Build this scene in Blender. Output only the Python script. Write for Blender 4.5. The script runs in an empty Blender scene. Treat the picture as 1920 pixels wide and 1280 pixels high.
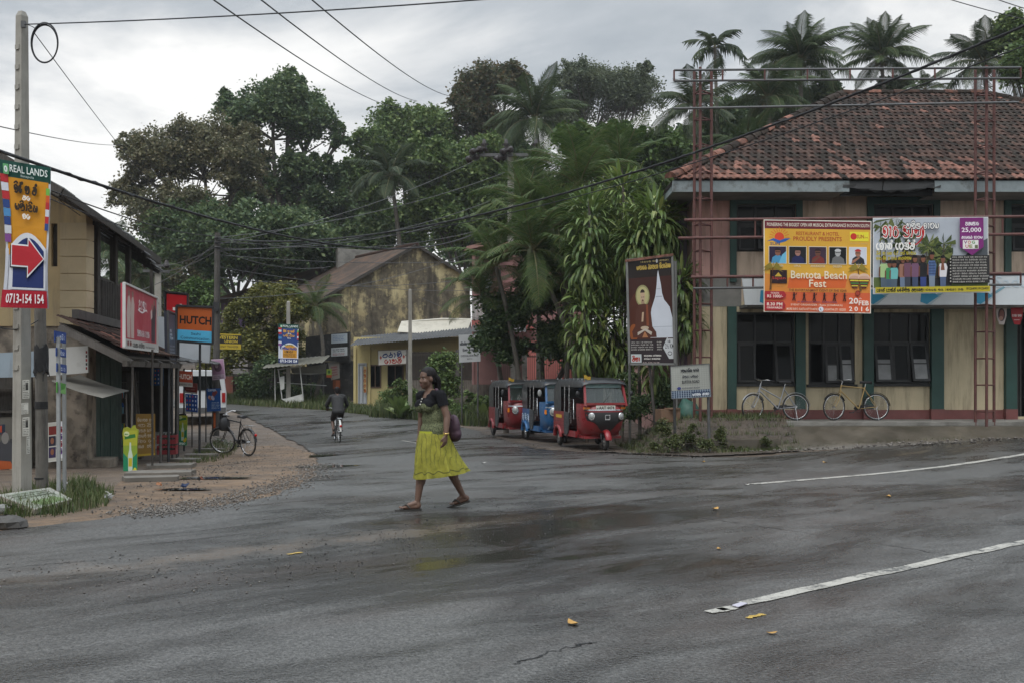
import bpy, bmesh, math, random
import numpy as np
from mathutils import Vector, Matrix, geometry
R = random.Random(7)
NR = np.random.default_rng(5)
SC = bpy.context.scene
COL = SC.collection
PI = math.pi
V = Vector
# ------------------------------------------------------------------ camera
F, H, HOR = 1867.0, 1.52, 700.0          # focal length in photo pixels, eye height, horizon row
cam = bpy.data.cameras.new('camera')
cam.sensor_width, cam.lens = 36.0, 35.0
cam.shift_y = 60 / 1920
cam.clip_end = 4000
cam.clip_start = 0.1
camo = bpy.data.objects.new('camera', cam)
COL.objects.link(camo)
camo.location = (0, 0, H)
camo.rotation_euler = (PI / 2, 0, 0)
SC.camera = camo
# ------------------------------------------------------------------ sky, sun, exposure
SUN_EL, SUN_AZ = math.radians(58), math.radians(200)
W = bpy.data.worlds.new('World')
SC.world = W
W.use_nodes = True
nt = W.node_tree
nt.nodes.clear()
def nd(t, **k):
    n = nt.nodes.new(t)
    for a, b in k.items():
        setattr(n, a, b)
    return n
def lk(a, b):
    nt.links.new(a, b)
def math_n(op, a, b=None):
    n = nd('ShaderNodeMath', operation=op)
    for i, x in enumerate((a, b)):
        if x is None:
            continue
        if isinstance(x, (int, float)):
            n.inputs[i].default_value = x
        else:
            lk(x, n.inputs[i])
    return n.outputs[0]
WS = 0.1
CLOUD_SEED = 1.3
out = nd('ShaderNodeOutputWorld')
bg = nd('ShaderNodeBackground')
bg.inputs[1].default_value = WS
lk(bg.outputs[0], out.inputs[0])
sky = nd('ShaderNodeTexSky', sky_type='NISHITA', sun_disc=False)
sky.sun_elevation, sky.sun_rotation = SUN_EL, SUN_AZ
tc = nd('ShaderNodeTexCoord')
sx = nd('ShaderNodeSeparateXYZ')
lk(tc.outputs['Generated'], sx.inputs[0])
zz = math_n('MAXIMUM', sx.outputs[2], 0.0)
den = math_n('ADD', zz, 0.16)
cx = nd('ShaderNodeCombineXYZ')
lk(math_n('DIVIDE', sx.outputs[0], den), cx.inputs[0])
lk(math_n('DIVIDE', sx.outputs[1], den), cx.inputs[1])
cx.inputs[2].default_value = CLOUD_SEED
n1 = nd('ShaderNodeTexNoise')
n1.inputs['Scale'].default_value = 0.85
n1.inputs['Detail'].default_value = 7
n1.inputs['Roughness'].default_value = 0.58
n1.inputs['Distortion'].default_value = 0.35
lk(cx.outputs[0], n1.inputs['Vector'])
# cloud base is lighter near the horizon where the cover is thinner
low = nd('ShaderNodeMapRange')
lk(zz, low.inputs[0])
low.inputs[1].default_value, low.inputs[2].default_value = 0.19, 0.345
low.inputs[3].default_value, low.inputs[4].default_value = 0.15, -0.10
fac = math_n('ADD', n1.outputs['Fac'], low.outputs[0])
rp = nd('ShaderNodeValToRGB')
e = rp.color_ramp.elements
e[0].position, e[0].color = 0.37, (0.255, 0.287, 0.318, 1)
e[1].position, e[1].color = 0.66, (0.74, 0.735, 0.72, 1)
m_ = e.new(0.50)
m_.color = (0.385, 0.41, 0.435, 1)
lk(fac, rp.inputs[0])
zen = nd('ShaderNodeMapRange', interpolation_type='SMOOTHSTEP')
lk(zz, zen.inputs[0])
zen.inputs[1].default_value, zen.inputs[2].default_value = 0.38, 0.95
zen.inputs[3].default_value, zen.inputs[4].default_value = 1 / WS, 4.6 / WS      # overcast sky: brighter towards the zenith
sc_ = nd('ShaderNodeVectorMath', operation='SCALE')
lk(rp.outputs[0], sc_.inputs[0])
lk(zen.outputs[0], sc_.inputs['Scale'])
mx = nd('ShaderNodeMix', data_type='RGBA')
mx.inputs[0].default_value = 0.95
lk(sky.outputs[0], mx.inputs[6])
lk(sc_.outputs[0], mx.inputs[7])
lk(mx.outputs[2], bg.inputs[0])
sun = bpy.data.lights.new('sun', 'SUN')
sun.energy, sun.angle, sun.color = 1.2, math.radians(35), (1.0, 0.96, 0.9)
suno = bpy.data.objects.new('sun', sun)
COL.objects.link(suno)
sd = V((math.sin(SUN_AZ) * math.cos(SUN_EL), math.cos(SUN_AZ) * math.cos(SUN_EL), math.sin(SUN_EL)))
suno.rotation_euler = sd.to_track_quat('Z', 'Y').to_euler()
SC.view_settings.view_transform = 'Standard'
SC.view_settings.look = 'None'
SC.view_settings.gamma = 1
SC.view_settings.use_curve_mapping = False
SC.view_settings.exposure = 0.54
SC.cycles.max_bounces = 6
SC.cycles.transparent_max_bounces = 8
SC.cycles.caustics_reflective = False
SC.cycles.caustics_refractive = False

# ------------------------------------------------------------------ materials
MATS = {}
def srgb(h):
    c = [int(h[i:i + 2], 16) / 255 for i in (0, 2, 4)]
    return tuple(((x / 12.92) if x <= .04045 else ((x + .055) / 1.055) ** 2.4) for x in c) + (1,)
def newmat(name):
    m = bpy.data.materials.new(name)
    m.use_nodes = True
    t = m.node_tree
    return m, t, t.nodes['Principled BSDF']
class NT:                                  # small helper for node trees
    def __init__(s, t):
        s.t = t
        s._pos = None
    def n(s, typ, ins=None, **k):
        n = s.t.nodes.new(typ)
        for a, b in k.items():
            setattr(n, a, b)
        for a, b in (ins or {}).items():
            s.put(n.inputs[a], b)
        return n
    def put(s, sock, b):
        if hasattr(b, 'is_output'):
            s.t.links.new(b, sock)
        else:
            sock.default_value = b
    def pos(s, scale=(1, 1, 1)):
        if s._pos is None:
            s._pos = s.n('ShaderNodeNewGeometry')
        if scale == (1, 1, 1):
            return s._pos.outputs['Position']
        return s.n('ShaderNodeVectorMath', {0: s._pos.outputs['Position'], 1: scale}, operation='MULTIPLY').outputs[0]
    def noise(s, scale, detail=4, rough=.55, vec=None, dist=0):
        return s.n('ShaderNodeTexNoise', {'Vector': vec or s.pos(), 'Scale': scale, 'Detail': detail, 'Roughness': rough, 'Distortion': dist}).outputs['Fac']
    def ramp(s, x, a, b, lo=0.0, hi=1.0):
        return s.n('ShaderNodeMapRange', {0: x, 1: a, 2: b, 3: lo, 4: hi}).outputs[0]
    def mix(s, f, a, b):
        n = s.n('ShaderNodeMix', data_type='RGBA')
        s.put(n.inputs[0], f)
        s.put(n.inputs[6], a)
        s.put(n.inputs[7], b)
        return n.outputs[2]
    def m(s, op, a, b):
        return s.n('ShaderNodeMath', {0: a, 1: b}, operation=op).outputs[0]
    def bump(s, h, strength=.3, dist=.02):
        return s.n('ShaderNodeBump', {'Height': h, 'Strength': strength, 'Distance': dist}).outputs[0]
def c4(c):
    return srgb(c) if isinstance(c, str) else (tuple(c) + (1,) if len(c) == 3 else tuple(c))
def M(name, col, rough=.7, var=.25, scale=4, bump=.15, metal=0, dirt=None, dcol=(.05, .045, .035), streak=False, bscale=None, spec=.5, grain=None, rnd=0):
    """painted, weathered surface: base colour, cloudy variation, optional dirt with vertical streaks"""
    if name in MATS:
        return MATS[name]
    m, t, b = newmat(name)
    g = NT(t)
    c = c4(col)
    a = tuple(x * (1 - var) for x in c[:3]) + (1,)
    d = tuple(min(1, x * (1 + var * .6)) for x in c[:3]) + (1,)
    cc = g.mix(g.ramp(g.noise(scale, 6, .6), .3, .7), a, d)
    r = rough
    if dirt:
        v = g.pos((5, 5, .55)) if streak else g.pos()
        k = g.noise(dirt[0], 7, .65, v)
        f = g.ramp(k, dirt[1], dirt[1] + dirt[2])
        f = g.m('MULTIPLY', f, dirt[3] if len(dirt) > 3 else .85)
        cc = g.mix(f, cc, c4(dcol))
    if grain:
        cc = g.mix(g.ramp(g.noise(grain[0], 3, .5, g.pos(grain[1])), .35, .7, 0, grain[2]), cc, c4(grain[3]))
    if rnd:
        q = g.m('FRACT', g.m('ADD', g.n('ShaderNodeNewGeometry').outputs['Random Per Island'], g.n('ShaderNodeObjectInfo').outputs['Random']), 0)
        cc = g.n('ShaderNodeVectorMath', {0: cc, 'Scale': g.ramp(q, 0, 1, 1 - rnd, 1 + rnd)}, operation='SCALE').outputs[0]
    g.put(b.inputs['Base Color'], cc)
    g.put(b.inputs['Roughness'], g.ramp(g.noise(scale * 2.3, 3), .3, .7, max(.03, r - .08), min(1, r + .08)))
    b.inputs['Metallic'].default_value = metal
    b.inputs['Specular IOR Level'].default_value = spec
    if bump:
        g.put(b.inputs['Normal'], g.bump(g.noise(bscale or scale * 9, 4), bump, .01))
    MATS[name] = m
    return m
def flat(hexs, rough=.45):
    """printing ink: one flat colour, faintly faded"""
    k = 'ink_' + hexs
    if k not in MATS:
        M(k, hexs, rough, .14, 1.1, .18, bscale=2.6, spec=.3)
    return MATS[k]

# ------------------------------------------------------------------ mesh building
class MB:
    def __init__(s):
        s.v, s.f, s.mi, s.sm = [], [], [], []
    def add(s, vs, fs, mi=0, sm=False):
        o = len(s.v)
        s.v.extend([tuple(x) for x in vs])
        for f in fs:
            s.f.append(tuple(i + o for i in f))
            s.mi.append(mi)
            s.sm.append(sm)
        return s
    def box(s, c, d, rz=0, mi=0, rot=None):
        c = V(c)
        m = rot if rot is not None else Matrix.Rotation(rz, 3, 'Z')
        p = [c + m @ V((x * d[0] / 2, y * d[1] / 2, z * d[2] / 2)) for x in (-1, 1) for y in (-1, 1) for z in (-1, 1)]
        return s.add(p, [(0, 1, 3, 2), (4, 6, 7, 5), (0, 4, 5, 1), (2, 3, 7, 6), (0, 2, 6, 4), (1, 5, 7, 3)], mi)
    def bb(s, x0, x1, y0, y1, z0, z1, mi=0):
        return s.box(((x0 + x1) / 2, (y0 + y1) / 2, (z0 + z1) / 2), (abs(x1 - x0), abs(y1 - y0), abs(z1 - z0)), 0, mi)
    def bar(s, p, q, w, h=None, mi=0, up=(0, 0, 1)):
        p, q = V(p), V(q)
        d = q - p
        L = d.length
        d.normalize()
        u = V(up)
        if abs(d.dot(u)) > .98:
            u = V((0, 1, 0))
        a = d.cross(u).normalized()
        b = a.cross(d)
        m = Matrix((a, d, b)).transposed()
        return s.box((p + q) / 2, (w, L, h or w), 0, mi, m)
    def tube(s, pts, r, n=6, mi=0, cap=True, flat=1.0):
        pts = [V(p) for p in pts]
        k = len(pts)
        rs = r if isinstance(r, (list, tuple)) else [r] * k
        rings = []
        t0 = (pts[1] - pts[0]).normalized()
        a = t0.orthogonal().normalized()
        for i in range(k):
            t = (pts[min(i + 1, k - 1)] - pts[max(i - 1, 0)]).normalized()
            a = (a - t * a.dot(t)).normalized()
            b = t.cross(a)
            rings.append([pts[i] + (a * math.cos(j * 2 * PI / n) + b * math.sin(j * 2 * PI / n) * flat) * rs[i] for j in range(n)])
        return s.loft(rings, True, cap, mi)
    def loft(s, rings, closed=True, cap=True, mi=0, sm=True):
        n = len(rings[0])
        vs = [p for r in rings for p in r]
        fs = []
        for i in range(len(rings) - 1):
            for j in range(n if closed else n - 1):
                k = (j + 1) % n
                fs.append((i * n + j, i * n + k, (i + 1) * n + k, (i + 1) * n + j))
        s.add(vs, fs, mi, sm)
        if cap:
            s.add(rings[0], [tuple(range(n))[::-1]], mi)
            s.add(rings[-1], [tuple(range(n))], mi)
        return s
    def ell(s, c, r, n=10, m=6, mi=0, rot=None):
        c = V(c)
        r = (r, r, r) if isinstance(r, (int, float)) else r
        q = rot or Matrix.Identity(3)
        rings = []
        for i in range(m + 1):
            th = PI * i / m
            rings.append([c + q @ V((r[0] * math.sin(th) * math.cos(j * 2 * PI / n), r[1] * math.sin(th) * math.sin(j * 2 * PI / n), r[2] * math.cos(th))) for j in range(n)])
        return s.loft(rings[::-1], True, False, mi)
    def cap_(s, p, q, r1, r2, n=10):          # capsule, for bodies
        p, q = V(p), V(q)
        d = (q - p)
        L = d.length
        d.normalize()
        pts, rs = [], []
        for i in range(4):
            a = PI / 2 * (1 - i / 3.0)
            pts.append(p - d * r1 * math.sin(a)); rs.append(max(.002, r1 * math.cos(a)))
        for i in range(4):
            a = PI / 2 * i / 3.0
            pts.append(q + d * r2 * math.sin(a)); rs.append(max(.002, r2 * math.cos(a)))
        return s.tube(pts, rs, n)
    def torus(s, c, R_, r, ax='y', n=28, k=6, mi=0, a0=0, a1=2 * PI, flat=1.0):
        c = V(c)
        full = abs(a1 - a0 - 2 * PI) < 1e-6
        N = n if full else n + 1
        rings = []
        for i in range(N):
            a = a0 + (a1 - a0) * i / n
            e = {'y': V((math.cos(a), 0, math.sin(a))), 'z': V((math.cos(a), math.sin(a), 0)), 'x': V((0, math.cos(a), math.sin(a)))}[ax]
            w = {'y': V((0, 1, 0)), 'z': V((0, 0, 1)), 'x': V((1, 0, 0))}[ax]
            rings.append([c + e * (R_ + r * math.cos(j * 2 * PI / k)) + w * r * flat * math.sin(j * 2 * PI / k) for j in range(k)])
        if full:
            rings.append(rings[0])
        return s.loft(rings, True, not full, mi)
    def prism(s, pts, off, mi=0, sm=False):
        """closed outline of 3D points extruded by vector off"""
        pts = [V(p) for p in pts]
        off = V(off)
        n = len(pts)
        tri = geometry.tessellate_polygon([pts])
        s.add(pts, [t for t in tri], mi)
        s.add([p + off for p in pts], [t[::-1] for t in tri], mi)
        s.add(pts + [p + off for p in pts], [(i, (i + 1) % n, n + (i + 1) % n, n + i) for i in range(n)], mi, sm)
        return s
    def mesh(s, name, mats):
        me = bpy.data.meshes.new(name)
        me.from_pydata(s.v, [], s.f)
        for m in (mats if isinstance(mats, (list, tuple)) else [mats]):
            me.materials.append(m)
        me.polygons.foreach_set('material_index', s.mi)
        me.polygons.foreach_set('use_smooth', s.sm)
        me.update()
        return me
def npmesh(name, verts, faces, mats, mi=None, smooth=False):
    """fast mesh from numpy: verts (n,3), faces (m,k)"""
    me = bpy.data.meshes.new(name)
    verts = np.asarray(verts, np.float32)
    faces = np.asarray(faces, np.int32)
    k = faces.shape[1]
    me.vertices.add(len(verts))
    me.vertices.foreach_set('co', verts.ravel())
    me.loops.add(faces.size)
    me.loops.foreach_set('vertex_index', faces.ravel())
    me.polygons.add(len(faces))
    me.polygons.foreach_set('loop_start', np.arange(0, faces.size, k, dtype=np.int32))
    for m in (mats if isinstance(mats, (list, tuple)) else [mats]):
        me.materials.append(m)
    if mi is not None:
        me.polygons.foreach_set('material_index', np.asarray(mi, np.int32))
    if smooth:
        me.polygons.foreach_set('use_smooth', np.ones(len(faces), bool))
    me.update(calc_edges=True)
    return me

# ------------------------------------------------------------------ objects
WORLDP = {}                                 # things whose parts are given in world coordinates
def tag(o, label=None, cat=None, group=None, kind=None):
    if label: o['label'] = label
    if cat: o['category'] = cat
    if group: o['group'] = group
    if kind: o['kind'] = kind
    return o
def thing(name, label, cat, loc=(0, 0, 0), rz=0, group=None, world=False):
    o = bpy.data.objects.new(name, None)
    o.empty_display_size = .2
    COL.objects.link(o)
    o.location = loc
    o.rotation_euler = (0, 0, rz)
    tag(o, label, cat, group)
    if world:
        WORLDP[o.name] = V(loc)
    return o
def link(name, me, parent=None, loc=None, rot=None, scale=None):
    o = bpy.data.objects.new(name, me)
    COL.objects.link(o)
    if parent is not None:
        o.parent = parent
        w = WORLDP.get(parent.name)
        if w is not None:
            o.location = (V(loc) if loc is not None else V((0, 0, 0))) - w
        elif loc is not None:
            o.location = loc
        if w is not None and parent.type == 'MESH':
            o.location = loc if loc is not None else (0, 0, 0)
    elif loc is not None:
        o.location = loc
    if rot is not None: o.rotation_euler = rot
    if scale is not None: o.scale = scale
    return o
def part(name, mb, mats, parent=None, **k):
    return link(name, mb.mesh(name, mats), parent, **k)
def solo(name, mb, mats, label, cat, group=None, kind=None):
    """a thing that is a single mesh; its origin moves to its base"""
    me = mb.mesh(name, mats)
    n = len(me.vertices)
    co = np.empty(n * 3, np.float32)
    me.vertices.foreach_get('co', co)
    co = co.reshape(-1, 3)
    b = V((float(co[:, 0].mean()), float(co[:, 1].mean()), float(co[:, 2].min())))
    me.transform(Matrix.Translation(-b))
    o = link(name, me, None, b)
    return tag(o, label, cat, group, kind)
def copy_tree(o, parent=None):
    c = o.copy()
    COL.objects.link(c)
    if parent is not None:
        c.parent = parent
    for ch in list(o.children):
        copy_tree(ch, c)
    return c
# photo pixel + depth -> point in the place
def P(px, py, D):
    return V(((px - 960) * D / F, D, H - (py - HOR) * D / F))
def X(px, D):
    return (px - 960) * D / F
def Z(py, D):
    return H - (py - HOR) * D / F
def smooth(a, b, x):
    t = min(1, max(0, (x - a) / (b - a)))
    return t * t * (3 - 2 * t)
PROF = [(-60, 0), (8, 0), (11, -.02), (14, -.08), (18, -.18), (22, -.28), (26, -.35), (31, -.42), (34, -.40), (38, -.28), (46, -.08), (60, .4), (75, 1.6), (110, 5), (160, 8), (400, 10), (3000, 10)]
def gz(x, y):
    for (a, za), (b, zb) in zip(PROF, PROF[1:]):
        if y <= b:
            z = za + (zb - za) * max(0, (y - a)) / (b - a)
            break
    k = smooth(15, 23, y) * (1 - smooth(31, 40, y))
    z -= .17 * smooth(-1, -6, x) * k
    z += .30 * smooth(4, 11.5, x) * smooth(14, 23, y) * (1 - smooth(30, 50, y))
    return z
def GP(px, py):
    D = H * F / (py - HOR)
    for _ in range(40):
        D = .5 * D + .5 * (H - gz(X(px, D), D)) * F / (py - HOR)
    return V((X(px, D), D, gz(X(px, D), D)))
def G(px, D, dz=0):
    x = X(px, D)
    return V((x, D, gz(x, D) + dz))
# ------------------------------------------------------------------ lettering
_TX = {}
def text_mesh(s, bold=0.0):
    k = (s, bold)
    if k not in _TX:
        cu = bpy.data.curves.new('t', 'FONT')
        cu.body = s
        cu.offset = bold
        cu.resolution_u = 2
        o = bpy.data.objects.new('t', cu)
        me = bpy.data.meshes.new_from_object(o)
        vs = [tuple(v.co[:2]) for v in me.vertices]
        fs = [tuple(p.vertices) for p in me.polygons]
        bpy.data.objects.remove(o)
        bpy.data.curves.remove(cu)
        bpy.data.meshes.remove(me)
        if vs:
            x0, x1 = min(v[0] for v in vs), max(v[0] for v in vs)
            y0, y1 = min(v[1] for v in vs), max(v[1] for v in vs)
            vs = [((x - x0) / max(1e-6, x1 - x0), (y - y0) / max(1e-6, y1 - y0)) for x, y in vs]
            asp = (x1 - x0) / max(1e-6, y1 - y0)
        else:
            asp = 1
        _TX[k] = (vs, fs, asp)
    return _TX[k]
# hand-drawn Sinhala letter strokes on a 10 x 10 grid: x y pairs, strokes split by '/', first figure = advance
SI = {
 'v': '7 13 24 33 22 12 03 05 26 46 64 62 40 20 01',
 's': '8 15 36 46 34 13 01 20 50 72 75 56 44 52',
 'n': '8 13 24 33 22 12 03 05 26 45 43 45 66 74 72 50 20 01',
 'r': '7 25 35 44 33 13 01 20 50 62 64 45 37 48',
 't': '7 45 26 04 02 20 40 62 64 53 43 42 51',
 'k': '9 04 15 24 13 04 16 36 46 45 34 33 52 72 74 66 46/01 20 60 81 82',
 'p': '8 16 04 02 20 32 34/32 50 72 74 66',
 'y': '8 05 16 25 14 03 01 20 41 44/41 60 72 74 66',
 'm': '9 16 05 14 25 16 36 45 43 33 24/03 01 20 60 82 84 76 65',
 'T': '8 14 25 16 05 02 20 50 72 74 56 36',
 'l': '9 13 24 33 22 12 03 05 26 46 55 53 46 66 84 81 60 20',
 'd': '7 55 36 15 04 02 30 52 43 22/30 49',
 'g': '8 04 02 20 31 35 16 05/35 56 74 72 50',
 'h': '8 14 25 35 24 03 01 20 50 72 74 56 45 54',
 'a': '8 14 25 16 04 02 20 42 44/42 60 72 75 56/72 90',
 'D': '8 55 36 15 24 35/04 01 20 50 72 64 44',
 'c': '8 04 16 36 55 53 33 34 55/03 01 20 50 71',
 'j': '8 05 16 36 54 52 30 10 02 13 33/54 75 86',
 '1': '5 16 26 35 33 20 11', 'A': '4 05 16 25 22 10 00',
 'e': '5 36 15 03 20 40 41', 'E': '6 17 36 55 33 10/36 47',
}
MARK = {'i': '07 18 49 68 67', 'h': '57 68 79 88 77 58', 'u': '3. 5. 4.', 'o': '37 48 57 46 37'}
def si_strokes(txt):
    """list of (polyline) in em units and total width; '^i' and '^h' put a sign over the previous letter"""
    x, res, i, last = 0.0, [], 0, 0.0
    while i < len(txt):
        ch = txt[i]
        if ch == ' ':
            x += .5
        elif ch == '^':
            i += 1
            for st in MARK[txt[i]].replace('3. 5. 4.', '40 5- 6-').split('/'):
                pts = [(last + int(a[0]) / 10, (-.15 if a[1] == '-' else int(a[1]) / 10)) for a in st.split()]
                res.append(pts)
        elif ch in SI:
            d = SI[ch].split(' ', 1)
            for st in d[1].split('/'):
                res.append([(x + int(a[0]) / 10, int(a[1]) / 10) for a in st.split()])
            last = x
            x += (int(d[0]) + 1.6) / 10
        i += 1
    return res, max(.1, x - .16)
def catmull(p, k=3):
    if len(p) < 3:
        return p
    q = [p[0]] + list(p) + [p[-1]]
    r = []
    for i in range(1, len(q) - 2):
        for j in range(k):
            t = j / k
            r.append(tuple(.5 * (2 * q[i][c] + (q[i + 1][c] - q[i - 1][c]) * t + (2 * q[i - 1][c] - 5 * q[i][c] + 4 * q[i + 1][c] - q[i + 2][c]) * t * t + (3 * q[i][c] - q[i - 1][c] - 3 * q[i + 1][c] + q[i + 2][c]) * t ** 3) for c in (0, 1)))
    r.append(p[-1])
    return r
class Print:
    """flat print on a board given by its corners (TL, TR, BR, BL as seen); y runs up"""
    def __init__(s, TL, TR, BR, BL, bulge=None):
        s.c = [V(x) for x in (TL, TR, BR, BL)]
        s.W = ((s.c[1] - s.c[0]).length + (s.c[2] - s.c[3]).length) / 2
        s.H = ((s.c[3] - s.c[0]).length + (s.c[2] - s.c[1]).length) / 2
        s.n = (s.c[1] - s.c[3]).cross(s.c[0] - s.c[2]).normalized()
        if s.n.dot(V((0, 0, H)) - s.c[0]) < 0:
            s.n = -s.n
        s.L = 2
        s.mb = {'print': MB(), 'lettering': MB()}
        s.mats = {'print': [], 'lettering': []}
        s.bulge = bulge
    def pt(s, x, y, L=None):
        a, b, c, d = s.c
        xx = x
        p = (d * (1 - xx) + c * xx) * (1 - y) + (a * (1 - xx) + b * xx) * y
        if s.bulge:
            p = p + s.bulge(x, y)
        return p + s.n * (.0005 + (.0014 if s.bulge else .0003) * (s.L if L is None else L))
    def mi(s, m, k):
        if isinstance(m, str):
            m = flat(m)
        if m not in s.mats[k]:
            s.mats[k].append(m)
        return s.mats[k].index(m)
    def poly(s, pts, m, k='print'):
        s.L += 1
        tri = geometry.tessellate_polygon([[V((x, y, 0)) for x, y in pts]])
        vs = [s.pt(x, y) for x, y in pts]
        mi = s.mi(m, k)
        for t in tri:
            a, b, c = (vs[i] for i in t)
            s.mb[k].add([a, b, c], [(0, 1, 2) if (b - a).cross(c - a).dot(s.n) > 0 else (0, 2, 1)], mi)
        return s
    def rect(s, x0, y0, x1, y1, m, k='print', n=None):
        s.L += 1
        n = n or (8 if s.bulge else 1)
        mi = s.mi(m, k)
        for i in range(n):
            for j in range(2 if s.bulge else 1):
                xa, xb = (x0 + (x1 - x0) * j / 2, x0 + (x1 - x0) * (j + 1) / 2) if s.bulge else (x0, x1)
                a, b = y0 + (y1 - y0) * i / n, y0 + (y1 - y0) * (i + 1) / n
                s.mb[k].add([s.pt(xa, a), s.pt(xb, a), s.pt(xb, b), s.pt(xa, b)], [(0, 1, 2, 3)], mi)
        return s
    def ell(s, cx, cy, rx, ry, m, n=18, k='print', a0=0, a1=2 * PI):
        return s.poly([(cx + rx * math.cos(a0 + (a1 - a0) * i / n), cy + ry * math.sin(a0 + (a1 - a0) * i / n)) for i in range(n if abs(a1 - a0 - 2 * PI) < 1e-6 else n + 1)], m, k)
    def stroke(s, pts, w, m, k='print'):
        """ribbon along points (board units), width in metres"""
        s.L += .15
        mi = s.mi(m, k)
        q = [s.pt(x, y) for x, y in pts]
        vs = []
        for i, p in enumerate(q):
            t = (q[min(i + 1, len(q) - 1)] - q[max(i - 1, 0)])
            if t.length < 1e-7:
                t = V((1, 0, 0))
            a = s.n.cross(t.normalized()) * (w / 2)
            vs += [p + a, p - a]
        s.mb[k].add(vs, [(2 * i + 1, 2 * i + 3, 2 * i + 2, 2 * i) for i in range(len(q) - 1)], mi)
        return s
    def text(s, t, x0, y0, x1, y1, m, bold=0.0, keep=False):
        s.L += 1
        vs, fs, asp = text_mesh(t, bold)
        if keep:                                 # keep proportions: centre in the box
            w = (y1 - y0) * s.H * asp / s.W
            if w < x1 - x0:
                c = (x0 + x1) / 2
                x0, x1 = c - w / 2, c + w / 2
        s.mb['lettering'].add([s.pt(x0 + (x1 - x0) * x, y0 + (y1 - y0) * y) for x, y in vs], fs, s.mi(m, 'lettering'))
        return s
    def sin(s, t, x0, y0, x1, y1, m, w=.11, slant=0):
        """Sinhala writing; w = stroke weight relative to letter height"""
        s.L += 1
        st, tot = si_strokes(t)
        hh = .9
        for p in st:
            p = catmull(p, 2)
            s.stroke([(x0 + (x1 - x0) * (x + slant * y) / tot, y0 + (y1 - y0) * y / hh) for x, y in p], w * (y1 - y0) * s.H, m, 'lettering')
        return s
    def lines(s, x0, y0, x1, y1, rows, m, w=.13, seed=1, fill=.62):
        """small print: rows of little words"""
        r = random.Random(seed)
        ks = 'vsnrtkpymTldghaDcj1Ae'
        for i in range(rows):
            hh = (y1 - y0) / rows
            yb = y1 - hh * (i + 1) + hh * .15
            t = ''
            n = int((x1 - x0) * s.W / (hh * fill * s.H) / .95)
            while len(t) < max(3, n):
                t += ''.join(r.choice(ks) for _ in range(r.randint(2, 6))) + ' '
            s.sin(t.strip(), x0, yb, x0 + (x1 - x0) * r.uniform(.85, 1), yb + hh * fill, m, w)
        return s
    def done(s, parent):
        for k in ('print', 'lettering'):
            if s.mb[k].v:
                tag(part(k, s.mb[k], s.mats[k], parent), kind='stuff')
def board(TL, TR, BR, BL, th=.02, inset=0):
    """panel prism behind a print"""
    mb = MB()
    a, b, c, d = (V(x) for x in (TL, TR, BR, BL))
    n = (b - d).cross(a - c).normalized()
    if n.dot(V((0, 0, H)) - a) < 0:
        n = -n
    mb.prism([a, b, c, d], -n * th)
    return mb
# ------------------------------------------------------------------ bodies: one continuous surface from overlapping volumes
def body_mesh(name, mb, mats, voxel=.01, it=4, fac=.5):
    me = mb.mesh(name + '_raw', mats)
    o = bpy.data.objects.new('raw', me)
    COL.objects.link(o)
    rm = o.modifiers.new('r', 'REMESH')
    rm.mode, rm.voxel_size, rm.use_smooth_shade = 'VOXEL', voxel, True
    s = o.modifiers.new('s', 'SMOOTH')
    s.iterations, s.factor = it, fac
    dg = bpy.context.evaluated_depsgraph_get()
    r = bpy.data.meshes.new_from_object(o.evaluated_get(dg))
    r.name = name
    bpy.data.objects.remove(o)
    r.materials.clear()
    for m in (mats if isinstance(mats, (list, tuple)) else [mats]):
        r.materials.append(m)
    r.polygons.foreach_set('use_smooth', np.ones(len(r.polygons), bool))
    r.polygons.foreach_set('material_index', np.zeros(len(r.polygons), np.int32))
    return r
def cut_mesh(me, keep):
    """drop the faces whose centre fails keep(co)"""
    bm = bmesh.new()
    bm.from_mesh(me)
    bmesh.ops.delete(bm, geom=[f for f in bm.faces if not keep(f.calc_center_median())], context='FACES')
    bm.to_mesh(me)
    bm.free()
    return me
# ------------------------------------------------------------------ foliage
def leafmat(name, cols, rough=.55, trans=.25, spec=.3):
    if name in MATS:
        return MATS[name]
    m, t, b = newmat(name)
    g = NT(t)
    geo = g.n('ShaderNodeNewGeometry')
    oi = g.n('ShaderNodeObjectInfo')
    r = g.m('FRACT', g.m('ADD', geo.outputs['Random Per Island'], oi.outputs['Random']), 0)
    rp = g.n('ShaderNodeValToRGB', {0: r})
    el = rp.color_ramp.elements
    while len(el) < len(cols):
        el.new(.5)
    for i, c in enumerate(cols):
        el[i].position = i / (len(cols) - 1)
        el[i].color = c4(c)
    cc = g.mix(g.ramp(g.noise(.35, 3), .35, .65), (1, 1, 1, 1), (.72, .78, .8, 1))
    mul = g.n('ShaderNodeMix', data_type='RGBA', blend_type='MULTIPLY')
    mul.inputs[0].default_value = 1
    g.put(mul.inputs[6], rp.outputs[0])
    g.put(mul.inputs[7], cc)
    g.put(b.inputs['Base Color'], mul.outputs[2])
    b.inputs['Roughness'].default_value = rough
    b.inputs['Specular IOR Level'].default_value = spec
    tr = g.n('ShaderNodeBsdfTranslucent', {'Color': mul.outputs[2]})
    ms = g.n('ShaderNodeMixShader', {0: trans, 1: b.outputs[0], 2: tr.outputs[0]})
    o = [n for n in t.nodes if n.type == 'OUTPUT_MATERIAL'][0]
    g.put(o.inputs[0], ms.outputs[0])
    MATS[name] = m
    return m
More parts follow.
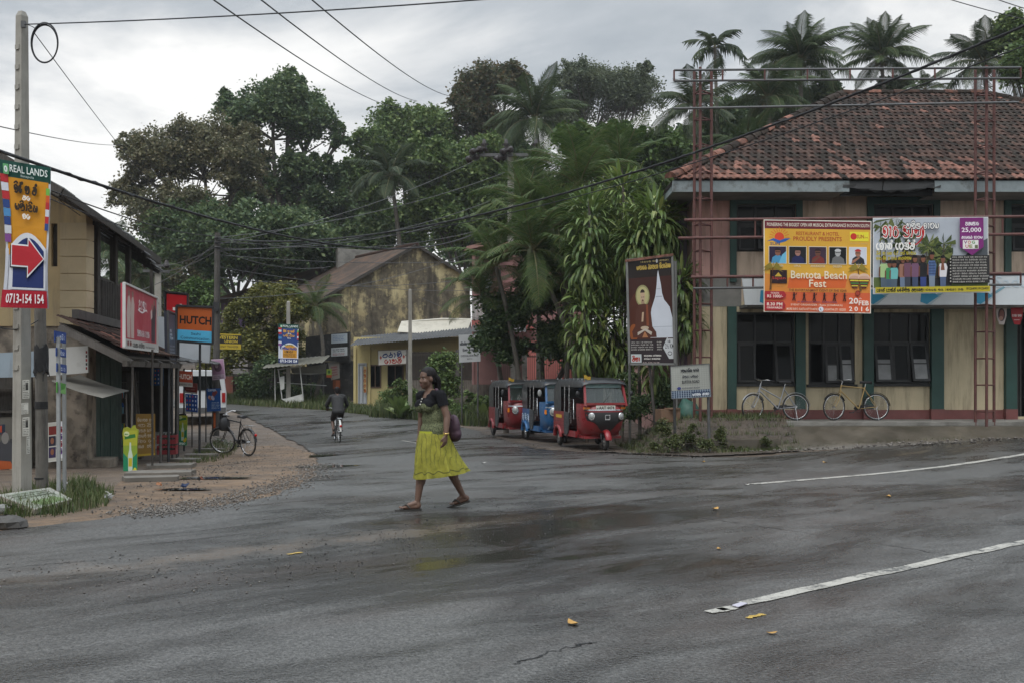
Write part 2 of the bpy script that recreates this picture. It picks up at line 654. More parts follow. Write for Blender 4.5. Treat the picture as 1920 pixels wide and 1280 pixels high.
def leaf_cloud(C, size, long=1.6, up=.5, rng=NR):
    """(N,3) centres -> diamond leaves folded along the midrib"""
    n = len(C)
    d = rng.normal(size=(n, 3))
    d[:, 2] = d[:, 2] * .6 - .15
    d /= np.linalg.norm(d, axis=1)[:, None]
    nn = rng.normal(size=(n, 3))
    nn[:, 2] += up * 2
    w = np.cross(d, nn)
    w /= np.linalg.norm(w, axis=1)[:, None] + 1e-9
    u = np.cross(w, d)
    s = (size * rng.uniform(.6, 1.3, n))[:, None]
    a = C - d * s * long / 2
    b = C + d * s * long / 2
    l = C + w * s * .5 + u * s * .12
    r = C - w * s * .5 + u * s * .12
    vs = np.stack([a, r, b, l], 1).reshape(-1, 3)
    fs = np.arange(n * 4).reshape(-1, 4)
    return vs, fs
def clump_points(blobs, n, k, rng, squash=.7, rad=(.16, .34), shell=.6):
    """leaf centres bunched in clumps through the crown's volume; returns centres and clump centres"""
    vol = np.array([b[3] * b[4] * b[5] for b in blobs]) ** .67
    vol /= vol.sum()
    pts, cl = [], []
    for b, f in zip(blobs, vol):
        kk = max(3, int(k * f))
        d = rng.normal(size=(kk, 3))
        d /= np.linalg.norm(d, axis=1)[:, None]
        d[:, 2] = np.where(d[:, 2] < -.6, -d[:, 2], d[:, 2])
        rr = (rng.uniform(shell ** 2, 1.0, kk) ** .5)[:, None] * np.where(rng.random(kk) < .22, rng.uniform(1.0, 1.22, kk), .9)[:, None]
        c = np.array(b[:3]) + d * rr * np.array(b[3:6])
        cl.append(c)
        mr = min(b[3:6])
        cr = rad[0] * mr + (rad[1] - rad[0]) * mr * rng.random(kk) ** 1.6
        m = max(1, int(n * f / kk))
        for j in range(kk):
            mj = max(4, int(m * (cr[j] / (mr * (rad[0] + rad[1]) / 2)) ** 2))
            q = rng.normal(size=(mj, 3))
            q *= cr[j] * .56
            q[:, 2] *= squash
            q[:, 2] -= .35 * (q[:, 0] ** 2 + q[:, 1] ** 2) / cr[j]
            pts.append(c[j] + q)
    return np.concatenate(pts), np.concatenate(cl)
def tree(name, label, base, blobs, n, leaf, lmat, bmat, group=None, clumps=60, tr=.35, cat='tree', rad=(.24, .5), shell=.3, up=.5, long=1.6, limbs=8, squash=.7, seed=1, trunkmat=None):
    rng = np.random.default_rng(seed)
    n, leaf = int(n * 2.1), leaf * .62
    t = thing(name, label, cat, base, 0, group, True)
    pts, cl = clump_points(blobs, n, clumps, rng, squash, rad, shell)
    vs, fs = leaf_cloud(pts, leaf, long, up, rng)
    link('crown', npmesh('crown', vs, fs, lmat), t)
    if tr:
        mb = MB()
        b = V(base)
        big = max(blobs, key=lambda q: q[3] * q[5])
        fork = V((b.x * .4 + big[0] * .6, b.y * .4 + big[1] * .6, b.z + (big[2] - b.z) * .55))
        mb.tube([b, b.lerp(fork, .5) + V((tr * .6, 0, 0)), fork], [tr, tr * .8, tr * .6], 8)
        for q in blobs:
            c = V(q[:3])
            mid = fork.lerp(c, .5) + V((rng.normal() * .4, 0, q[5] * .15))
            mb.tube([fork, mid, c, c + V((rng.normal() * q[3] * .2, 0, q[5] * .5))], [tr * .38, tr * .26, tr * .14, tr * .05], 6)
            sub = [c2 for c2 in cl if (V(c2) - c).length < max(q[3:6]) * 1.3]
            for i in range(min(limbs, len(sub))):
                c2 = V(sub[int(rng.integers(len(sub)))])
                mb.tube([mid.lerp(c, .4), mid.lerp(c2, .6) + V((0, 0, q[5] * .12)), c2], [tr * .14, tr * .08, tr * .03], 4)
        part('trunk', mb, bmat, t)
    return t
def blobpx(px, py, rx, ry, D, dd=None):
    c = P(px, py, D)
    return (c.x, c.y, c.z, rx * D / F, (dd if dd else rx * D / F * .8), ry * D / F)
def frond_mesh(name, mats, n=22, droop=.9, wid=.26, lw=.02, hang=.5, seed=0, lift=.35, torn=0.0, tipw=.35):
    """feather frond of unit length along +x, arching down; leaflets hang from the rachis; mats = [leaf, rachis]"""
    r = random.Random(seed)
    mb = MB()
    def pt(t):
        return V((t - .12 * droop * t * t, 0, lift * t - droop * .62 * t ** 2.1))
    mb.tube([pt(i / 7) for i in range(8)], [.013 * (1 - i / 8.5) for i in range(8)], 4, 1)
    for i in range(n):
        t = .1 + .9 * i / (n - 1)
        p = pt(t)
        d = (pt(min(1, t + .02)) - pt(t - .02)).normalized()
        L = wid * (math.sin(PI * min(1, t * .82 + .16)) ** .7) * (1 if t < .8 else 1 - (t - .8) * (1 - tipw) * 4) * r.uniform(.85, 1.1)
        for s in (-1, 1):
            if r.random() < torn:
                continue
            o = V((d.x * .55, s * .8, d.z * .55 + .12)).normalized()
            m = p + o * L * .5 + V((0, 0, -hang * L * .12))
            e = p + o * L * .9 + V((0, 0, -hang * L * r.uniform(.5, .9)))
            w = V((d.x, d.y, d.z)) * lw
            mb.add([p - w * .6, p + w * .6, m + w, m - w, e], [(0, 1, 2, 3), (3, 2, 4)], 0)
    return mb.mesh(name, mats)
def palm(label, top, base, fr, n, length, bark, tr=.16, group=None, name='coconut_palm', tilt=(10, 100), seed=0, cat='palm', wide=(0, 2 * PI), bend=.6, trunk=True, nuts=None):
    r = random.Random(seed)
    t = thing(name, label, cat, base, 0, group, True)
    b, e = V(base), V(top)
    if trunk:
        mb = MB()
        k = 7
        pts = []
        for i in range(k + 1):
            u = i / k
            p = b.lerp(e, u) + V((math.sin(PI * u) * bend, 0, 0))
            pts.append(p)
        mb.tube(pts, [tr * (1.25 - .5 * i / k) for i in range(k + 1)], 8)
        part('trunk', mb, bark, t)
    for i in range(n):
        az = wide[0] + (wide[1] - wide[0]) * ((i * .618034) % 1) + r.uniform(-.15, .15)
        u = i / max(1, n - 1)
        el = math.radians(tilt[0] + (tilt[1] - tilt[0]) * u + r.uniform(-6, 6))      # from the vertical
        f = link('frond', r.choice(fr), t)
        s = length * r.uniform(.85, 1.1) * (.8 if u < .12 else 1)
        f.location = e - b
        f.rotation_euler = (r.uniform(-.25, .25), -(PI / 2 - el) * .9, az)
        f.scale = (s, s, s)
    if nuts:
        mb = MB()
        for i in range(7):
            a = i * 2.4
            mb.ell(e + V((math.cos(a) * .28, math.sin(a) * .28, -.3 - .1 * (i % 3))), (.13, .13, .16), 8, 5)
        part('coconuts', mb, nuts, t)
    return t
def wire(a, b, sag, r, label, mat, name='power_cable', cat='cable', n=18, twist=0, group=None):
    a, b = V(a), V(b)
    pts = []
    for i in range(n + 1):
        u = i / n
        pts.append(a.lerp(b, u) - V((0, 0, 4 * sag * u * (1 - u))))
    mb = MB()
    mb.tube(pts, r, 5)
    if twist:
        pt2 = []
        N = n * 6
        for i in range(N + 1):
            u = i / N
            p = a.lerp(b, u) - V((0, 0, 4 * sag * u * (1 - u)))
            ang = u * twist * 2 * PI
            pt2.append(p + V((math.cos(ang), 0, math.sin(ang))) * r * .9)
        mb.tube(pt2, r * .7, 4)
    return solo(name, mb, mat, label, cat, group)
# ================================================================== GROUND
def mat_asphalt():
    m, t, b = newmat('wet_asphalt')
    g = NT(t)
    rot = g.n('ShaderNodeVectorRotate', {'Vector': g.pos(), 'Angle': -math.radians(38)}, rotation_type='Z_AXIS').outputs[0]
    st = g.n('ShaderNodeVectorMath', {0: rot, 1: (.36, 1, 1)}, operation='MULTIPLY').outputs[0]
    fine = g.m('ADD', g.m('MULTIPLY', g.noise(110, 3, .7), .5), g.m('MULTIPLY', g.noise(38, 4, .75), .5))
    grit = g.n('ShaderNodeTexVoronoi', {'Vector': g.pos(), 'Scale': 60.0}).outputs['Distance']
    big = g.noise(.42, 6, .62, st, .7)
    med = g.noise(1.5, 7, .66, st, .8)
    pat = g.noise(.16, 3, .5)
    sm = g.m('ADD', g.m('MULTIPLY', big, .55), g.m('MULTIPLY', med, .45))
    # the shower's water still lies where the woman crosses
    wc = GP(880, 1025)
    dv = g.n('ShaderNodeVectorMath', {0: g.pos((.42, .34, 0)), 1: (wc.x * .42, wc.y * .34, 0)}, operation='DISTANCE').outputs['Value']
    sm = g.m('ADD', sm, g.ramp(dv, .15, 1.3, .13, 0))
    sm = g.m('ADD', sm, g.m('MULTIPLY', g.m('SUBTRACT', pat, .5), .30))
    wet = g.ramp(sm, .44, .56)
    pud = g.ramp(sm, .555, .63)
    speck = g.ramp(fine, .41, .60)
    dry = g.mix(speck, (.031, .030, .0285, 1), (.150, .145, .137, 1))
    damp = g.mix(speck, (.012, .0115, .011, 1), (.050, .047, .043, 1))
    c = g.mix(wet, dry, damp)
    # lighter patches of older, worn surfacing
    old = g.m('MULTIPLY', g.ramp(g.noise(.30, 4, .6), .52, .66), .18)
    c = g.mix(old, c, g.mix(speck, (.06, .058, .055, 1), (.19, .185, .18, 1)))
    # reddish brown silt washed over the surface
    silt = g.m('MULTIPLY', g.ramp(g.noise(.8, 5, .6, st), .50, .72), .5)
    c = g.mix(silt, c, (.05, .033, .026, 1))
    # band of mud and grit left where the side road meets the main road
    A, B = GP(40, 1092), GP(900, 985)
    d = (B - A).to_2d().normalized()
    n = V((-d.y, d.x, 0))
    off = g.n('ShaderNodeVectorMath', {0: g.pos(), 1: tuple(n)}, operation='DOT_PRODUCT').outputs['Value']
    dist = g.m('ABSOLUTE', g.m('SUBTRACT', off, n.dot(A)), 0)
    dist = g.m('ADD', dist, g.m('MULTIPLY', g.m('SUBTRACT', g.noise(2.2, 6, .65), .5), 1.3))
    al = g.n('ShaderNodeVectorMath', {0: g.pos(), 1: (d.x, d.y, 0)}, operation='DOT_PRODUCT').outputs['Value']
    a0, a1 = d.dot(A.to_2d()), d.dot(B.to_2d())
    band = g.m('MULTIPLY', g.ramp(dist, .36, .02), g.m('MULTIPLY', g.ramp(al, a0 - 1, a0 + 1), g.ramp(al, a1 + 1.5, a1 - .5)))
    c = g.mix(g.m('MULTIPLY', band, .5), c, g.mix(g.ramp(g.noise(30, 3), .4, .6), (.13, .085, .05, 1), (.16, .14, .12, 1)))
    g.put(b.inputs['Base Color'], c)
    ro = g.ramp(wet, 0, 1, .40, .22)
    ro = g.m('ADD', ro, g.m('MULTIPLY', g.m('SUBTRACT', g.noise(9, 4), .5), .14))
    ro = g.m('SUBTRACT', ro, g.m('MULTIPLY', pud, .15))
    ro = g.m('MAXIMUM', g.m('ADD', ro, g.m('MULTIPLY', band, .25)), .055)
    g.put(b.inputs['Roughness'], ro)
    hgt = g.m('ADD', g.m('MULTIPLY', fine, .5), g.m('ADD', g.m('MULTIPLY', grit, -.9), g.m('MULTIPLY', g.noise(6, 5), .8)))
    k = g.m('SUBTRACT', .55, g.m('MULTIPLY', pud, .47))
    bp = g.n('ShaderNodeBump', {'Height': hgt, 'Strength': k, 'Distance': .012})
    g.put(b.inputs['Normal'], bp.outputs[0])
    b.inputs['Specular IOR Level'].default_value = .5
    return m
def mat_dirt(name, dark, light, stone, wet=.5):
    m, t, b = newmat(name)
    g = NT(t)
    f = g.noise(45, 4, .7)
    c = g.mix(g.ramp(g.m('ADD', g.m('MULTIPLY', g.noise(.9, 6, .65), .5), g.m('MULTIPLY', g.noise(3.4, 6, .65), .5)), .40, .60), dark, light)
    c = g.mix(g.m('MULTIPLY', g.ramp(f, .5, .62), .8), c, stone)
    g.put(b.inputs['Base Color'], c)
    g.put(b.inputs['Roughness'], g.ramp(g.noise(1.3, 5), .35, .6, .85, wet))
    g.put(b.inputs['Normal'], g.bump(g.m('ADD', f, g.m('MULTIPLY', g.noise(7, 5), 2.0)), .8, .03))
    return m
ASPH = mat_asphalt()
DIRT = mat_dirt('wet_brown_earth', (.075, .052, .036, 1), (.15, .105, .07, 1), (.15, .135, .12, 1))
MUD = mat_dirt('wet_mud', (.045, .034, .026, 1), (.10, .072, .05, 1), (.12, .105, .09, 1), .3)
SAND = mat_dirt('orange_sandy_earth', (.075, .05, .032, 1), (.215, .135, .075, 1), (.17, .13, .095, 1))
# ground sheet out to the horizon
xs = [-700, -400, -200, -120, -80, -60, -45, -35, -28, -22] + [-18 + .75 * i for i in range(57)] + [26, 30, 36, 44, 56, 75, 110, 180, 350, 700]
ys = [-300, -120, -60, -30, -15, -6] + [0 + .75 * i for i in range(84)] + [66, 70, 75, 82, 92, 110, 135, 160, 200, 300, 500, 900]
gv = np.array([(x, y, gz(x, y)) for y in ys for x in xs])
nx = len(xs)
gf = [(j * nx + i, j * nx + i + 1, (j + 1) * nx + i + 1, (j + 1) * nx + i) for j in range(len(ys) - 1) for i in range(nx - 1)]
tag(link('ground', npmesh('ground', gv, gf, DIRT, None, True)), kind='structure')
def rough_edge(pts, step, amp, rnd):
    o = []
    for (a, b) in zip(pts, pts[1:] + pts[:1]):
        a, b = V(a[:2]), V(b[:2])
        L = (b - a).length
        n = max(1, int(L / step)) if L < 25 else 1
        for i in range(n):
            p = a.lerp(b, i / n)
            if n > 1:
                p += V((rnd.uniform(-amp, amp), rnd.uniform(-amp, amp)))
            o.append(p)
    return o
def inside(p, poly):
    c = False
    j = len(poly) - 1
    for i in range(len(poly)):
        a, b = poly[i], poly[j]
        if (a[1] > p[1]) != (b[1] > p[1]) and p[0] < (b[0] - a[0]) * (p[1] - a[1]) / (b[1] - a[1]) + a[0]:
            c = not c
        j = i
    return c
def region(name, pts, dz, mat, step=1.0, lim=(-22, 50, 2, 62), edge=.35, amp=.05, kind='structure', seed=3):
    rnd = random.Random(seed)
    bd = rough_edge(pts, edge, amp, rnd)
    x0, x1 = max(lim[0], min(p.x for p in bd)), min(lim[1], max(p.x for p in bd))
    y0, y1 = max(lim[2], min(p.y for p in bd)), min(lim[3], max(p.y for p in bd))
    inn = []
    y = y0 + step / 2
    while y < y1:
        x = x0 + step / 2
        while x < x1:
            q = V((x + rnd.uniform(-.1, .1) * step, y + rnd.uniform(-.1, .1) * step))
            if inside(q, bd):
                inn.append(q)
            x += step
        y += step
    n = len(bd)
    res = geometry.delaunay_2d_cdt(bd + inn, [(i, (i + 1) % n) for i in range(n)], [], 1, 1e-5)
    vs = [(p.x, p.y, gz(p.x, p.y) + dz) for p in res[0]]
    mb = MB()
    for f in res[2]:
        a, b, c = (V(vs[i]) for i in f[:3])
        mb.f.append(tuple(f) if (b - a).cross(c - a).z > 0 else tuple(f)[::-1])
        mb.mi.append(0)
        mb.sm.append(True)
    mb.v = vs
    return tag(link(name, mb.mesh(name, mat)), kind=kind)
def gps(l):
    return [GP(*p).to_2d() for p in l]
left_edge = gps([(0, 1000), (130, 985), (300, 962), (420, 950), (500, 935), (555, 915), (590, 895), (598, 872), (590, 852), (560, 832), (522, 812), (495, 798), (472, 786), (452, 777), (430, 770)])
right_edge = gps([(430, 758), (520, 764), (620, 770), (700, 780), (780, 788), (860, 799), (915, 812), (975, 828), (1035, 843), (1150, 852), (1290, 859), (1420, 858), (1500, 850), (1650, 839), (1780, 831), (1920, 823)])
le, re_ = left_edge, right_edge
road_poly = [V((-40, -19)), V((-17, -.5)), V((-9, 6))] + le + [V((-24, 53)), V((-34, 57)), V((-34, 64)), V((-24, 59))] + re_ + [V((24, 33)), V((50, 54)), V((90, 60)), V((90, -40)), V((-40, -40))]
region('road', road_poly, .03, ASPH, amp=.07)
# orange sandy strip along the left edge
region('sandy_verge', [V((-17, -.2)), V((-9, 6.2))] + [p + V((.12, 0)) for p in le[:9]] + gps([(530, 835), (430, 838), (330, 862), (235, 900), (190, 930), (130, 962), (0, 980)]) + [V((-9, 7.6)), V((-17, 1.2))], .02, SAND, .6, amp=.1)
# bare earth on the right, where the three-wheelers stand and below the bank
region('earth_shoulder', gps([(905, 812), (985, 840), (1080, 849), (1200, 851), (1300, 857), (1400, 853), (1500, 846), (1420, 842), (1300, 842), (1180, 832), (1090, 812), (1000, 797), (930, 792)]), .036, MUD, .6, amp=.22, edge=.25)
# water lying in the hollows
WATER = M('puddle_water', (.02, .019, .017), .03, .1, 3, .0)
for i, (px, py, rx, ry) in enumerate([(612, 877, .55, .28), (606, 856, .4, .3), (392, 899, .55, .16), (345, 921, .35, .1)]):
    c = GP(px, py)
    region('puddle', [V((c.x + rx * math.cos(a) * (1 + .25 * math.sin(3 * a + i)), c.y + ry * 1.6 * math.sin(a) * (1 + .2 * math.cos(2 * a)))) for a in [j * PI / 8 for j in range(16)]], .038, WATER, .5, amp=.02, edge=.15)
# painted lines
def mat_paint():
    m, t, b = newmat('worn_road_paint')
    g = NT(t)
    f = g.ramp(g.m('ADD', g.m('MULTIPLY', g.noise(3.5, 6, .7), .6), g.m('MULTIPLY', g.noise(26, 4, .7), .4)),   .40, .50)
    c = g.mix(f, (.07, .07, .068, 1), g.mix(g.noise(6, 4), (.30, .285, .25, 1), (.50, .48, .43, 1)))
    g.put(b.inputs['Base Color'], c)
    b.inputs['Roughness'].default_value = .45
    g.put(b.inputs['Normal'], g.bump(g.noise(60, 3), .3, .01))
    return m
PAINT = mat_paint()
def line_strip(name, a, b, w, mat, dz=.036, n=24, amp=.012, skip=()):
    mb = MB()
    d = (b - a).to_2d().normalized()
    nn = V((-d.y, d.x))
    for i in range(n):
        if i in skip:
            continue
        q = []
        for u, s in ((i / n, -1), (i / n, 1), ((i + 1) / n, 1), ((i + 1) / n, -1)):
            rr = random.Random(int(u * 1000) * 7 + s)
            p = a.lerp(b, u).to_2d() + nn * s * (w / 2 + rr.uniform(-amp, amp))
            q.append((p.x, p.y, gz(p.x, p.y) + dz))
        mb.add(q, [(0, 3, 2, 1)])
    return tag(part(name, mb, mat), kind='structure')
a, b = GP(1392, 1140), GP(1920, 1022)
e2 = b + (b - a) * 2.2
line_strip('centre_line_marking', a, e2, .11, PAINT, n=60)
for q, q2 in (((1328, 1157), (1362, 1150)), ((1348, 1152), (1376, 1147))):
    line_strip('centre_line_marking', GP(*q), GP(*q2), .09, PAINT, n=3)
a, b = GP(1410, 911), GP(1920, 854)
line_strip('edge_line_marking', a, b + (b - a) * 1.5, .15, PAINT, n=60)
for q, q2 in (((754, 827), (785, 833)),):
    line_strip('side_road_line_marking', GP(*q), GP(*q2), .08, PAINT, n=6)
YPAINT = M('yellow_road_paint', (.45, .30, .06), .5, .3, 20, .1)
for q, q2 in (((1400, 1168), (1416, 1164)), ((1415, 1164), (1433, 1161)), ((538, 1046), (566, 1042))):
    line_strip('yellow_paint_mark', GP(*q), GP(*q2), .045, YPAINT, n=4)
# cracks and tar seams
TAR = M('black_tar_seam', (.012, .012, .013), .35, .3, 8, .2)
for pts in ([(1205, 965), (1310, 975), (1420, 990), (1560, 1012), (1700, 1034), (1850, 1060)], [(960, 1255), (1010, 1240), (1075, 1222), (1120, 1212)], [(0, 1073), (90, 1064), (170, 1058), (245, 1044)], [(470, 965), (600, 963), (700, 965), (800, 962), (960, 950)], [(640, 1005), (760, 992), (880, 985)], [(1050, 912), (1180, 903), (1300, 905)]):
    mb = MB()
    w = [GP(*p) for p in pts]
    fine = []
    for p, q in zip(w, w[1:]):
        for i in range(8):
            c = p.lerp(q, i / 8)
            fine.append(c + V((R.uniform(-.03, .03), R.uniform(-.03, .03), 0)))
    for p, q in zip(fine, fine[1:]):
        d = (q - p).to_2d()
        if d.length < 1e-4:
            continue
        n_ = V((-d.y, d.x)).normalized() * R.uniform(.0015, .007)
        mb.add([(c[0] + s * n_.x, c[1] + s * n_.y, gz(c[0], c[1]) + .0335) for c in (p, q) for s in (1, -1)], [(0, 2, 3, 1)])
    tag(part('road_crack', mb, TAR), kind='structure')
# stones: loose gravel heaps as one mass each
def stones(name, label, sampler, n, smin, smax, mat, seed=1, sink=.3):
    rng = np.random.default_rng(seed)
    base = np.array([(1, 0, 0), (-1, 0, 0), (0, 1, 0), (0, -1, 0), (0, 0, 1), (0, 0, -1)], float)
    tri = np.array([(0, 2, 4), (2, 1, 4), (1, 3, 4), (3, 0, 4), (2, 0, 5), (1, 2, 5), (3, 1, 5), (0, 3, 5)])
    vs, fs = [], []
    for i in range(n):
        x, y = sampler(rng)
        s = smin + (smax - smin) * rng.random() ** 2.5
        q = base * s * rng.uniform(.55, 1.2, (6, 1)) * np.array([1, 1, .65])
        a = rng.random() * 6.28
        m = np.array([[math.cos(a), -math.sin(a), 0], [math.sin(a), math.cos(a), 0], [0, 0, 1]])
        q = q @ m.T + rng.normal(size=(6, 3)) * s * .12 + np.array([x, y, gz(x, y) + .03 + s * .65 * (1 - sink)])
        fs.append(tri + 6 * i)
        vs.append(q)
    o = link(name, npmesh(name, np.concatenate(vs), np.concatenate(fs), mat))
    return tag(o, label, name.replace('_', ' '), None, 'stuff')
def stonemat(name, cols):
    if name in MATS:
        return MATS[name]
    m, t, b = newmat(name)
    g = NT(t)
    geo = g.n('ShaderNodeNewGeometry')
    rp = g.n('ShaderNodeValToRGB', {0: geo.outputs['Random Per Island']})
    for i, c in enumerate(cols):
        e_ = rp.color_ramp.elements[i] if i < 2 else rp.color_ramp.elements.new(.5)
        e_.position, e_.color = i / (len(cols) - 1), c4(c)
    g.put(b.inputs['Base Color'], rp.outputs[0])
    b.inputs['Roughness'].default_value = .6
    MATS[name] = m
    return m
GRAVEL = stonemat('grey_gravel', [(.06, .052, .045), (.12, .105, .09), (.20, .18, .16)])
GRIT = stonemat('dark_grit', [(.02, .02, .02), (.05, .045, .04), (.14, .12, .1)])
def polysample(pxpoly):
    w = gps(pxpoly)
    x0, x1, y0, y1 = min(p.x for p in w), max(p.x for p in w), min(p.y for p in w), max(p.y for p in w)
    def f(rng):
        for _ in range(200):
            q = (rng.uniform(x0, x1), rng.uniform(y0, y1))
            if inside(q, w):
                return q
        return (w[0].x, w[0].y)
    return f
def linesample(pts, spread):
    w = gps(pts)
    def f(rng):
        i = rng.integers(len(w) - 1)
        p = w[i].lerp(w[i + 1], rng.random())
        return p.x + rng.normal() * spread, p.y + rng.normal() * spread
    return f
stones('gravel', 'loose grey gravel spilling from the dirt verge onto the left road edge', linesample([(260, 968), (340, 957), (440, 938), (520, 917), (580, 893), (590, 872)], .22), 5200, .004, .024, GRAVEL, 1)
stones('gravel', 'finer gravel along the broken edge of the side road by the black bicycle', polysample([(400, 870), (480, 840), (500, 805), (560, 835), (600, 860), (560, 885), (440, 900), (330, 930)]), 2200, .003, .016, GRAVEL, 2)
stones('grit', 'dark grit scattered in a band across the junction', linesample([(340, 1075), (560, 1055), (700, 1035), (800, 1010), (900, 985), (980, 960)], .5), 1500, .002, .012, GRIT, 3)
stones('grit', 'small stones loose on the wet road at the left', linesample([(40, 1090), (200, 1060), (300, 1110), (400, 1100)], .3), 300, .003, .013, GRAVEL, 4)
stones('gravel', 'small rubble along the verge below the concrete porch', linesample([(1400, 850), (1550, 842), (1700, 835), (1800, 830), (1920, 822)], .3), 700, .01, .05, GRAVEL, 5)
stones('gravel', 'pebbles on the bare earth beside the three-wheelers', linesample([(900, 815), (1000, 840), (1180, 852), (1300, 858)], .35), 400, .008, .03, GRIT, 6)
stones('gravel', 'scattered stones in front of the left shops', polysample([(0, 985), (120, 970), (260, 905), (420, 870), (500, 860), (430, 900), (300, 955)]), 600, .005, .025, GRIT, 7)
# grass
def grassmat(name, cols):
    return leafmat(name, cols, .6, .2, .25)
GRASS = grassmat('green_grass', [(.045, .065, .025), (.07, .10, .03), (.11, .13, .045), (.15, .14, .07)])
def grass(name, label, sampler, n, h, w, mat=GRASS, seed=1, dz=0.0, cat='grass'):
    rng = np.random.default_rng(seed)
    xy = np.array([sampler(rng) for _ in range(n)])
    z = np.array([gz(a, b) for a, b in xy]) + dz
    hh = h * rng.uniform(.4, 1.25, n)
    az = rng.uniform(0, 6.28, n)
    ln = rng.uniform(.1, .7, n) * hh
    px_, py_ = np.cos(az), np.sin(az)
    p = np.stack([xy[:, 0], xy[:, 1], z], 1)
    sd_ = np.stack([-py_ * w, px_ * w, np.zeros(n)], 1)
    mid = p + np.stack([px_ * ln * .3, py_ * ln * .3, hh * .6], 1)
    tip = p + np.stack([px_ * ln, py_ * ln, hh], 1)
    vs = np.stack([p - sd_, p + sd_, mid + sd_ * .7, mid - sd_ * .7, tip], 1).reshape(-1, 3)
    k = np.arange(n)[:, None] * 5
    fs = np.concatenate([k + [0, 1, 2], k + [0, 2, 3], k + [3, 2, 4]], 0)
    o = link(name, npmesh(name, vs, fs, mat))
    return tag(o, label, cat, None, 'stuff')
grass('grass', 'short green grass on the far verge of the side road', polysample([(410, 757), (440, 742), (560, 748), (660, 762), (700, 772), (690, 779), (600, 768), (500, 762)]), 9000, .28, .016, seed=1)
grass('grass', 'grass tuft round the feet of the concrete poles', polysample([(0, 975), (0, 935), (60, 915), (160, 905), (215, 930), (200, 952), (110, 972)]), 2600, .17, .006, seed=2)
grass('grass', 'grass growing between the left shops and the black bicycle', polysample([(330, 872), (370, 845), (410, 822), (450, 835), (440, 852), (400, 868)]), 1800, .12, .007, seed=3)
grass('grass', 'green bank of grass and weeds beside the parked three-wheelers', polysample([(690, 783), (720, 760), (800, 758), (935, 768), (925, 800), (850, 797), (770, 787)]), 10000, .5, .018, seed=4)
grass('grass', 'grass in front of the hairdresser and black wall', polysample([(600, 768), (640, 758), (700, 766), (690, 778)]), 2000, .25, .015, seed=6)
# ================================================================== CORNER BUILDING (right)
PEACH = M('peach_plaster', (.56, .44, .34), .8, .14, 1.2, .12, dirt=(1.1, .47, .22, .75), dcol=(.22, .17, .12), streak=True)
CREAM = M('cream_plaster', (.52, .44, .29), .8, .14, 1.0, .12, dirt=(1.3, .48, .2, .75), dcol=(.20, .16, .105), streak=True)
PINK = M('pink_plaster', (.50, .29, .25), .8, .15, 1.0, .12, dirt=(1.2, .48, .2, .7), dcol=(.22, .14, .11), streak=True)
GREENP = M('dark_green_paint', (.018, .058, .047), .6, .25, 1.5, .1)
MAROON = M('maroon_base_paint', (.17, .055, .05), .6, .3, 2, .1)
DARKW = M('dark_window_wood', (.014, .014, .014), .6, .3, 6, .1)
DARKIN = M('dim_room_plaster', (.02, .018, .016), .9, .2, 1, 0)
def glassmat():
    m, t, b = newmat('dark_window_glass')
    g = NT(t)
    b.inputs['Base Color'].default_value = (.004, .005, .005, 1)
    g.put(b.inputs['Roughness'], g.ramp(g.noise(2, 3), .3, .7, .05, .16))
    b.inputs['Specular IOR Level'].default_value = .12
    return m
GLASS = glassmat()
CONC = M('grey_concrete', (.22, .21, .19), .75, .25, 2, .3, dirt=(1.5, .48, .2, .7), dcol=(.06, .055, .045))
WETCONC = M('wet_mossy_concrete', (.10, .085, .065), .42, .35, 1.3, .3, dirt=(1.6, .5, .2, .7), dcol=(.035, .032, .02))
FASCIA = M('blue_grey_board', (.24, .28, .29), .6, .25, 3, .15, dirt=(3, .52, .15, .8), dcol=(.07, .07, .065))
TRED = M('terracotta_tile', (.19, .088, .064), .85, .4, 9, .3, dirt=(7, .45, .2, .85), dcol=(.05, .034, .027), spec=.15, rnd=.38)
TMID = M('weathered_brown_tile', (.062, .037, .029), .9, .45, 9, .4, dirt=(4, .5, .2, .7), dcol=(.03, .024, .019), spec=.12, rnd=.5)
TDRK = M('blackened_mossy_tile', (.036, .027, .022), .9, .45, 9, .4, dirt=(4, .5, .2, .7), dcol=(.022, .021, .016), spec=.12, rnd=.4)
YW = 25.5
bld = thing('corner_building', 'two storey cream and peach corner building with dark green pilasters and hipped clay tile roof', 'building', (12.5, YW, .3), 0, None, True)
def wall_cells(mb, x0, x1, z0, z1, y0, y1, holes, mi=0):
    xs = sorted({x0, x1} | {h[0] for h in holes} | {h[1] for h in holes})
    for a, b in zip(xs, xs[1:]):
        m = (a + b) / 2
        cuts = sorted([(h[2], h[3]) for h in holes if h[0] < m < h[1]])
        z = z0
        for c, d in cuts + [(z1, z1)]:
            if c > z + 1e-4:
                mb.bb(a, b, y0, y1, z, c, mi)
            z = d
def bx(px): return X(px, YW)
def bz(py): return Z(py, YW)
XL, XR = bx(1298), 21.0
ZF, ZM, ZE = .34, 3.35, 6.0
lower_holes = [(bx(1379), bx(1490), 1.27, 3.09), (bx(1516), bx(1603), 1.25, 3.09), (bx(1635), bx(1743), 1.27, 3.09), (bx(1902), bx(2010), .42, 3.2), (bx(2060), bx(2170), 1.27, 3.09)]
upper_holes = [(bx(1380 + 257 * i), bx(1492 + 257 * i), 4.63, 5.84) for i in range(4)]
mb = MB()
wall_cells(mb, XL, XR, ZF, ZM, YW, YW + .25, lower_holes)
part('lower_wall', mb, CREAM, bld)
mb = MB()
wall_cells(mb, bx(1368), XR, ZM, 6.3, YW, YW + .25, upper_holes)
part('upper_wall', mb, PEACH, bld)
mb = MB()
mb.bb(XL, bx(1368) - .002, YW - .004, YW + .25, ZM + .42, 6.3)
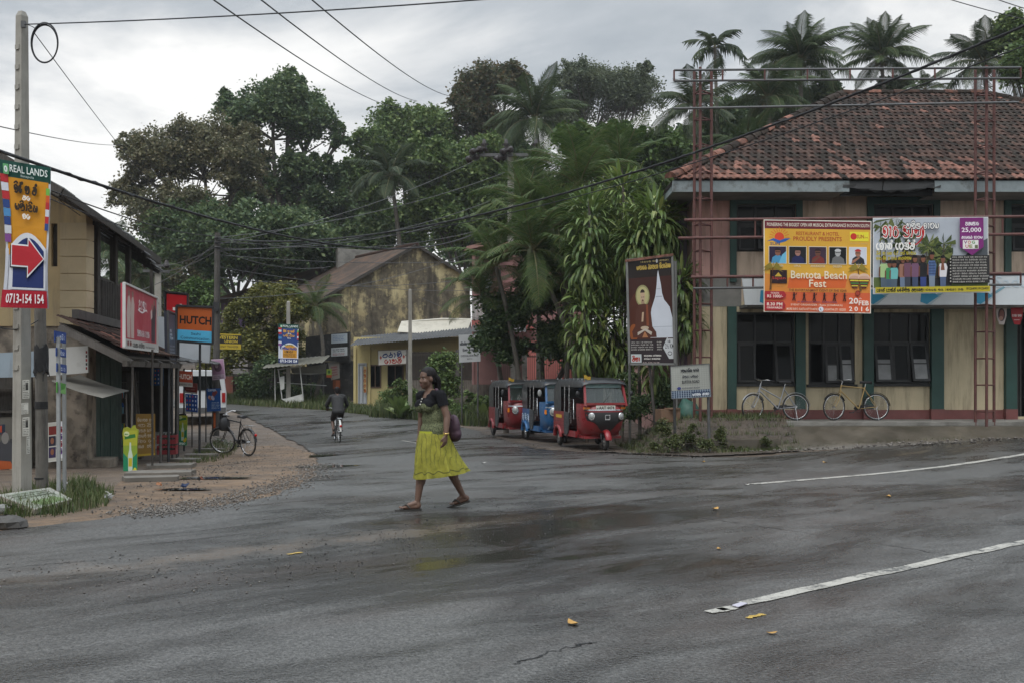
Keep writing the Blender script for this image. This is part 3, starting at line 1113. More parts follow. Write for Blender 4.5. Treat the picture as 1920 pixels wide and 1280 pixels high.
part('pink_wall_bay', mb, PINK, bld)
mb = MB()
mb.bb(XL, bx(1390), YW - .006, YW + .2, bz(575), bz(520))
part('bare_concrete_beam', mb, CONC, bld)
mb = MB()
mb.bb(bx(1390), XR, YW - .03, YW, bz(586), bz(574))
part('lintel_band', mb, CREAM, bld)
# end walls, back, inner room (one shell so that the openings are deep and dark)
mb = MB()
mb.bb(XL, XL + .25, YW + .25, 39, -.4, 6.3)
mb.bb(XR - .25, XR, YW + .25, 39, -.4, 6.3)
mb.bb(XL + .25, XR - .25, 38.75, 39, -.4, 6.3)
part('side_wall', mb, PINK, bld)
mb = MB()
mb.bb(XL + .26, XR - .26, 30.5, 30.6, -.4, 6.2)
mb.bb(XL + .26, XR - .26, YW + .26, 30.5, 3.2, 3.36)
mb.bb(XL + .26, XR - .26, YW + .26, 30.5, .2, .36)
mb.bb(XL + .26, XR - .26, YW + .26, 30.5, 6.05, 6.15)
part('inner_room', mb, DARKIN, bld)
mb = MB()
xa = XL - .62
mb.bb(xa, XL - .004, 27.2, 27.35, -.3, 5.7)
part('wooden_side_panel', mb, M('dark_red_brown_boards', (.10, .045, .035), .6, .3, 3, .2, grain=(3, (14, 14, .5), .5, (.05, .025, .02, 1))), bld)
mb = MB()
mb.bb(bx(1284), XL - .01, 26.2, 26.4, -.3, 5.9)
part('side_post', mb, M('mauve_paint', (.17, .12, .16), .6, .3, 3, .15), bld)
# pilasters with red feet
for a, b, top, pr in ((1363, 1379, 3.22, .14), (1490, 1508, 3.22, .14), (1617, 1635, 3.22, .14), (1743, 1766, 3.22, .14), (1882, 1902, 3.22, .14), (2010, 2030, 3.22, .14)):
    mb = MB()
    mb.bb(bx(a), bx(b), YW - pr, YW, .62, top)
    p = part('pilaster', mb, GREENP, bld)
    f = MB()
    f.bb(bx(a) - .015, bx(b) + .015, YW - pr - .015, YW, .36, .62)
    part('pilaster_foot', f, MAROON, p, loc=(0, 0, 0))
mb = MB()
for a, b in ((XL, bx(1363)), (bx(1379), bx(1490)), (bx(1508), bx(1617)), (bx(1635), bx(1743)), (bx(1766), bx(1882)), (bx(2030), XR)):
    mb.bb(a + .016, b - .016, YW - .025, YW, .36, .60)
part('base_band', mb, MAROON, bld)
def sash(parent, x0, x1, z0, z1, y, tilt, mid=False):
    """top-hung casement; tilt swings its foot outwards (towards -y)"""
    f, gl = MB(), MB()
    hh = z1 - z0
    r = Matrix.Rotation(-tilt, 4, 'X')
    o = Matrix.Translation((0, y, z1)) @ r
    def q(mb, a, b, c, d, e=.022, yy=0):
        n0 = len(mb.v)
        mb.bb(a, b, yy - e, yy + e, c, d)
        for i in range(n0, len(mb.v)):
            mb.v[i] = tuple(o @ V(mb.v[i]))
    w = .06
    q(f, x0, x0 + w, -hh, 0); q(f, x1 - w, x1, -hh, 0)
    q(f, x0 + w, x1 - w, -w, 0); q(f, x0 + w, x1 - w, -hh, -hh + w)
    if mid:
        q(f, x0 + w, x1 - w, -hh * .55, -hh * .55 + .03)
    q(gl, x0 + w, x1 - w, -hh + w, -w, .004)
    part('sash', f, DARKW, parent, loc=(0, 0, 0))
    part('pane', gl, GLASS, parent, loc=(0, 0, 0))
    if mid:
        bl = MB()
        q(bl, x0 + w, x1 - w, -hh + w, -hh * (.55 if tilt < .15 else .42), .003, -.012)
        part('painted_reflection', bl, PANE_REFL, parent, loc=(0, 0, 0))  # pale sheet painted as the white reflection in the lower pane
PANE_REFL = M('pale_reflection_paint', (.22, .225, .225), .6, .3, 3, .1)
def window(x0, x1, z0, z1, split, sashes, kind='window', sill=True):
    mb = MB()
    y0, y1 = YW + .03, YW + .13
    w = .06
    mb.bb(x0, x0 + w, y0, y1, z0, z1); mb.bb(x1 - w, x1, y0, y1, z0, z1)
    mb.bb(x0 + w, x1 - w, y0, y1, z1 - w, z1); mb.bb(x0 + w, x1 - w, y0, y1, z0, z0 + w)
    for i in range(1, split):
        c = x0 + (x1 - x0) * i / split
        mb.bb(c - .025, c + .025, y0, y1, z0 + w, z1 - w)
    zt = z0 + (z1 - z0) * .56
    mb.bb(x0 + w, x1 - w, y0 + .004, y1 - .004, zt, zt + .05)
    o = part(kind, mb, DARKW, bld)
    for i in range(split):
        a, b = x0 + w + (x1 - x0 - 2 * w) * i / split, x0 + w + (x1 - x0 - 2 * w) * (i + 1) / split
        g = MB()
        g.bb(a, b, y0 + .045, y0 + .05, zt + .05, z1 - w)
        part('pane', g, GLASS, o, loc=(0, 0, 0))
    for (i, t, md) in sashes:
        a, b = x0 + w + (x1 - x0 - 2 * w) * i / split, x0 + w + (x1 - x0 - 2 * w) * (i + 1) / split
        sash(o, a + .005, b - .005, z0 + .03, zt, y0 + .01, t, md)
    if sill:
        s = MB()
        s.bb(x0 - .05, x1 + .05, YW - .06, YW + .03, z0 - .07, z0)
        part('window_sill', s, DARKW, o, loc=(0, 0, 0))
    return o
h = lower_holes
window(*h[0], 3, [(0, .06, 0), (2, .22, 0)])
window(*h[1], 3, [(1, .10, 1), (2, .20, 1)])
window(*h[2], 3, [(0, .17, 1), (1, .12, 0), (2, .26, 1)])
window(*h[4], 3, [(0, .1, 0), (1, .1, 0), (2, .1, 0)])
for i, u in enumerate(upper_holes):
    o = window(*u, 3, [(0, .05, 0)] + ([(2, .25, 0)] if i else [(1, .3, 0)]), 'upper_window', False)
    mb = MB()
    a, b, c, d = u
    mb.bb(a - .16, a, YW - .08, YW, ZM + .5, d + .18); mb.bb(b, b + .16, YW - .08, YW, ZM + .5, d + .18)
    mb.bb(a, b, YW - .08, YW, d, d + .18)
    part('green_window_surround', mb, GREENP, o, loc=(0, 0, 0))
# shop door opening on the right: dark shutters folded inside
mb = MB()
for i in range(4):
    mb.bb(h[3][0] + .05 + i * .08, h[3][0] + .1 + i * .08, YW + .3, YW + .9, .42, 3.1)
part('folded_door', mb, M('dark_plank', (.025, .022, .02), .6, .3, 4, .2), bld)
# canopy slab
mb = MB()
mb.bb(bx(1386), XR + .2, 24.62, YW - .02, 3.16, 3.24)
part('canopy_slab', mb, CONC, bld)
# roof
E0 = V((3.88, 24.25, 6.22))
RZ, RY = 10.38, 31.7
RXL, RXR, EXR = 10.5, 14.95, 21.6
VL = math.hypot(RY - E0.y, RZ - E0.z)
vd = V((0, RY - E0.y, RZ - E0.z)) / VL
nd_ = V((0, -vd.z, vd.y))
mb = MB()
ridge = [V((RXL, RY, RZ)), V((RXR, RY, RZ))]
bk = RY + (RY - E0.y)
ev = [E0, V((EXR, E0.y, E0.z)), V((EXR, bk, E0.z)), V((E0.x, bk, E0.z))]
for q in ([ev[0], ev[1], ridge[1], ridge[0]], [ev[3], ev[0], ridge[0]], [ev[1], ev[2], ridge[1]], [ev[2], ev[3], ridge[0], ridge[1]]):
    mb.prism([p - V((0, 0, .03)) for p in q], (0, 0, -.1))
part('roof_deck', mb, TDRK, bld)
def tile_mb(w=.2, L=.40, hgt=.03):
    mb = MB()
    prof = [(0, .0), (.2, .75), (.42, 1), (.62, .55), (.8, .12), (1.02, .05)]
    top = [V((u * w, v, .010 + hgt * zz + (.032 if v == 0 else .010))) for v in (0, L) for u, zz in prof]
    k = len(prof)
    mb.add(top, [(i, i + 1, k + i + 1, k + i) for i in range(k - 1)], 0, True)
    low = [p - V((0, 0, .03)) for p in top[:k]]
    mb.add(top[:k] + low, [(i, k + i, k + i + 1, i + 1) for i in range(k - 1)], 0)
    return mb
def roof_tiles(parent, O, ux, vv, rows, span, w, row, pick, limit, view, mats, seed=1):
    """rows of tiles; 'span(v)' gives the left/right ends; the first `limit` in view are parts, the rest one mass"""
    r = random.Random(seed)
    n = ux.cross(vv).normalized()
    rot = Matrix((ux, vv, n)).transposed().to_4x4()
    base = [tile_mb(w, row * 1.2).mesh('tile', m) for m in mats]
    tm = tile_mb(w, row * 1.2)
    tv = np.array(tm.v)
    tf = [tuple(f) for f in tm.f]
    rest = MB()
    cnt = 0
    for j in range(rows):
        a, b = span(j * row)
        k = int((b - a) / w)
        for i in range(k):
            u = a + i * w
            o = O + ux * u + vv * (j * row) + n * r.uniform(0, .012)
            mi = pick(r, j, u)
            yaw = r.uniform(-.02, .02)
            mt = Matrix.Translation(o) @ rot @ Matrix.Rotation(yaw, 4, 'Z')
            if cnt < limit and view(o):
                t = link('roof_tile', base[mi], parent)
                t.matrix_local = Matrix.Translation(-WORLDP[parent.name]) @ mt
                cnt += 1
            else:
                rest.add([mt @ V(p) for p in tv], tf, mi, True)
    if rest.v:
        tag(part('roof_tiling', rest, mats, parent), kind='stuff')
from mathutils import noise as MN
def pick_main(r, j, u):
    q = MN.noise((u * .7, j * .4, 3.1)) * .7
    p = (.78 - .15 * j if j < 5 else .035) + q * (.5 if j < 5 else .08)
    if r.random() < p:
        return 0
    return 1 if r.random() < .55 + q * .4 else 2
def span_main(v):
    f = v / VL
    return E0.x + (RXL - E0.x) * f - E0.x + .05, EXR + (RXR - EXR) * f - E0.x - .05
roof_tiles(bld, E0 + nd_ * .02 - vd * .06, V((1, 0, 0)), vd, 25, span_main, .185, VL / 25, pick_main, 300, lambda o: o.x < 12.7, [TRED, TMID, TDRK], 4)
# hip and ridge tiles
def ridge_run(a, b, n, parent, seed, pr):
    r = random.Random(seed)
    ms = []
    d = (b - a).normalized()
    s = d.cross(V((0, 0, 1))).normalized()
    upv = s.cross(d)
    L = (b - a).length / n
    for mm in (TRED, TMID, TDRK):
        mb = MB()
        rings = []
        for t, q in ((0, 1.12), (L * 1.1, .95)):
            rings.append([V((math.cos(PI * i / 6) * .15 * q, t, math.sin(PI * i / 6) * .13 * q)) for i in range(7)])
        mb.loft(rings, False, False)
        mb.add(rings[0], [tuple(range(7))])
        ms.append(mb.mesh('ridge_tile', mm))
    rot = Matrix((s, d, upv)).transposed().to_4x4()
    for i in range(n):
        o = a + d * (L * i) + upv * .03
        t = link('ridge_tile', ms[pr(r, i)], parent)
        t.matrix_local = Matrix.Translation(o - WORLDP[parent.name]) @ rot @ Matrix.Rotation(r.uniform(-.04, .04), 4, 'X')
ridge_run(E0 + V((-.02, -.05, .02)), ridge[0], 25, bld, 1, lambda r, i: 0 if i in (0, 1, 2, 4, 5, 8, 12, 15) else 2)
ridge_run(ridge[0], ridge[1], 11, bld, 2, lambda r, i: 0 if i in (2, 8, 10) else r.choice((1, 2)))
ridge_run(ev[1], ridge[1], 24, bld, 3, lambda r, i: 0 if i in (19, 20) else 2)
# eave boards with the broken stretch
mb = MB()
xa, xb = X(1592, 24.25), X(1752, 24.25)
mb.bb(3.9, xa, 24.22, 24.27, 5.93, 6.2); mb.bb(xb, EXR, 24.22, 24.27, 5.93, 6.2)
mb.bb(3.9, 3.95, 24.27, 39, 5.93, 6.2)
part('eave_board', mb, FASCIA, bld)
mb = MB()
mb.bb(3.95, xa - .1, 24.27, YW, 5.935, 5.965); mb.bb(xb + .1, EXR, 24.27, YW, 5.935, 5.965)
mb.bb(3.95, XL, YW, 39, 5.935, 5.965)
part('soffit', mb, M('soffit_board', (.2, .19, .18), .8, .3, 2, .1), bld)
for i in range(7):
    mb = MB()
    x0 = xa - .12 + i * (xb - xa + .2) / 7
    w = R.uniform(.25, .5)
    dz = -.06 - .16 * math.sin(PI * (i + .5) / 7)
    mb.prism([(x0, 24.25, 6.2), (x0 + w, 24.25, 6.2), (x0 + w * .9, 24.2, 6.06 + dz * .5 + R.uniform(-.04, .04)), (x0 + w * .4, 24.22, 6.12 + dz), (x0 - .05, 24.2, 6.1 + dz * .6)], (0, .03, 0))
    part('broken_board', mb, DARKW, bld)
mb = MB()
mb.bb(xa - .1, xb + .1, 24.6, 24.65, 5.9, 6.25)
for i in range(6):
    x0 = xa + i * (xb - xa) / 5
    mb.bb(x0 - .03, x0 + .03, 24.28, 24.6, 6.05, 6.13)
part('rafter', mb, DARKW, bld)
# ---------------------------------------------------------------- porch, ramp, bank
mb = MB()
mb.bb(XL - .3, XR + 1, 23.92, YW + .02, -.8, .36)
tag(part('porch_floor', mb, CONC), kind='structure')
mb = MB()
x0 = X(1452, 23)
rings = []
for i in range(26):
    x = x0 + (XR + 1 - x0) * i / 25
    zb = gz(x, 22.3)
    rings.append([V((x, 23.95, -.9)), V((x, 23.95, .28)), V((x, 23.5, .27)), V((x, 22.9 + .1 * math.sin(i), .5 * zb + .03)), V((x, 22.2 + .12 * math.sin(i * 1.7), zb + .02)), V((x, 22.1, -.9))])
mb.loft(rings, True, True)
tag(part('porch_ramp', mb, WETCONC), kind='structure')
rng = np.random.default_rng(9)
vs, fs = [], []
nx_, ny_ = 22, 16
for j in range(ny_):
    for i in range(nx_):
        x = 2.75 + 3.75 * i / (nx_ - 1)
        y = 22.3 + 3.25 * j / (ny_ - 1)
        hgt = .36 * smooth(22.3, 23.8, y) * smooth(2.75, 3.9, x)
        vs.append((x, y, max(gz(x, y), -.3) * (1 - smooth(22.1, 23.2, y)) - .3 * smooth(22.1, 23.2, y) + hgt + (.3 + .1) * smooth(22.6, 23.8, y) * smooth(3, 4.2, x) + rng.normal() * .02 - .01))
fs = [(j * nx_ + i, j * nx_ + i + 1, (j + 1) * nx_ + i + 1, (j + 1) * nx_ + i) for j in range(ny_ - 1) for i in range(nx_ - 1)]
BANKV = vs
tag(link('earth_bank', npmesh('earth_bank', np.array(vs), np.array(fs), MUD, None, True)), kind='structure')
mb = MB()
mb.bb(X(1335, 22.9), X(1462, 22.9), 22.75, 23.0, -.6, .02)
solo('low_kerb_wall', mb, WETCONC, 'low mossy concrete kerb half hidden in weeds beside the porch ramp', 'kerb wall')
# ---------------------------------------------------------------- pipe towers and rails
RUST = M('rusty_red_paint', (.11, .040, .033), .65, .35, 6, .2, dirt=(7, .55, .15, .8), dcol=(.05, .035, .03))
GREYP = M('grey_galvanised_pipe', (.10, .10, .10), .45, .25, 6, .1, metal=.3)
def tower(label, pl, pm, pr, ytop, zb):
    t = thing('lattice_tower', label, 'lattice tower', (X(pm, 23.6), 23.8, zb), 0, 'pipe towers carrying the hoardings', True)
    zt = Z(ytop, 23.8)
    pts = [V((X(pl, 23.95), 23.95, 0)), V((X(pm, 23.6), 23.6, 0)), V((X(pr, 23.95), 23.95, 0))]
    for p in pts:
        mb = MB()
        mb.tube([p + V((0, 0, zb - .1)), p + V((0, 0, zt))], .036, 8)
        part('upright', mb, RUST, t)
    z = zb + .35
    while z < zt:
        for a, b in ((0, 1), (1, 2), (0, 2)):
            mb = MB()
            mb.tube([pts[a] + V((0, 0, z)), pts[b] + V((0, 0, z))], .018, 5)
            part('rung', mb, RUST, t)
        z += .632
tower('rusty red lattice tower of three pipes beside the tall broad-leaved shrub', 1302, 1313, 1334, 131, .3)
tower('rusty red lattice tower of three pipes standing on the porch at the right', 1829, 1850, 1864, 128, .27)
fr = thing('pipe_frame', 'long horizontal pipes of the hoarding frame crossing the corner building', 'pipe frame', (9, 23.5, .3), 0, None, True)
for (a, ya, b, yb, mt, D) in ((1264, 132, 1914, 127, GREYP, 23.52), (1264, 152, 1914, 147, GREYP, 23.52), (1262, 204, 1910, 192, GREYP, 23.52), (1283, 413, 1960, 406, RUST, 23.5), (1272, 447, 1960, 439, RUST, 23.5), (1296, 520, 1914, 513, RUST, 23.5), (1300, 541, 1914, 534, GREYP, 23.5)):
    mb = MB()
    mb.tube([P(a, ya, D), P(b, yb, D)], .028 if mt is GREYP else .036, 8)
    part('pipe', mb, mt, fr)
for xs_, ya, yb in (([1264, 1355, 1434, 1514, 1594, 1674, 1753, 1914], 132, 152), ([1416, 1430, 1880], 413, 445), ([1364, 1412, 1914], 519, 540)):
    for p in xs_:
        mb = MB()
        mb.tube([P(p, ya - (p - 1264) * .008, 23.51), P(p, yb - (p - 1264) * .008, 23.51)], .022, 6)
        part('strut', mb, RUST, fr)
# ---------------------------------------------------------------- white canopy sign
WHITEP = M('white_sign_sheet', (.62, .66, .68), .4, .1, 1, .05, dirt=(1.2, .55, .25, .4), dcol=(.3, .3, .3), streak=True)
D = 24.55
t = thing('canopy_sign', 'long white and pale blue sign strip along the canopy of the corner building', 'sign', P(1600, 572, D), 0, None, True)
C4 = (P(1391, 518, D), P(2400, 508, D), P(2400, 572, D), P(1397, 572, D))
part('sign_panel', board(*C4, th=.04), WHITEP, t)
pr_ = Print(*C4)
for i in range(10):
    x = .028 + i * .1
    pr_.poly([(x, .1), (x + .012, .02), (x + .035, .28), (x + .02, .52), (x + .004, .5)], '3f8fb0')
    pr_.poly([(x + .035, .28), (x + .06, .55), (x + .058, .6), (x + .03, .34)], '7ea6b4')
    pr_.poly([(x + .012, .02), (x + .02, .02), (x + .04, .3), (x + .035, .28)], 'a9bcc4')
pr_.text('Sadu', .47, .55, .53, .92, 'c9d6de')
pr_.rect(0, .93, 1, 1.0, '2e3440')
pr_.done(t)
# ---------------------------------------------------------------- hoardings
D = 23.42
A4 = (P(1432, 412, D), P(1634, 415, D), P(1633, 588, D), P(1432, 585, D))
t = thing('event_banner', 'orange and yellow beach party banner with five portraits hung on the pipe frame', 'banner', P(1533, 587, D), 0, None, True)
part('banner_sheet', board(*A4, th=.015), flat('d9a53a'), t)
p = Print(*A4)
p.rect(.0, .0, 1, 1, 'e0dcd0').rect(.008, .008, .992, .99, 'dba83c')
p.poly([(.008, .008), (.992, .008), (.992, .42), (.75, .36), (.5, .33), (.3, .36), (.008, .42)], 'd98a3a')
p.rect(.008, .008, .992, .22, 'd5623a')
p.poly([(.22, .26), (.76, .27), (.78, .40), (.24, .38)], 'd9662f')
p.rect(.008, .905, .992, .99, '6a1f2a')
p.text('PIONEERING THE BIGGEST OPEN AIR MUSICAL EXTRAVAGANCE IN DOWN SOUTH', .03, .93, .98, .967, 'e6dccb', .01)
for i in range(11):
    a = PI * i / 10
    p.stroke([(.145 + .055 * math.cos(a), .81 + .062 * math.sin(a)), (.145 + .095 * math.cos(a), .81 + .105 * math.sin(a))], .02, 'd97a2a')
p.ell(.145, .81, .045, .055, 'd8492c')
p.poly([(.03, .765), (.09, .80), (.15, .775), (.20, .80), (.25, .80), (.2, .765), (.14, .745), (.08, .775)], '2b5fa8')
p.text('SUN', .06, .725, .15, .755, '27467d', .01)
p.text('RESTAURANT & HOTEL', .30, .835, .70, .875, 'b5502a', .015)
p.text('PROUDLY PRESENTS', .275, .775, .725, .822, 'b5502a', .015)
p.rect(.80, .78, .975, .88, 'e6d93a').ell(.835, .83, .03, .036, 'c8342a').text('SUN', .865, .808, .93, .85, 'a5242c', .02).text('FM', .937, .81, .965, .825, 'a5242c')
p.lines(.80, .745, .975, .77, 1, 'c9b377', seed=3)
for i, (bgc, top, skin, hair) in enumerate((('2b1f3a', '4a8fb8', '8a5a48', '1c1418'), ('16161a', '1e2452', 'a5786a', '120f10'), ('3d2a3a', '7a2f2a', '6b4436', '2a1a18'), ('0f0f10', '6d6d6d', 'a9a9a9', 'c5c5c5'), ('c9cdd6', '23242c', '9a6a55', 'b02a2a'))):
    x = .05 + i * .186
    p.rect(x - .004, .525, x + .162, .715, 'e8e4d8').rect(x, .53, x + .158, .71, bgc)
    p.poly([(x + .02, .53), (x + .03, .59), (x + .06, .615), (x + .1, .615), (x + .135, .585), (x + .145, .53)], top)
    p.ell(x + .08, .647, .026, .038, skin)
    p.ell(x + .08, .667, .03, .026, hair, a0=0, a1=PI)
    p.rect(x + .058, .647, x + .102, .655, '14100f')
    if i == 0:
        p.poly([(x + .09, .53), (x + .158, .53), (x + .158, .66), (x + .12, .62)], '6fb6d6')
    if i in (2, 4):
        p.poly([(x + .02, .535), (x + .05, .55), (x + .1, .60), (x + .09, .61), (x + .03, .57)], skin)
    p.text(('SHIYAM', 'UPUL', 'ANURADHA', 'DILEEPA', 'R2')[i], x + (.03, .045, .012, .035, .055)[i], .49, x + (.13, .11, .148, .12, .1)[i], .515, 'd9cfae', .01)
p.rect(.058, .31, .215, .455, '2a161c').poly([(.10, .385), (.135, .43), (.145, .415), (.17, .385)], 'c9a53a').text('Sapan', .075, .345, .2, .385, 'c8443a')
p.lines(.07, .27, .2, .30, 2, 'b98a4a', seed=4)
for sx_, bx_ in ((-1, .06), (1, .9)):
    p.poly([(bx_ - .01, .24), (bx_ + .01, .24), (bx_ - .02 * sx_, .48), (bx_ - .03 * sx_, .48)], '6b4a22')
    for k in range(7):
        a = -.3 + k * .6
        p.poly([(bx_ - .025 * sx_, .48), (bx_ - .025 * sx_ + .05 * math.cos(a), .48 + .06 * math.sin(a) + .015), (bx_ - .025 * sx_ + .1 * math.cos(a), .48 + .07 * math.sin(a) - .03)], '8a7a2e')
p.text('Bentota Beach', .25, .365, .77, .45, 'efe3c6', .012)
p.text('Fest', .42, .275, .58, .355, 'efe3c6', .012)
for q in (.845, .93):
    p.ell(q, .385, .055, .045, 'd9b8a0').ell(q, .375, .05, .03, 'caa18c')
    p.poly([(q - .055, .37), (q + .055, .37), (q + .02, .27), (q - .02, .27)], '5d2a26')
    p.rect(q - .045, .345, q + .045, .36, 'd3c23a').rect(q - .036, .315, q + .036, .33, '3c7a3f').rect(q - .03, .29, q + .03, .30, 'd3c23a')
p.text('THE ENTERTAINMENT EVENT OF THE YEAR', .23, .228, .77, .252, '5a2430', .01)
for k in range(6):
    x = .28 + k * .094
    p.ell(x, .205, .008, .011, '2a1518')
    p.poly([(x - .012, .195), (x + .012, .195), (x + .008, .165), (x + .016, .125), (x + .006, .125), (x, .155), (x - .01, .125), (x - .018, .127), (x - .008, .165)], '2a1518')
    p.poly([(x + .01, .19), (x + .026, .2 + .015 * (-1) ** k), (x + .024, .19)], '2a1518')
p.ell(.872, .215, .024, .03, '7a2a22').ell(.872, .215, .017, .021, 'a5432f')
for a, b, tx, y1, y2 in ((.155, .215, 'TICKETS', .195, .215), (.155, .215, 'RS 1000/-', .158, .187), (.03, .11, '8.30 PM', .072, .105), (.03, .11, 'ONWARDS', .042, .062)):
    pass
p.poly([(.008, .145), (.17, .145), (.2, .165), (.205, .19), (.185, .225), (.008, .225)], 'a8242f')
p.poly([(.008, .02), (.16, .02), (.195, .045), (.2, .075), (.18, .115), (.008, .115)], 'a8242f')
p.text('TICKETS', .06, .195, .14, .213, 'eee3d5', .01).text('RS 1000/-', .03, .155, .175, .187, 'eee3d5', .012)
p.text('8.30 PM', .025, .068, .17, .102, 'eee3d5', .015).text('ONWARDS', .025, .035, .17, .057, 'eee3d5', .012)
p.text('AT BENTOTA BEACH - ROBOLGODA', .31, .105, .68, .122, '27306a', .01)
p.text('EVENT ORGANIZER : Rasta (CHARAKA)', .25, .066, .73, .092, 'ead9c2', .008)
p.text('MORE INFO: RASTA 077 9144742', .21, .022, .5, .048, 'ead9c2', .008).text('LASANTHA 071 1002503', .56, .022, .76, .048, 'ead9c2', .008).ell(.53, .036, .024, .028, 'dfe3ea').text('L', .521, .024, .539, .048, '27467d', .02)
p.text('20', .79, .10, .875, .165, 'ece6dc', .02).text('th', .88, .15, .905, .168, 'ece6dc').text('FEB', .88, .085, .975, .135, 'ece6dc', .02).text('2 0 1 6', .79, .02, .975, .07, 'ece6dc', .02)
p.done(t)
D = 23.40
B4 = (P(1637, 409, D), P(1853, 407, D), P(1854, 549, D), P(1637, 552, D))
t = thing('textile_hoarding', 'grey hoarding with a row of eight people under palms and a purple ribbon', 'hoarding', P(1745, 551, D), 0, None, True)
part('hoarding_sheet', board(*B4, th=.02), flat('c9ccd2'), t)
p = Print(*B4)
p.rect(0, 0, 1, 1, 'd8d8d4').rect(.006, .01, .994, .99, 'b3b9c2')
rr = random.Random(5)
p.rect(.006, .08, .994, .22, '5a6a3a')
p.rect(.15, .1, .68, .44, '2c2b2e')
p.poly([(.1, .43), (.3, .52), (.68, .46), (.7, .40), (.12, .40)], '4b3f3a')
p.poly([(.74, .4), (.88, .62), (.994, .72), (.994, .38)], '53585e')
for k in range(17):
    x, y, s = (rr.uniform(.02, .30) if k < 6 else rr.uniform(.45, .75)), (rr.uniform(.62, .95) if k < 6 else rr.uniform(.42, .68)), rr.uniform(.05, .10)
    p.rect(x - .004, .2, x + .004, y, '4c4636')
    for q in range(9):
        a = q * .7 + rr.random()
        p.poly([(x, y), (x + s * math.cos(a) + .01, y + s * 1.3 * math.sin(a) + .03), (x + 1.15 * s * math.cos(a), y + 1.2 * s * math.sin(a) - .03)], rr.choice(('3d4a24', '55602e', '2c3a1c', '6d7440')))
for k in range(6):
    a = 3.3 + k * .45
    p.poly([(.2, .995), (.2 + .2 * math.cos(a) + .02, .99 + .3 * math.sin(a) + .02), (.2 + .22 * math.cos(a), .97 + .33 * math.sin(a))], '4a5430')
ppl = [(.085, 'a9c489', .0, '51606e', 1.0), (.135, '3f8f5a', 0, '4b5c6e', .82), (.175, '6fb7b5', 0, '51606e', .82), (.25, '9a6e5c', 0, '6c7c93', .98), (.29, '6e4a5c', .0, '3a3f4c', 1.02), (.355, '73526a', 0, '3d4a66', 1.0), (.425, '18181c', 0, '31417a', 1.0), (.50, '5a74a0', 0, '7b8898', 1.1), (.595, 'd5d2d4', 0, '51607e', .98)]
for (x, sh, _, tr_, s) in ppl:
    b = .085
    p.poly([(x - .024, b), (x + .024, b), (x + .026, b + .14 * s), (x - .026, b + .14 * s)], tr_)
    p.poly([(x - .028, b + .13 * s), (x + .028, b + .13 * s), (x + .038, b + .26 * s), (x + .026, b + .31 * s), (x - .026, b + .31 * s), (x - .038, b + .26 * s)], sh)
    p.poly([(x - .04, b + .26 * s), (x - .028, b + .28 * s), (x - .03, b + .13 * s), (x - .042, b + .15 * s)], '6d4636')
    p.ell(x, b + .365 * s, .019, .045, '7a4e3c').ell(x, b + .385 * s, .021, .036, '151214', a0=-.1, a1=PI + .1)
p.poly([(.575, .3), (.61, .3), (.60, .42), (.585, .42)], '7a4e3c')
for k in range(5):
    p.rect(.475 + k * .012, .24, .478 + k * .012, .42, '2f3f66')
    p.rect(.472, .25 + k * .036, .53, .258 + k * .036, '2f3f66')
p.sin('vAD kAlA', .08, .74, .44, .95, 'f2efe8', .15)
p.sin('vAD kAlA', .08, .745, .44, .945, 'b31f22', .09)
p.stroke(catmull([(.41, .86), (.42, .74), (.36, .64), (.3, .66)], 4), .03, 'b31f22')
p.sin('mul^ik vATup', .28, .845, .56, .955, '3a3f4a', .22).sin('mul^ik vATup', .28, .85, .56, .95, 'e8e6e2', .12)
p.sin('evoAg^h eTk^hs^h', .02, .58, .35, .70, 'eeece6', .15)
p.sin('ir^id l an eh^h hit^h nAmt', .02, .51, .36, .56, 'b5a52c', .16).sin('vADi v^id n mAr sAhAjny', .02, .445, .32, .495, 'b5a52c', .16)
p.poly([(.74, .985), (.945, .985), (.945, .60), (.845, .49), (.74, .60)], '7d2a74')
p.sin('msakAt', .79, .885, .905, .945, 'efe8ee', .15).text('25,000', .755, .785, .925, .855, 'f0e9ee', .02).sin('soAyaur vATup', .755, .71, .935, .755, 'efe8ee', .16)
p.rect(.765, .575, .90, .69, 'e9e6e2')
for q, (ch, cx_, cy_, cl_) in enumerate((('V', .775, .64, '7d2a74'), ('O', .807, .64, 'c85a2a'), ('G', .842, .64, '4b8a3c'), ('U', .787, .588, 'b32a3c'), ('E', .82, .588, '8a8a2a'))):
    p.text(ch, cx_, cy_, cx_ + .028, cy_ + .042, cl_, .03)
p.rect(.868, .58, .895, .625, '6a6f52')
p.rect(.66, .125, .994, .49, '2d2b2b')
p.lines(.675, .13, .985, .49, 10, 'b9b5ae', .16, 8)
for k in range(8):
    p.ell(.655, .15 + k * .042, .006, .01, 'b9b5ae', 8)
p.rect(.006, .01, .994, .085, 'b9a92c')
p.sin('evoAg^h eTk^hs^h pudg^il^ik smAgm', .02, .025, .42, .075, '2a2716', .2).lines(.43, .022, .78, .075, 1, '2a2716', .18, 9).text('0912264098 | 0912264033', .79, .028, .98, .068, '2a2716', .02)
p.done(t)
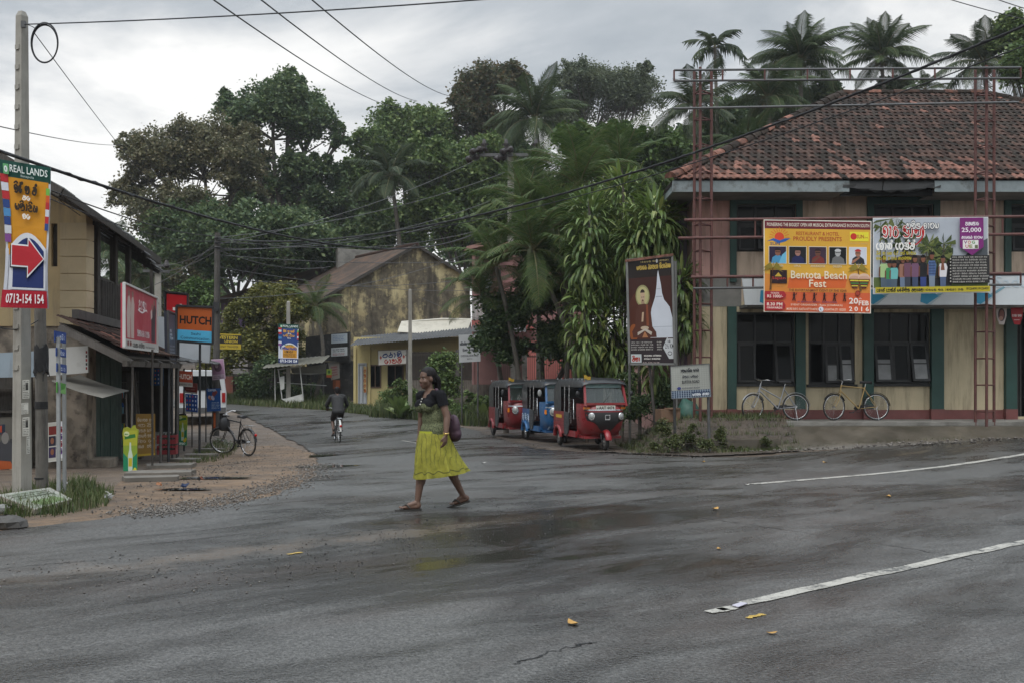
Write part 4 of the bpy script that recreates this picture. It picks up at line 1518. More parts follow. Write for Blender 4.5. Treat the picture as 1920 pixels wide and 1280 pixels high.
# small hanging shop pennants by the dark door
for label, px, w, hh, c1, c2 in (('white shield-shaped pennant with a face hanging under the canopy', 1878, 20, 34, 'b5aaa5', '7a4a40'), ('red tongue-shaped pennant hanging under the canopy by the door', 1907, 23, 34, '9c1f26', 'd9c9c4')):
    D = 24.9
    t = thing('hanging_pennant', label, 'pennant', P(px, 575 + hh, D), 0, None, True)
    pts = [(px - w / 2, 575), (px + w / 2, 575), (px + w / 2 * .95, 592), (px + w / 4, 575 + hh), (px - w / 5, 575 + hh - 1), (px - w / 2 * .9, 594)]
    mb = MB()
    mb.prism([P(a, b, D) for a, b in pts], (0, .012, 0))
    part('pennant_sheet', mb, flat(c1), t)
    p = Print(P(px - w / 2, 575, D), P(px + w / 2, 575, D), P(px + w / 2, 575 + hh, D), P(px - w / 2, 575 + hh, D))
    if px < 1890:
        p.ell(.5, .55, .33, .36, '2a1a18').ell(.52, .55, .22, .28, c2).ell(.45, .35, .2, .12, 'a37a6a')
    else:
        p.sin('coAkA kolA', .12, .45, .88, .6, c2, .2).rect(.25, .25, .7, .28, c2)
    p.done(t)
# ================================================================== LEFT SIDE
def L(D, off, z):
    return V((-4.66 - .19 * D + off, D, z))
LD = V((-.19, 1, 0)).normalized()
YEL = M('weathered_yellow_plaster', (.52, .40, .22), .85, .16, 1.3, .15, dirt=(1.2, .5, .22, .55), dcol=(.22, .18, .14), streak=True)
QUOIN = M('cream_quoin', (.50, .41, .26), .85, .12, 2, .15, dirt=(2, .58, .2, .5), dcol=(.2, .16, .12), streak=True)
OLDW = M('old_dark_timber', (.04, .034, .028), .75, .35, 4, .3, grain=(4, (10, 10, 1), .5, (.10, .085, .07, 1)))
GREYW = M('grey_timber', (.11, .10, .09), .8, .35, 4, .3, grain=(4, (10, 10, 1), .5, (.05, .045, .04, 1)))
PATCH = M('peeling_lower_plaster', (.22, .18, .14), .85, .4, 2.2, .4, dirt=(2.6, .46, .06, .9), dcol=(.055, .045, .037), grain=(3.1, (1, 1, 1), .9, (.33, .28, .22, 1)))
CORR = M('old_corrugated_sheet', (.07, .068, .066), .6, .3, 2, .15, metal=.2, dirt=(1.4, .5, .2, .6), dcol=(.03, .028, .026))
CORRL = M('pale_asbestos_sheet', (.24, .23, .205), .75, .2, 2, .2, dirt=(2, .5, .2, .6), dcol=(.12, .11, .09))
GDOOR = M('green_door_paint', (.045, .085, .07), .55, .25, 2, .15, grain=(3, (8, 8, .6), .4, (.03, .05, .045, 1)))
house = thing('old_shophouse', 'old yellow plastered two storey shophouse with open timber veranda and sagging dark roof', 'building', (-9.5, 21, -.4), 0, None, True)
YG = 19.6
xc = L(YG, 0, 0).x
mb = MB()
# upper gable wall with an arched window hole
wx0, wx1 = X(96, YG), X(107.5, YG)
wz0, wz1 = Z(500, YG), Z(425, YG)
gz_ = lambda x: 4.72 + .58 * (xc - x)
for xa_, xb_, za_ in ((xc - 3.9, wx0, 2.45), (wx1, xc, 2.45), (wx0, wx1, wz1 + .06)):
    mb.prism([(xa_, YG, za_), (xb_, YG, za_), (xb_, YG, gz_(xb_)), (xa_, YG, gz_(xa_))], (0, .3, 0))
mb.bb(wx0, wx1, YG, YG + .3, 2.45, wz0)
mb.prism([(xc - 8, YG, 2.45), (xc - 3.9, YG, 2.45), (xc - 3.9, YG, gz_(xc - 3.9)), (xc - 8, YG, 4.6)], (0, .3, 0))
part('gable_wall', mb, YEL, house)
mb = MB()
cxm = (wx0 + wx1) / 2
pts = [(wx0 - .01, wz0)] + [(cxm + (wx1 - wx0 + .02) / 2 * math.cos(PI - PI * i / 8), wz1 - .1 + .16 * math.sin(PI * i / 8)) for i in range(9)] + [(wx1 + .01, wz0)]
mb.prism([(a, YG + .08, b) for a, b in pts], (0, .05, 0))
part('arched_shutter', mb, OLDW, house)
mb = MB()
mb.bb(xc - 8, xc - .03, YG + .05, YG + .35, -.9, 2.45)
part('lower_wall', mb, PATCH, house)
for i in range(6):
    mb = MB()
    z0 = 2.48 + i * .335
    mb.bb(xc - .50, xc + .02, YG - .035, YG + .32, z0, z0 + .32)
    part('quoin', mb, QUOIN, house)
mb = MB()
for D0, D1, o0, o1, z0, z1 in ((19.9, 26.5, -1.9, -1.75, 2.6, 5.0),):
    mb.prism([L(D0, o0, z0), L(D1, o0, z0), L(D1, o0, z1), L(D0, o0, z1)], (o1 - o0, 0, 0))
part('veranda_back_wall', mb, OLDW, house)
mb = MB()
mb.prism([L(19.9, -1.7, 2.62), L(28.4, -1.7, 2.62), L(28.4, .02, 2.62), L(19.9, .02, 2.62)], (0, 0, .1))
part('veranda_floor', mb, OLDW, house)
mb = MB()
mb.bar(L(18.5, .06, 2.62), L(28.6, .06, 2.62), .12, .17)
part('floor_beam', mb, GREYW, house)
for i in range(14):
    mb = MB()
    D0 = 20.2 + i * .6
    mb.bar(L(D0, .12, 2.44), L(D0, -1.6, 2.44), .09, .14)
    part('joist', mb, OLDW, house)
for D0, w in ((20.5, .15), (22.3, .13), (23.95, .11), (27.2, .08)):
    mb = MB()
    mb.bar(L(D0, -.02, 2.7), L(D0, -.02, 4.75), w, w)
    part('veranda_post', mb, OLDW, house)
mb = MB()
mb.bar(L(19.9, -.02, 4.72), L(28.4, -.02, 4.72), .12, .2)
mb.bar(L(20.6, -.02, 3.52), L(28.3, -.02, 3.5), .05, .06)
part('veranda_rail', mb, OLDW, house)
for i in range(42):
    D0 = 20.8 + i * .17
    mb = MB()
    mb.bar(L(D0, .02, 2.73), L(D0, .02, 3.48 + R.uniform(-.03, .03)), .10, .02)
    part('slat', mb, GREYW, house)
def corr_sheet(o, u, v, W_, L_, waves=8, amp=.02, seg=4, th=.006, bend=0.0):
    """corrugated sheet: waves across u, length along v"""
    n = u.cross(v).normalized()
    mb = MB()
    k = waves * seg
    rings = []
    for j in range(5):
        t = j / 4
        rings.append([o + u * (W_ * i / k) + v * (L_ * t) + n * (amp * math.sin(i / seg * 2 * PI) + bend * math.sin(PI * t)) for i in range(k + 1)])
    mb.loft(rings, False, False)
    return mb
vv = (V((-1, 0, .58))).normalized()
for i in range(13):
    o = L(16.5 + i * .78, .36 + R.uniform(-.05, .03), 4.57 + .0 + R.uniform(-.015, .015) - (.10 * max(0, i - 9)))
    part('roof_sheet', corr_sheet(o, LD, vv, .84, 5.2, 7, .022, bend=-.06), CORR, house)
mb = MB()
for i in range(17):
    D0 = 16.6 + i * .62
    dz = -.05 - .10 * max(0, (i * .62 - 7))
    mb.bar(L(D0, .3, 4.55 + dz), L(D0, -4, 7.05 + dz), .06, .09)
tag(part('rafters', mb, OLDW, house), kind='stuff')
mb = MB()
mb.bar(L(16.45, .34, 4.5), L(16.45, -4.5, 7.3), .04, .16)
part('barge_board', mb, OLDW, house)
mb = MB()
mb.bar(L(16.45, .37, 4.50), L(23.8, .37, 4.50), .03, .12)
part('eave_board', mb, OLDW, house)
# side wall, green doors
mb = MB()
mb.prism([L(19.66, 0, -.9), L(20.45, 0, -.9), L(20.45, 0, 2.5), L(19.66, 0, 2.5)], (-.28, 0, 0))
part('side_wall', mb, PATCH, house)
mb = MB()
mb.prism([L(20.45, -.1, -.46), L(23.4, -.1, -.52), L(23.4, -.1, 1.95), L(20.45, -.1, 1.95)], (-.06, 0, 0))
dr = part('green_shutter_door', mb, GDOOR, house)
for i in range(9):
    mb = MB()
    D0 = 20.47 + i * .325
    mb.prism([L(D0 + .012, -.095, -.44), L(D0 + .313, -.095, -.46), L(D0 + .313, -.095, 1.9), L(D0 + .012, -.095, 1.9)], (.03 + R.uniform(0, .012), 0, 0))
    part('plank', mb, GDOOR, dr, loc=(0, 0, 0))
mb = MB()
mb.prism([L(20.4, -.02, -.9), L(23.5, -.02, -.9), L(23.5, -.02, -.5), L(20.4, -.02, -.44)], (-.3, 0, 0))
mb.prism([L(20.45, -.05, 1.95), L(23.4, -.05, 1.95), L(23.4, -.05, 2.5), L(20.45, -.05, 2.5)], (-.2, 0, 0))
part('door_frame', mb, OLDW, house)
mb = MB()
mb.prism([L(19.7, .0, -.8), L(20.5, .0, -.8), L(20.5, .45, -.8), L(19.7, .45, -.8)], (0, 0, .62))
solo('plinth_step', mb, PATCH, 'low broken plaster plinth at the corner beside the green doors', 'step')
# lean-to roof of old clay tiles
lean = thing('lean_to_roof', 'sagging lean-to roof of old brown clay tiles over the green doors', 'roof', L(20, .6, 1.8), 0, None, True)
O = L(17.6, 1.22, 1.83)
lv = V((-1.22, 0, .6)).normalized()
roof_tiles(lean, O + V((0, 0, .05)), LD, lv, 5, lambda v: (0, 6.3), .2, .275, lambda r, j, u: 0 if r.random() < .14 else (1 if r.random() < .6 else 2), 300, lambda o: True, [TRED, TMID, TDRK], 8)
mb = MB()
mb.prism([L(17.6, 1.22, 1.80), L(23.8, 1.22, 1.80), L(23.8, 0, 2.40), L(17.6, 0, 2.40)], (0, 0, .02))
part('roof_boards', mb, OLDW, lean)
for D0 in (17.6, 19.2, 20.8, 22.4, 23.75):
    mb = MB()
    mb.bar(L(D0, 1.28, 1.70), L(D0, 0, 2.33), .07, .12)
    part('rafter', mb, GREYW, lean)
mb = MB()
mb.bar(L(17.4, 1.2, 1.70), L(24.0, 1.2, 1.70), .08, .10)
part('eave_beam', mb, OLDW, lean)
for D0 in (18.0, 21.2, 23.6):
    mb = MB()
    p = L(D0, 1.2, 0)
    mb.tube([V((p.x, p.y, gz(p.x, p.y) - .1)), V((p.x + .02, p.y, 1.68))], .02 if D0 < 19 else .03, 6)
    part('post', mb, GREYW, lean)
# lean planks by the door
for i, (D0, a) in enumerate(((23.3, .25), (23.5, .12), (23.75, .2))):
    mb = MB()
    p = L(D0, .12, 0)
    mb.bar((p.x + a, p.y, -.5), (p.x, p.y, 1.55), .14, .03)
    solo('leaning_plank', mb, GREYW if i != 1 else M('pale_plank', (.3, .24, .17), .8, .2, 3, .2), ('grey plank leaning beside the green doors', 'pale plank leaning between two grey planks', 'grey plank leaning at the open shop front')[i], 'plank', 'planks leaning by the shop')
# long sign board, white awning sheet, wall posters
t = thing('peeling_sign_board', 'long blank sign board, half pale blue and half peeling white, behind the poles', 'sign board', P(80, 706, 18.4), 0, None, True)
WBOARD = M('peeling_white_board', (.52, .52, .50), .6, .12, 1.5, .1, dirt=(1.6, .58, .14, .7), dcol=(.2, .18, .16))
part('white_panel', board(P(66, 654, 18.4), P(165, 648, 18.4), P(165, 698, 18.4), P(66, 706, 18.4), .05), WBOARD, t)
part('blue_panel', board(P(-60, 664, 18.4), P(65, 658, 18.4), P(65, 706, 18.4), P(-60, 708, 18.4), .05), M('pale_blue_board', (.27, .33, .38), .6, .12, 1.5, .1, dirt=(1.5, .5, .2, .6), dcol=(.14, .14, .14), streak=True), t)
p = Print(P(66, 654, 18.4), P(165, 648, 18.4), P(165, 698, 18.4), P(66, 706, 18.4))
for k in range(5):
    p.rect(.955, .12 + k * .15, .985, .22 + k * .15, ('7a1f1f', '2b2b2b', '8a2a2a', '3b3030', '7a1f1f')[k])
p.done(t)
A_, B_, D_ = P(95, 713, 18.2), P(150, 702, 19.4), P(192, 745, 17.6)
mb = corr_sheet(A_, (B_ - A_).normalized(), (D_ - A_).normalized(), (B_ - A_).length, (D_ - A_).length, 14, .008, bend=.03)
t = thing('awning_sheet', 'bent pale corrugated sheet propped as an awning over the shop corner', 'awning', P(180, 735, 18.2), 0, None, True)
part('sheet', mb, CORRL, t)
mb = MB()
mb.tube([P(236, 738, 18.75), P(240, 868, 18.75)], .016, 5)
part('prop', mb, GREYW, t)
# posters on the lower wall and the hoarded shop at the far left
def poster(label, c, bg, fn, name='wall_poster', cat='poster', group=None, th=.006):
    t = thing(name, label, cat, (c[2] + c[3]) / 2, 0, group, True)
    part('sheet', board(*c, th=th), flat(bg), t)
    p = Print(*c)
    fn(p)
    p.done(t)
    return t
def film(p):
    p.rect(.04, .03, .96, .97, 'c3c1b8').rect(.1, .68, .55, .9, '7a2a24').rect(.1, .4, .5, .65, '2a2a3a').rect(.1, .1, .5, .37, '3a2f52')
    p.ell(.3, .53, .1, .08, '8a5a44').ell(.3, .25, .1, .08, '8a5a44')
    p.sin('vs^ink rl', .58, .3, .95, .8, '40405a', .12)
poster('white film poster with small portraits pasted behind the blue road sign posts', (P(88, 792, 18.9), P(121, 788, 18.9), P(121, 862, 18.9), P(88, 866, 18.9)), 'cfcdc6', film)
poster('tall white notice with vertical violet writing pasted beside the film poster', (P(110, 790, 18.8), P(117.5, 790, 18.8), P(117.5, 858, 18.8), P(110, 858, 18.8)), 'd6d6da', lambda p: [p.sin('vs^i', .2, .12 + k * .2, .8, .27 + k * .2, ('6a3f8a', 'a83a4a')[k % 2], .16) for k in range(4)])
def collage(p):
    p.rect(.02, .02, .98, .98, '55524c')
    rr = random.Random(3)
    for k in range(26):
        x, y = rr.uniform(.03, .8), rr.uniform(.02, .85)
        p.rect(x, y, x + rr.uniform(.06, .2), y + rr.uniform(.05, .14), rr.choice(('6a1f2a', '2a2a30', '8a8578', '9a3f2a', '3a3a44', 'a0907a', '5d2a3a', '1f2a3a')))
    p.poly([(.5, .3), (.9, .3), (.85, .6), (.7, .78), (.55, .6)], '3a3a3e').ell(.7, .72, .07, .08, '777470')
    p.poly([(.52, .3), (.88, .3), (.8, .4), (.6, .42)], '9a4a22').rect(.08, .05, .2, .8, '6a1a2a').rect(.5, .08, .9, .25, '8a7f5a')
poster('torn collage of dark red film posters on the boarded shop front at the far left', (P(-60, 785, 18.6), P(40, 780, 18.6), P(40, 918, 18.6), P(-60, 925, 18.6)), '4a4640', collage, 'poster_board', 'poster board', None, .04)
mb = MB()
for k in range(3):
    mb.bb(-12, X(50, 19.2), 18.9, 19.25, 1.2 - k * .42, 1.24 - k * .42)
mb.bb(-12, X(52, 19.2), 19.3, 19.4, -.4, 1.5)
solo('shop_shelf', mb, OLDW, 'dark timber shelves in the boarded shop front behind the concrete pole', 'shelf')
mb = MB()
mb.prism([P(-40, 935, 18.4), P(95, 915, 18.4), P(95, 935, 18.4), P(-40, 955, 18.4)], (0, .5, 0))
solo('shop_plinth', mb, M('blue_plinth', (.06, .09, .16), .7, .3, 2, .2), 'faded blue plinth under the poster board at the far left', 'plinth')
# ---------------------------------------------------------------- concrete pole with banner
def tapered(mb, base, w0, d0, w1, d1, h, rz, mi=0):
    m = Matrix.Rotation(rz, 3, 'Z')
    r = [[V(base) + m @ V((x * w / 2, y * d / 2, z)) for x, y in ((-1, -1), (1, -1), (1, 1), (-1, 1))] for z, w, d in ((-.3, w0, d0), (h - .06, w1, d1), (h, w1 * .6, d1 * .6))]
    mb.loft(r, True, True, mi, False)
PCONC = M('pole_concrete', (.30, .285, .25), .8, .2, 3, .25, dirt=(2.2, .52, .2, .55), dcol=(.12, .10, .08), streak=True)
PD = 12.1
pb = GP(41, 937)
pole = thing('concrete_pole', 'square tapered concrete service pole with step notches behind the tall land-sale banner', 'utility pole', pb, 0, None, True)
mb = MB()
hz = Z(22, pb.y) - pb.z
rz = -.42
tapered(mb, pb, .165, .165, .10, .10, hz, rz)
part('shaft', mb, PCONC, pole)
mrot = Matrix.Rotation(rz, 3, 'Z')
for i in range(17):
    z = hz - .45 - i * .247
    if z < 1.0:
        break
    w = .165 + (.10 - .165) * z / hz
    mb = MB()
    mb.box(pb + mrot @ V((-.012, -w / 2 - .004, z)), (w * .62, .018, .05), rz)
    mb.box(pb + mrot @ V((-.012, -w / 2 - .008, z - .03)), (w * .5, .012, .012), rz)
    part('step_notch', mb, PCONC, pole)
mb = MB()
ct = P(84, 82, pb.y - .02)
for k in range(4):
    r_ = .205 + .006 * k
    mb.torus(ct + V((R.uniform(-.006, .006), R.uniform(-.02, .02), R.uniform(-.006, .006))), r_, .007, 'y', 36, 5)
for i in range(len(mb.v)):
    x, y, z = mb.v[i]
    mb.v[i] = (ct.x + (x - ct.x) * .76, y, ct.z + (z - ct.z) * 1.12)
BLACKC = M('black_cable', (.012, .012, .014), .5, .2, 5, 0)
solo('cable_coil', mb, BLACKC, 'coil of spare black cable hanging at the top of the concrete pole', 'cable coil')
mb = MB()
mb.tube([P(46, 44, pb.y - .08), P(60, 50, pb.y - .05), P(70, 56, pb.y - .02)], .006, 4)
mb.box(P(44, 46, pb.y - .09), (.05, .04, .08))
part('clamp', mb, GREYP, pole)
# land-sale banners
def land_banner(label, c, lower, word1, bulge=None, group='land-sale banners on poles', swap=False):
    t = thing('land_sale_banner', label, 'banner', (V(c[2]) + V(c[3])) / 2, 0, group, True)
    A, B = ('c98a1f', '1f2f66') if not swap else ('27427d', 'cf9430')
    p = Print(*c, bulge=bulge)
    s = MB()
    n = 12
    for q in (0, -.004):
        pass
    gr = [[p.pt(i / 4, j / n, 0) for i in range(5)] for j in range(n + 1)]
    s.loft(gr, False, False)
    s.loft([[q - p.n * .004 for q in r] for r in gr][::-1], False, False)
    part('banner_sheet', s, flat('c9ccd4'), t)
    p.rect(0, .885, 1, 1, '12443a', 'print', 2).rect(.06, .36, .96, .89, A)
    p.rect(.0, .12, .08, .40, 'c6c9d2', n=4).rect(.93, .12, 1, .42, 'c6c9d2', n=4)
    for k, c_ in enumerate(('b02a30', 'c9ccd4', 'b02a30', '27427d', '4a86b8', '27427d', 'c9ccd4', '7d4a8a')):
        p.rect(0, .85 - k * .058, .16 if k % 2 == 0 else .15, .885 - k * .058 + .02, c_, n=1)
    for k, c_ in enumerate(('6fb04a', 'c9562a', 'b02a30', 'c9ccd4', 'b02a30', '27427d')):
        p.rect(.925, .80 - k * .05, 1, .85 - k * .05, c_, n=1)
    arch = lambda x0, x1, y0, ym, r: [(x0, y0), (x1, y0)] + [(x1 + (x0 - x1) * i / 10, ym + r * math.sin(PI * i / 10)) for i in range(11)]
    p.poly(arch(.14, .97, .125, .42, .10), 'd4d6dc')
    p.poly(arch(.22, .93, .14, .40, .085), B)
    p.rect(0, 0, 1, .12, 'a8172c' if not swap else '1f2f66', n=2)
    p.rect(.09, .905, .20, .975, '5fa06a', n=1).ell(.145, .94, .035, .022, 'd9e3df').text('R', .135, .93, .158, .95, '12443a', .01)
    p.text('REAL LANDS', .225, .925, .965, .975, 'dfe6e2', .012).text('Batapola', .44, .895, .70, .915, 'c3d0cb')
    if not swap:
        p.sin('v^id^h n s^h', .30, .79, .75, .865, '2a2016', .17).sin('st', .46, .745, .62, .785, 'e9e4da', .17).sin('pl^i1c^iy', .30, .67, .78, .735, '2a2016', .17).sin('ovt', .46, .615, .62, .66, 'e9e4da', .17)
        p.poly([(.18, .245), (.57, .245), (.57, .165), (.97, .33), (.57, .50), (.57, .43), (.18, .43)][:0] or [(.16, .27), (.55, .27), (.55, .195), (.96, .335), (.55, .485), (.55, .425), (.16, .425)], '14131a')
        p.poly([(.185, .28), (.575, .28), (.575, .205), (.965, .345), (.575, .495), (.575, .435), (.185, .435)], 'dfe0e4')
        p.poly([(.205, .29), (.595, .29), (.595, .228), (.945, .345), (.595, .472), (.595, .425), (.205, .425)], 'b3232f')
        p.text('0713-154 154', .12, .03, .95, .095, 'efe9ea', .02)
    else:
        p.sin('v^id n as^h', .25, .79, .78, .86, 'd9a03a', .2).sin('st', .46, .745, .62, .785, 'e9e4da', .17).sin('pl^i1c^iy', .25, .68, .80, .74, 'd9a03a', .2).sin('ovt', .46, .63, .62, .665, 'e9e4da', .17)
        p.sin('nvtm', .3, .455, .74, .49, '3a7a4a', .2).sin('AlpApt', .16, .35, .92, .44, '2a4a9a', .2).sin('ekADA', .32, .275, .74, .335, '3a1f14', .2)
        p.lines(.25, .16, .9, .26, 3, '4a2a12', .18, 5)
        p.text('0713-154 154', .08, .02, .95, .10, 'e9ecf2', .03)
    p.done(t)
    return t
D = 11.9
land_banner('tall blue and orange land-sale banner with a big red arrow on the concrete pole', (P(-1, 299, D), P(95, 315, D), P(91, 579, D), P(3, 577, D)), 0, 0, lambda x, y: V((.06 * math.sin(PI * min(1, y * 1.05)) * (1 - x) ** 1.3 - .012 * math.sin(PI * y) * x, -.03 * math.sin(2 * PI * y) * (x - .3), 0)))
# notices on the pole
def notice(label, px0, py0, px1, py1, D, seed, photo=True, group='paper notices pasted on the concrete pole'):
    c = (P(px0, py0, D), P(px1, py0 - 1, D + .04), P(px1, py1 - 1, D + .04), P(px0, py1, D))
    def fn(p):
        p.rect(.03, .02, .97, .98, 'bdbbb3')
        if photo:
            p.rect(.42, .45, .85, .85, '55534e').ell(.63, .66, .12, .1, '2a2927').rect(.5, .45, .78, .56, '2a2927')
        p.lines(.08, .88, .92, .97, 1, '3a3834', .2, seed).lines(.08, .05, .92, .4, 4, '4a4843', .17, seed + 1).lines(.06, .45, .38, .85, 5, '5a5853', .17, seed + 2)
    return poster(label, c, 'b9b7af', fn, 'pasted_notice', 'notice', group, .003)
PF = pb.y - .16
notice('upper white notice with a dark portrait on the concrete pole', 42, 712, 55, 747, PF, 1)
notice('second white notice with a small figure lower down on the concrete pole', 42, 782, 55, 817, PF, 4)
notice('lowest torn strip of white paper hanging off the concrete pole', 50, 818, 56, 850, PF, 7, False)
notice('shredded paper scraps between the two portrait notices on the concrete pole', 40, 755, 53, 776, PF, 9, False)
# round weathered pole
rb = GP(79, 928)
t = thing('round_pole', 'dark weathered round pole with ragged wrapping beside the concrete pole', 'pole', rb, 0, None, True)
mb = MB()
zt = Z(560, rb.y)
mb.tube([rb - V((0, 0, .2)), V((rb.x - .01, rb.y, (rb.z + zt) / 2)), V((rb.x - .03, rb.y, zt))], [.078, .074, .07], 14)
part('shaft', mb, M('weathered_pole', (.13, .12, .105), .85, .35, 3, .4, dirt=(4, .5, .2, .8), dcol=(.05, .045, .04), streak=True), t)
BLKR = M('black_rubber_wrap', (.015, .015, .016), .7, .3, 9, .5)
mb = MB()
for ya, yb, r_ in ((650, 700, .086), (752, 766, .079), (894, 897, .083)):
    za, zb = Z(ya, rb.y), Z(yb, rb.y)
    n = 14
    mb.loft([[V((rb.x - .012 + r_ * (1 + (.12 * R.random() if r_ > .085 else 0)) * math.cos(i * 2 * PI / n), rb.y + r_ * math.sin(i * 2 * PI / n), z + (R.uniform(-.05, .05) if r_ == .086 else 0))) for i in range(n)] for z in (zb, (za + zb) / 2, za)], True, True)
for k in range(8):
    a = R.uniform(3.4, 6.0)
    o = V((rb.x + .088 * math.cos(a), rb.y + .088 * math.sin(a), Z(R.uniform(670, 690), rb.y)))
    mb.tube([o, o + V((R.uniform(-.02, .05), -.03, -.08)), o + V((R.uniform(-.02, .05), -.03, -R.uniform(.1, .22)))], .006, 4)
tag(part('wrapping', mb, BLKR, t), kind='stuff')
# street name posts
sg = thing('street_name_sign', 'pair of grey posts carrying three small blue plates and a green one', 'street sign', GP(114, 938), 0, None, True)
GPOST = M('grey_steel_post', (.30, .31, .31), .5, .15, 5, .1, metal=.3)
D1, D2 = GP(110, 941).y, GP(121, 930).y
for px, D, yb, yt in ((110, D1, 945, 632), (121, D2, 935, 632)):
    mb = MB()
    mb.bar(P(px, yb, D), P(px - 1, yt, D), .04, .03)
    part('post', mb, GPOST, sg)
for i, (x0, y0, x1, y1) in enumerate(((103, 620, 124, 643), (106, 651, 124, 669), (107, 680, 125, 698), (107, 715, 123, 737))):
    c = (P(x0, y0, D1 - .05), P(x1, y0 + 4, D2 - .12), P(x1, y1 + 1, D2 - .12), P(x0, y1 - 2, D1 - .05))
    mb = board(*c, th=.012)
    part('name_plate', mb, flat('243f7d' if i < 3 else '4f8f3f'), sg)
    p = Print(*c)
    if i < 3:
        p.rect(.04, .06, .96, .94, '27468a').sin(('pst^i1', 'nl^ikA', 't^imAD')[i], .2, .25, .85, .75, 'cfd6e6', .16)
    else:
        p.rect(0, 0, 1, 1, '4f8f3f').poly([(0, 0), (.9, .55), (1, .9), (1, 0)], '7db46a')
    p.done(sg)
# fallen board, stone
t = thing('fallen_sign_board', 'green and white sign board lying face up on the grass at the left edge', 'sign board', GP(65, 962), .0, None, True)
c = [GP(65, 965) + V((0, 0, .06)), GP(136, 951) + V((0, 0, .10)), GP(72, 943) + V((0, .3, .16)), GP(-8, 949) + V((0, 0, .14))]
mb = MB()
mb.prism(c, (0, 0, -.05))
part('board', mb, M('board_edge', (.25, .22, .18), .7, .3, 4, .2), t)
c2 = [c[3], c[2], c[1], c[0]]
p = Print(*c2)
if p.n.z < 0:
    p.n = -p.n
p.rect(0.02, .02, .98, .98, '96978f').rect(.04, .04, .96, .5, '85897c').poly([(.05, .5), (.9, .5), (.7, .95), (.2, .9)], '7d8577').sin('nvr', .3, .12, .8, .45, '5d7048', .25).lines(.1, .55, .9, .9, 3, '4a4a3f', .18, 6)
p.done(t)
def rock(label, c, s, mat, seed, name='stone'):
    r = random.Random(seed)
    mb = MB()
    rings = []
    for i in range(6):
        th = PI * i / 5
        rings.append([V(c) + V((s[0] * math.sin(th) * math.cos(a) * r.uniform(.85, 1.1), s[1] * math.sin(th) * math.sin(a) * r.uniform(.85, 1.1), s[2] * math.cos(th) * r.uniform(.9, 1.05))) for a in [j * PI / 5 for j in range(10)]])
    mb.loft(rings[::-1], True, False, 0, False)
    return solo(name, mb, mat, label, 'stone')
ROCK = M('dark_rock', (.06, .055, .05), .7, .3, 6, .4)
rock('flat dark stone at the lower left corner of the verge', GP(14, 994) + V((0, 0, .07)), (.20, .14, .09), ROCK, 1)
rock('small grey stone beside the fallen board', GP(5, 962) + V((0, 0, .05)), (.08, .07, .06), M('pale_rock', (.2, .2, .19), .7, .2, 6, .3), 2)
# ---------------------------------------------------------------- shop row beyond
row = thing('roadside_stalls', 'dim open fronted roadside stalls under low dark sheet roofing', 'shop', L(27, 0, -.5), 0, None, True)
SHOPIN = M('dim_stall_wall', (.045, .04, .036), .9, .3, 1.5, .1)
mb = MB()
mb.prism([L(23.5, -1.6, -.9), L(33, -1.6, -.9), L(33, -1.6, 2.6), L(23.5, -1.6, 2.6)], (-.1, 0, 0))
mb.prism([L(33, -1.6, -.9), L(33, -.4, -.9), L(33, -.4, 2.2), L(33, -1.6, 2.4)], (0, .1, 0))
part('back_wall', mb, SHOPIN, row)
mb = MB()
mb.prism([L(23.5, -1.6, -.9), L(33, -1.6, -.9), L(33, .1, -.9), L(23.5, .1, -.9)], (0, 0, .5))
part('stall_floor', mb, CONC, row)
for i in range(12):
    part('roof_sheet', corr_sheet(L(23.9 + i * .78, 1.25, 1.85 + R.uniform(-.03, .02)), LD, V((-1, 0, .25)).normalized(), .84, 3.0, 7, .022), CORR, row)
for i, (px, yb, yt, c_, r_) in enumerate(((285.6, 879, 655, 'brown', .022), (303, 862, 690, 'brown', .03), (345, 845, 690, 'black', .025), (360, 838, 690, 'brown', .022), (386, 828, 660, 'black', .022))):
    b = GP(px, yb)
    mb = MB()
    mb.tube([b - V((0, 0, .1)), P(px, yt, b.y)], r_, 6)
    part('post', mb, OLDW if c_ == 'brown' else M('black_post', (.02, .02, .02), .5, .2, 5, .1), row)
# goods
CR = M('red_crate', (.25, .025, .03), .5, .2, 4, .05)
for i in range(2):
    c = L(22.9 + .02 * (i % 2), .38 + .02 * i, 0)
    c = P(314, 0, 23.0)
    z = -.33 + .24 * i
    t = thing('bottle_crate', ('lower', 'upper')[i] + ' red crate of soft drink bottles in the stack at the stall front', 'crate', (c.x, c.y, z), .15, 'stacked red bottle crates')
    mb = MB()
    mb.bb(-.21, .21, -.15, .15, 0, .1)
    mb.bb(-.21, -.19, -.15, .15, .1, .2); mb.bb(.19, .21, -.15, .15, .1, .2)
    mb.bb(-.19, .19, -.15, -.13, .15, .2); mb.bb(-.19, .19, .13, .15, .15, .2)
    part('crate_body', mb, CR, t)
    for k in range(10):
        b = MB()
        x, y = -.15 + (k % 5) * .075, -.06 + (k // 5) * .12
        b.tube([(x, y, .1), (x, y, .18), (x, y, .21), (x, y, .24)], [.028, .028, .012, .011], 6)
        part('bottle', b, M('brown_bottle', (.05, .03, .02), .2, .3, 3, 0) if (k + i) % 3 else M('green_bottle', (.03, .12, .05), .2, .3, 3, 0), t)
rr = random.Random(4)
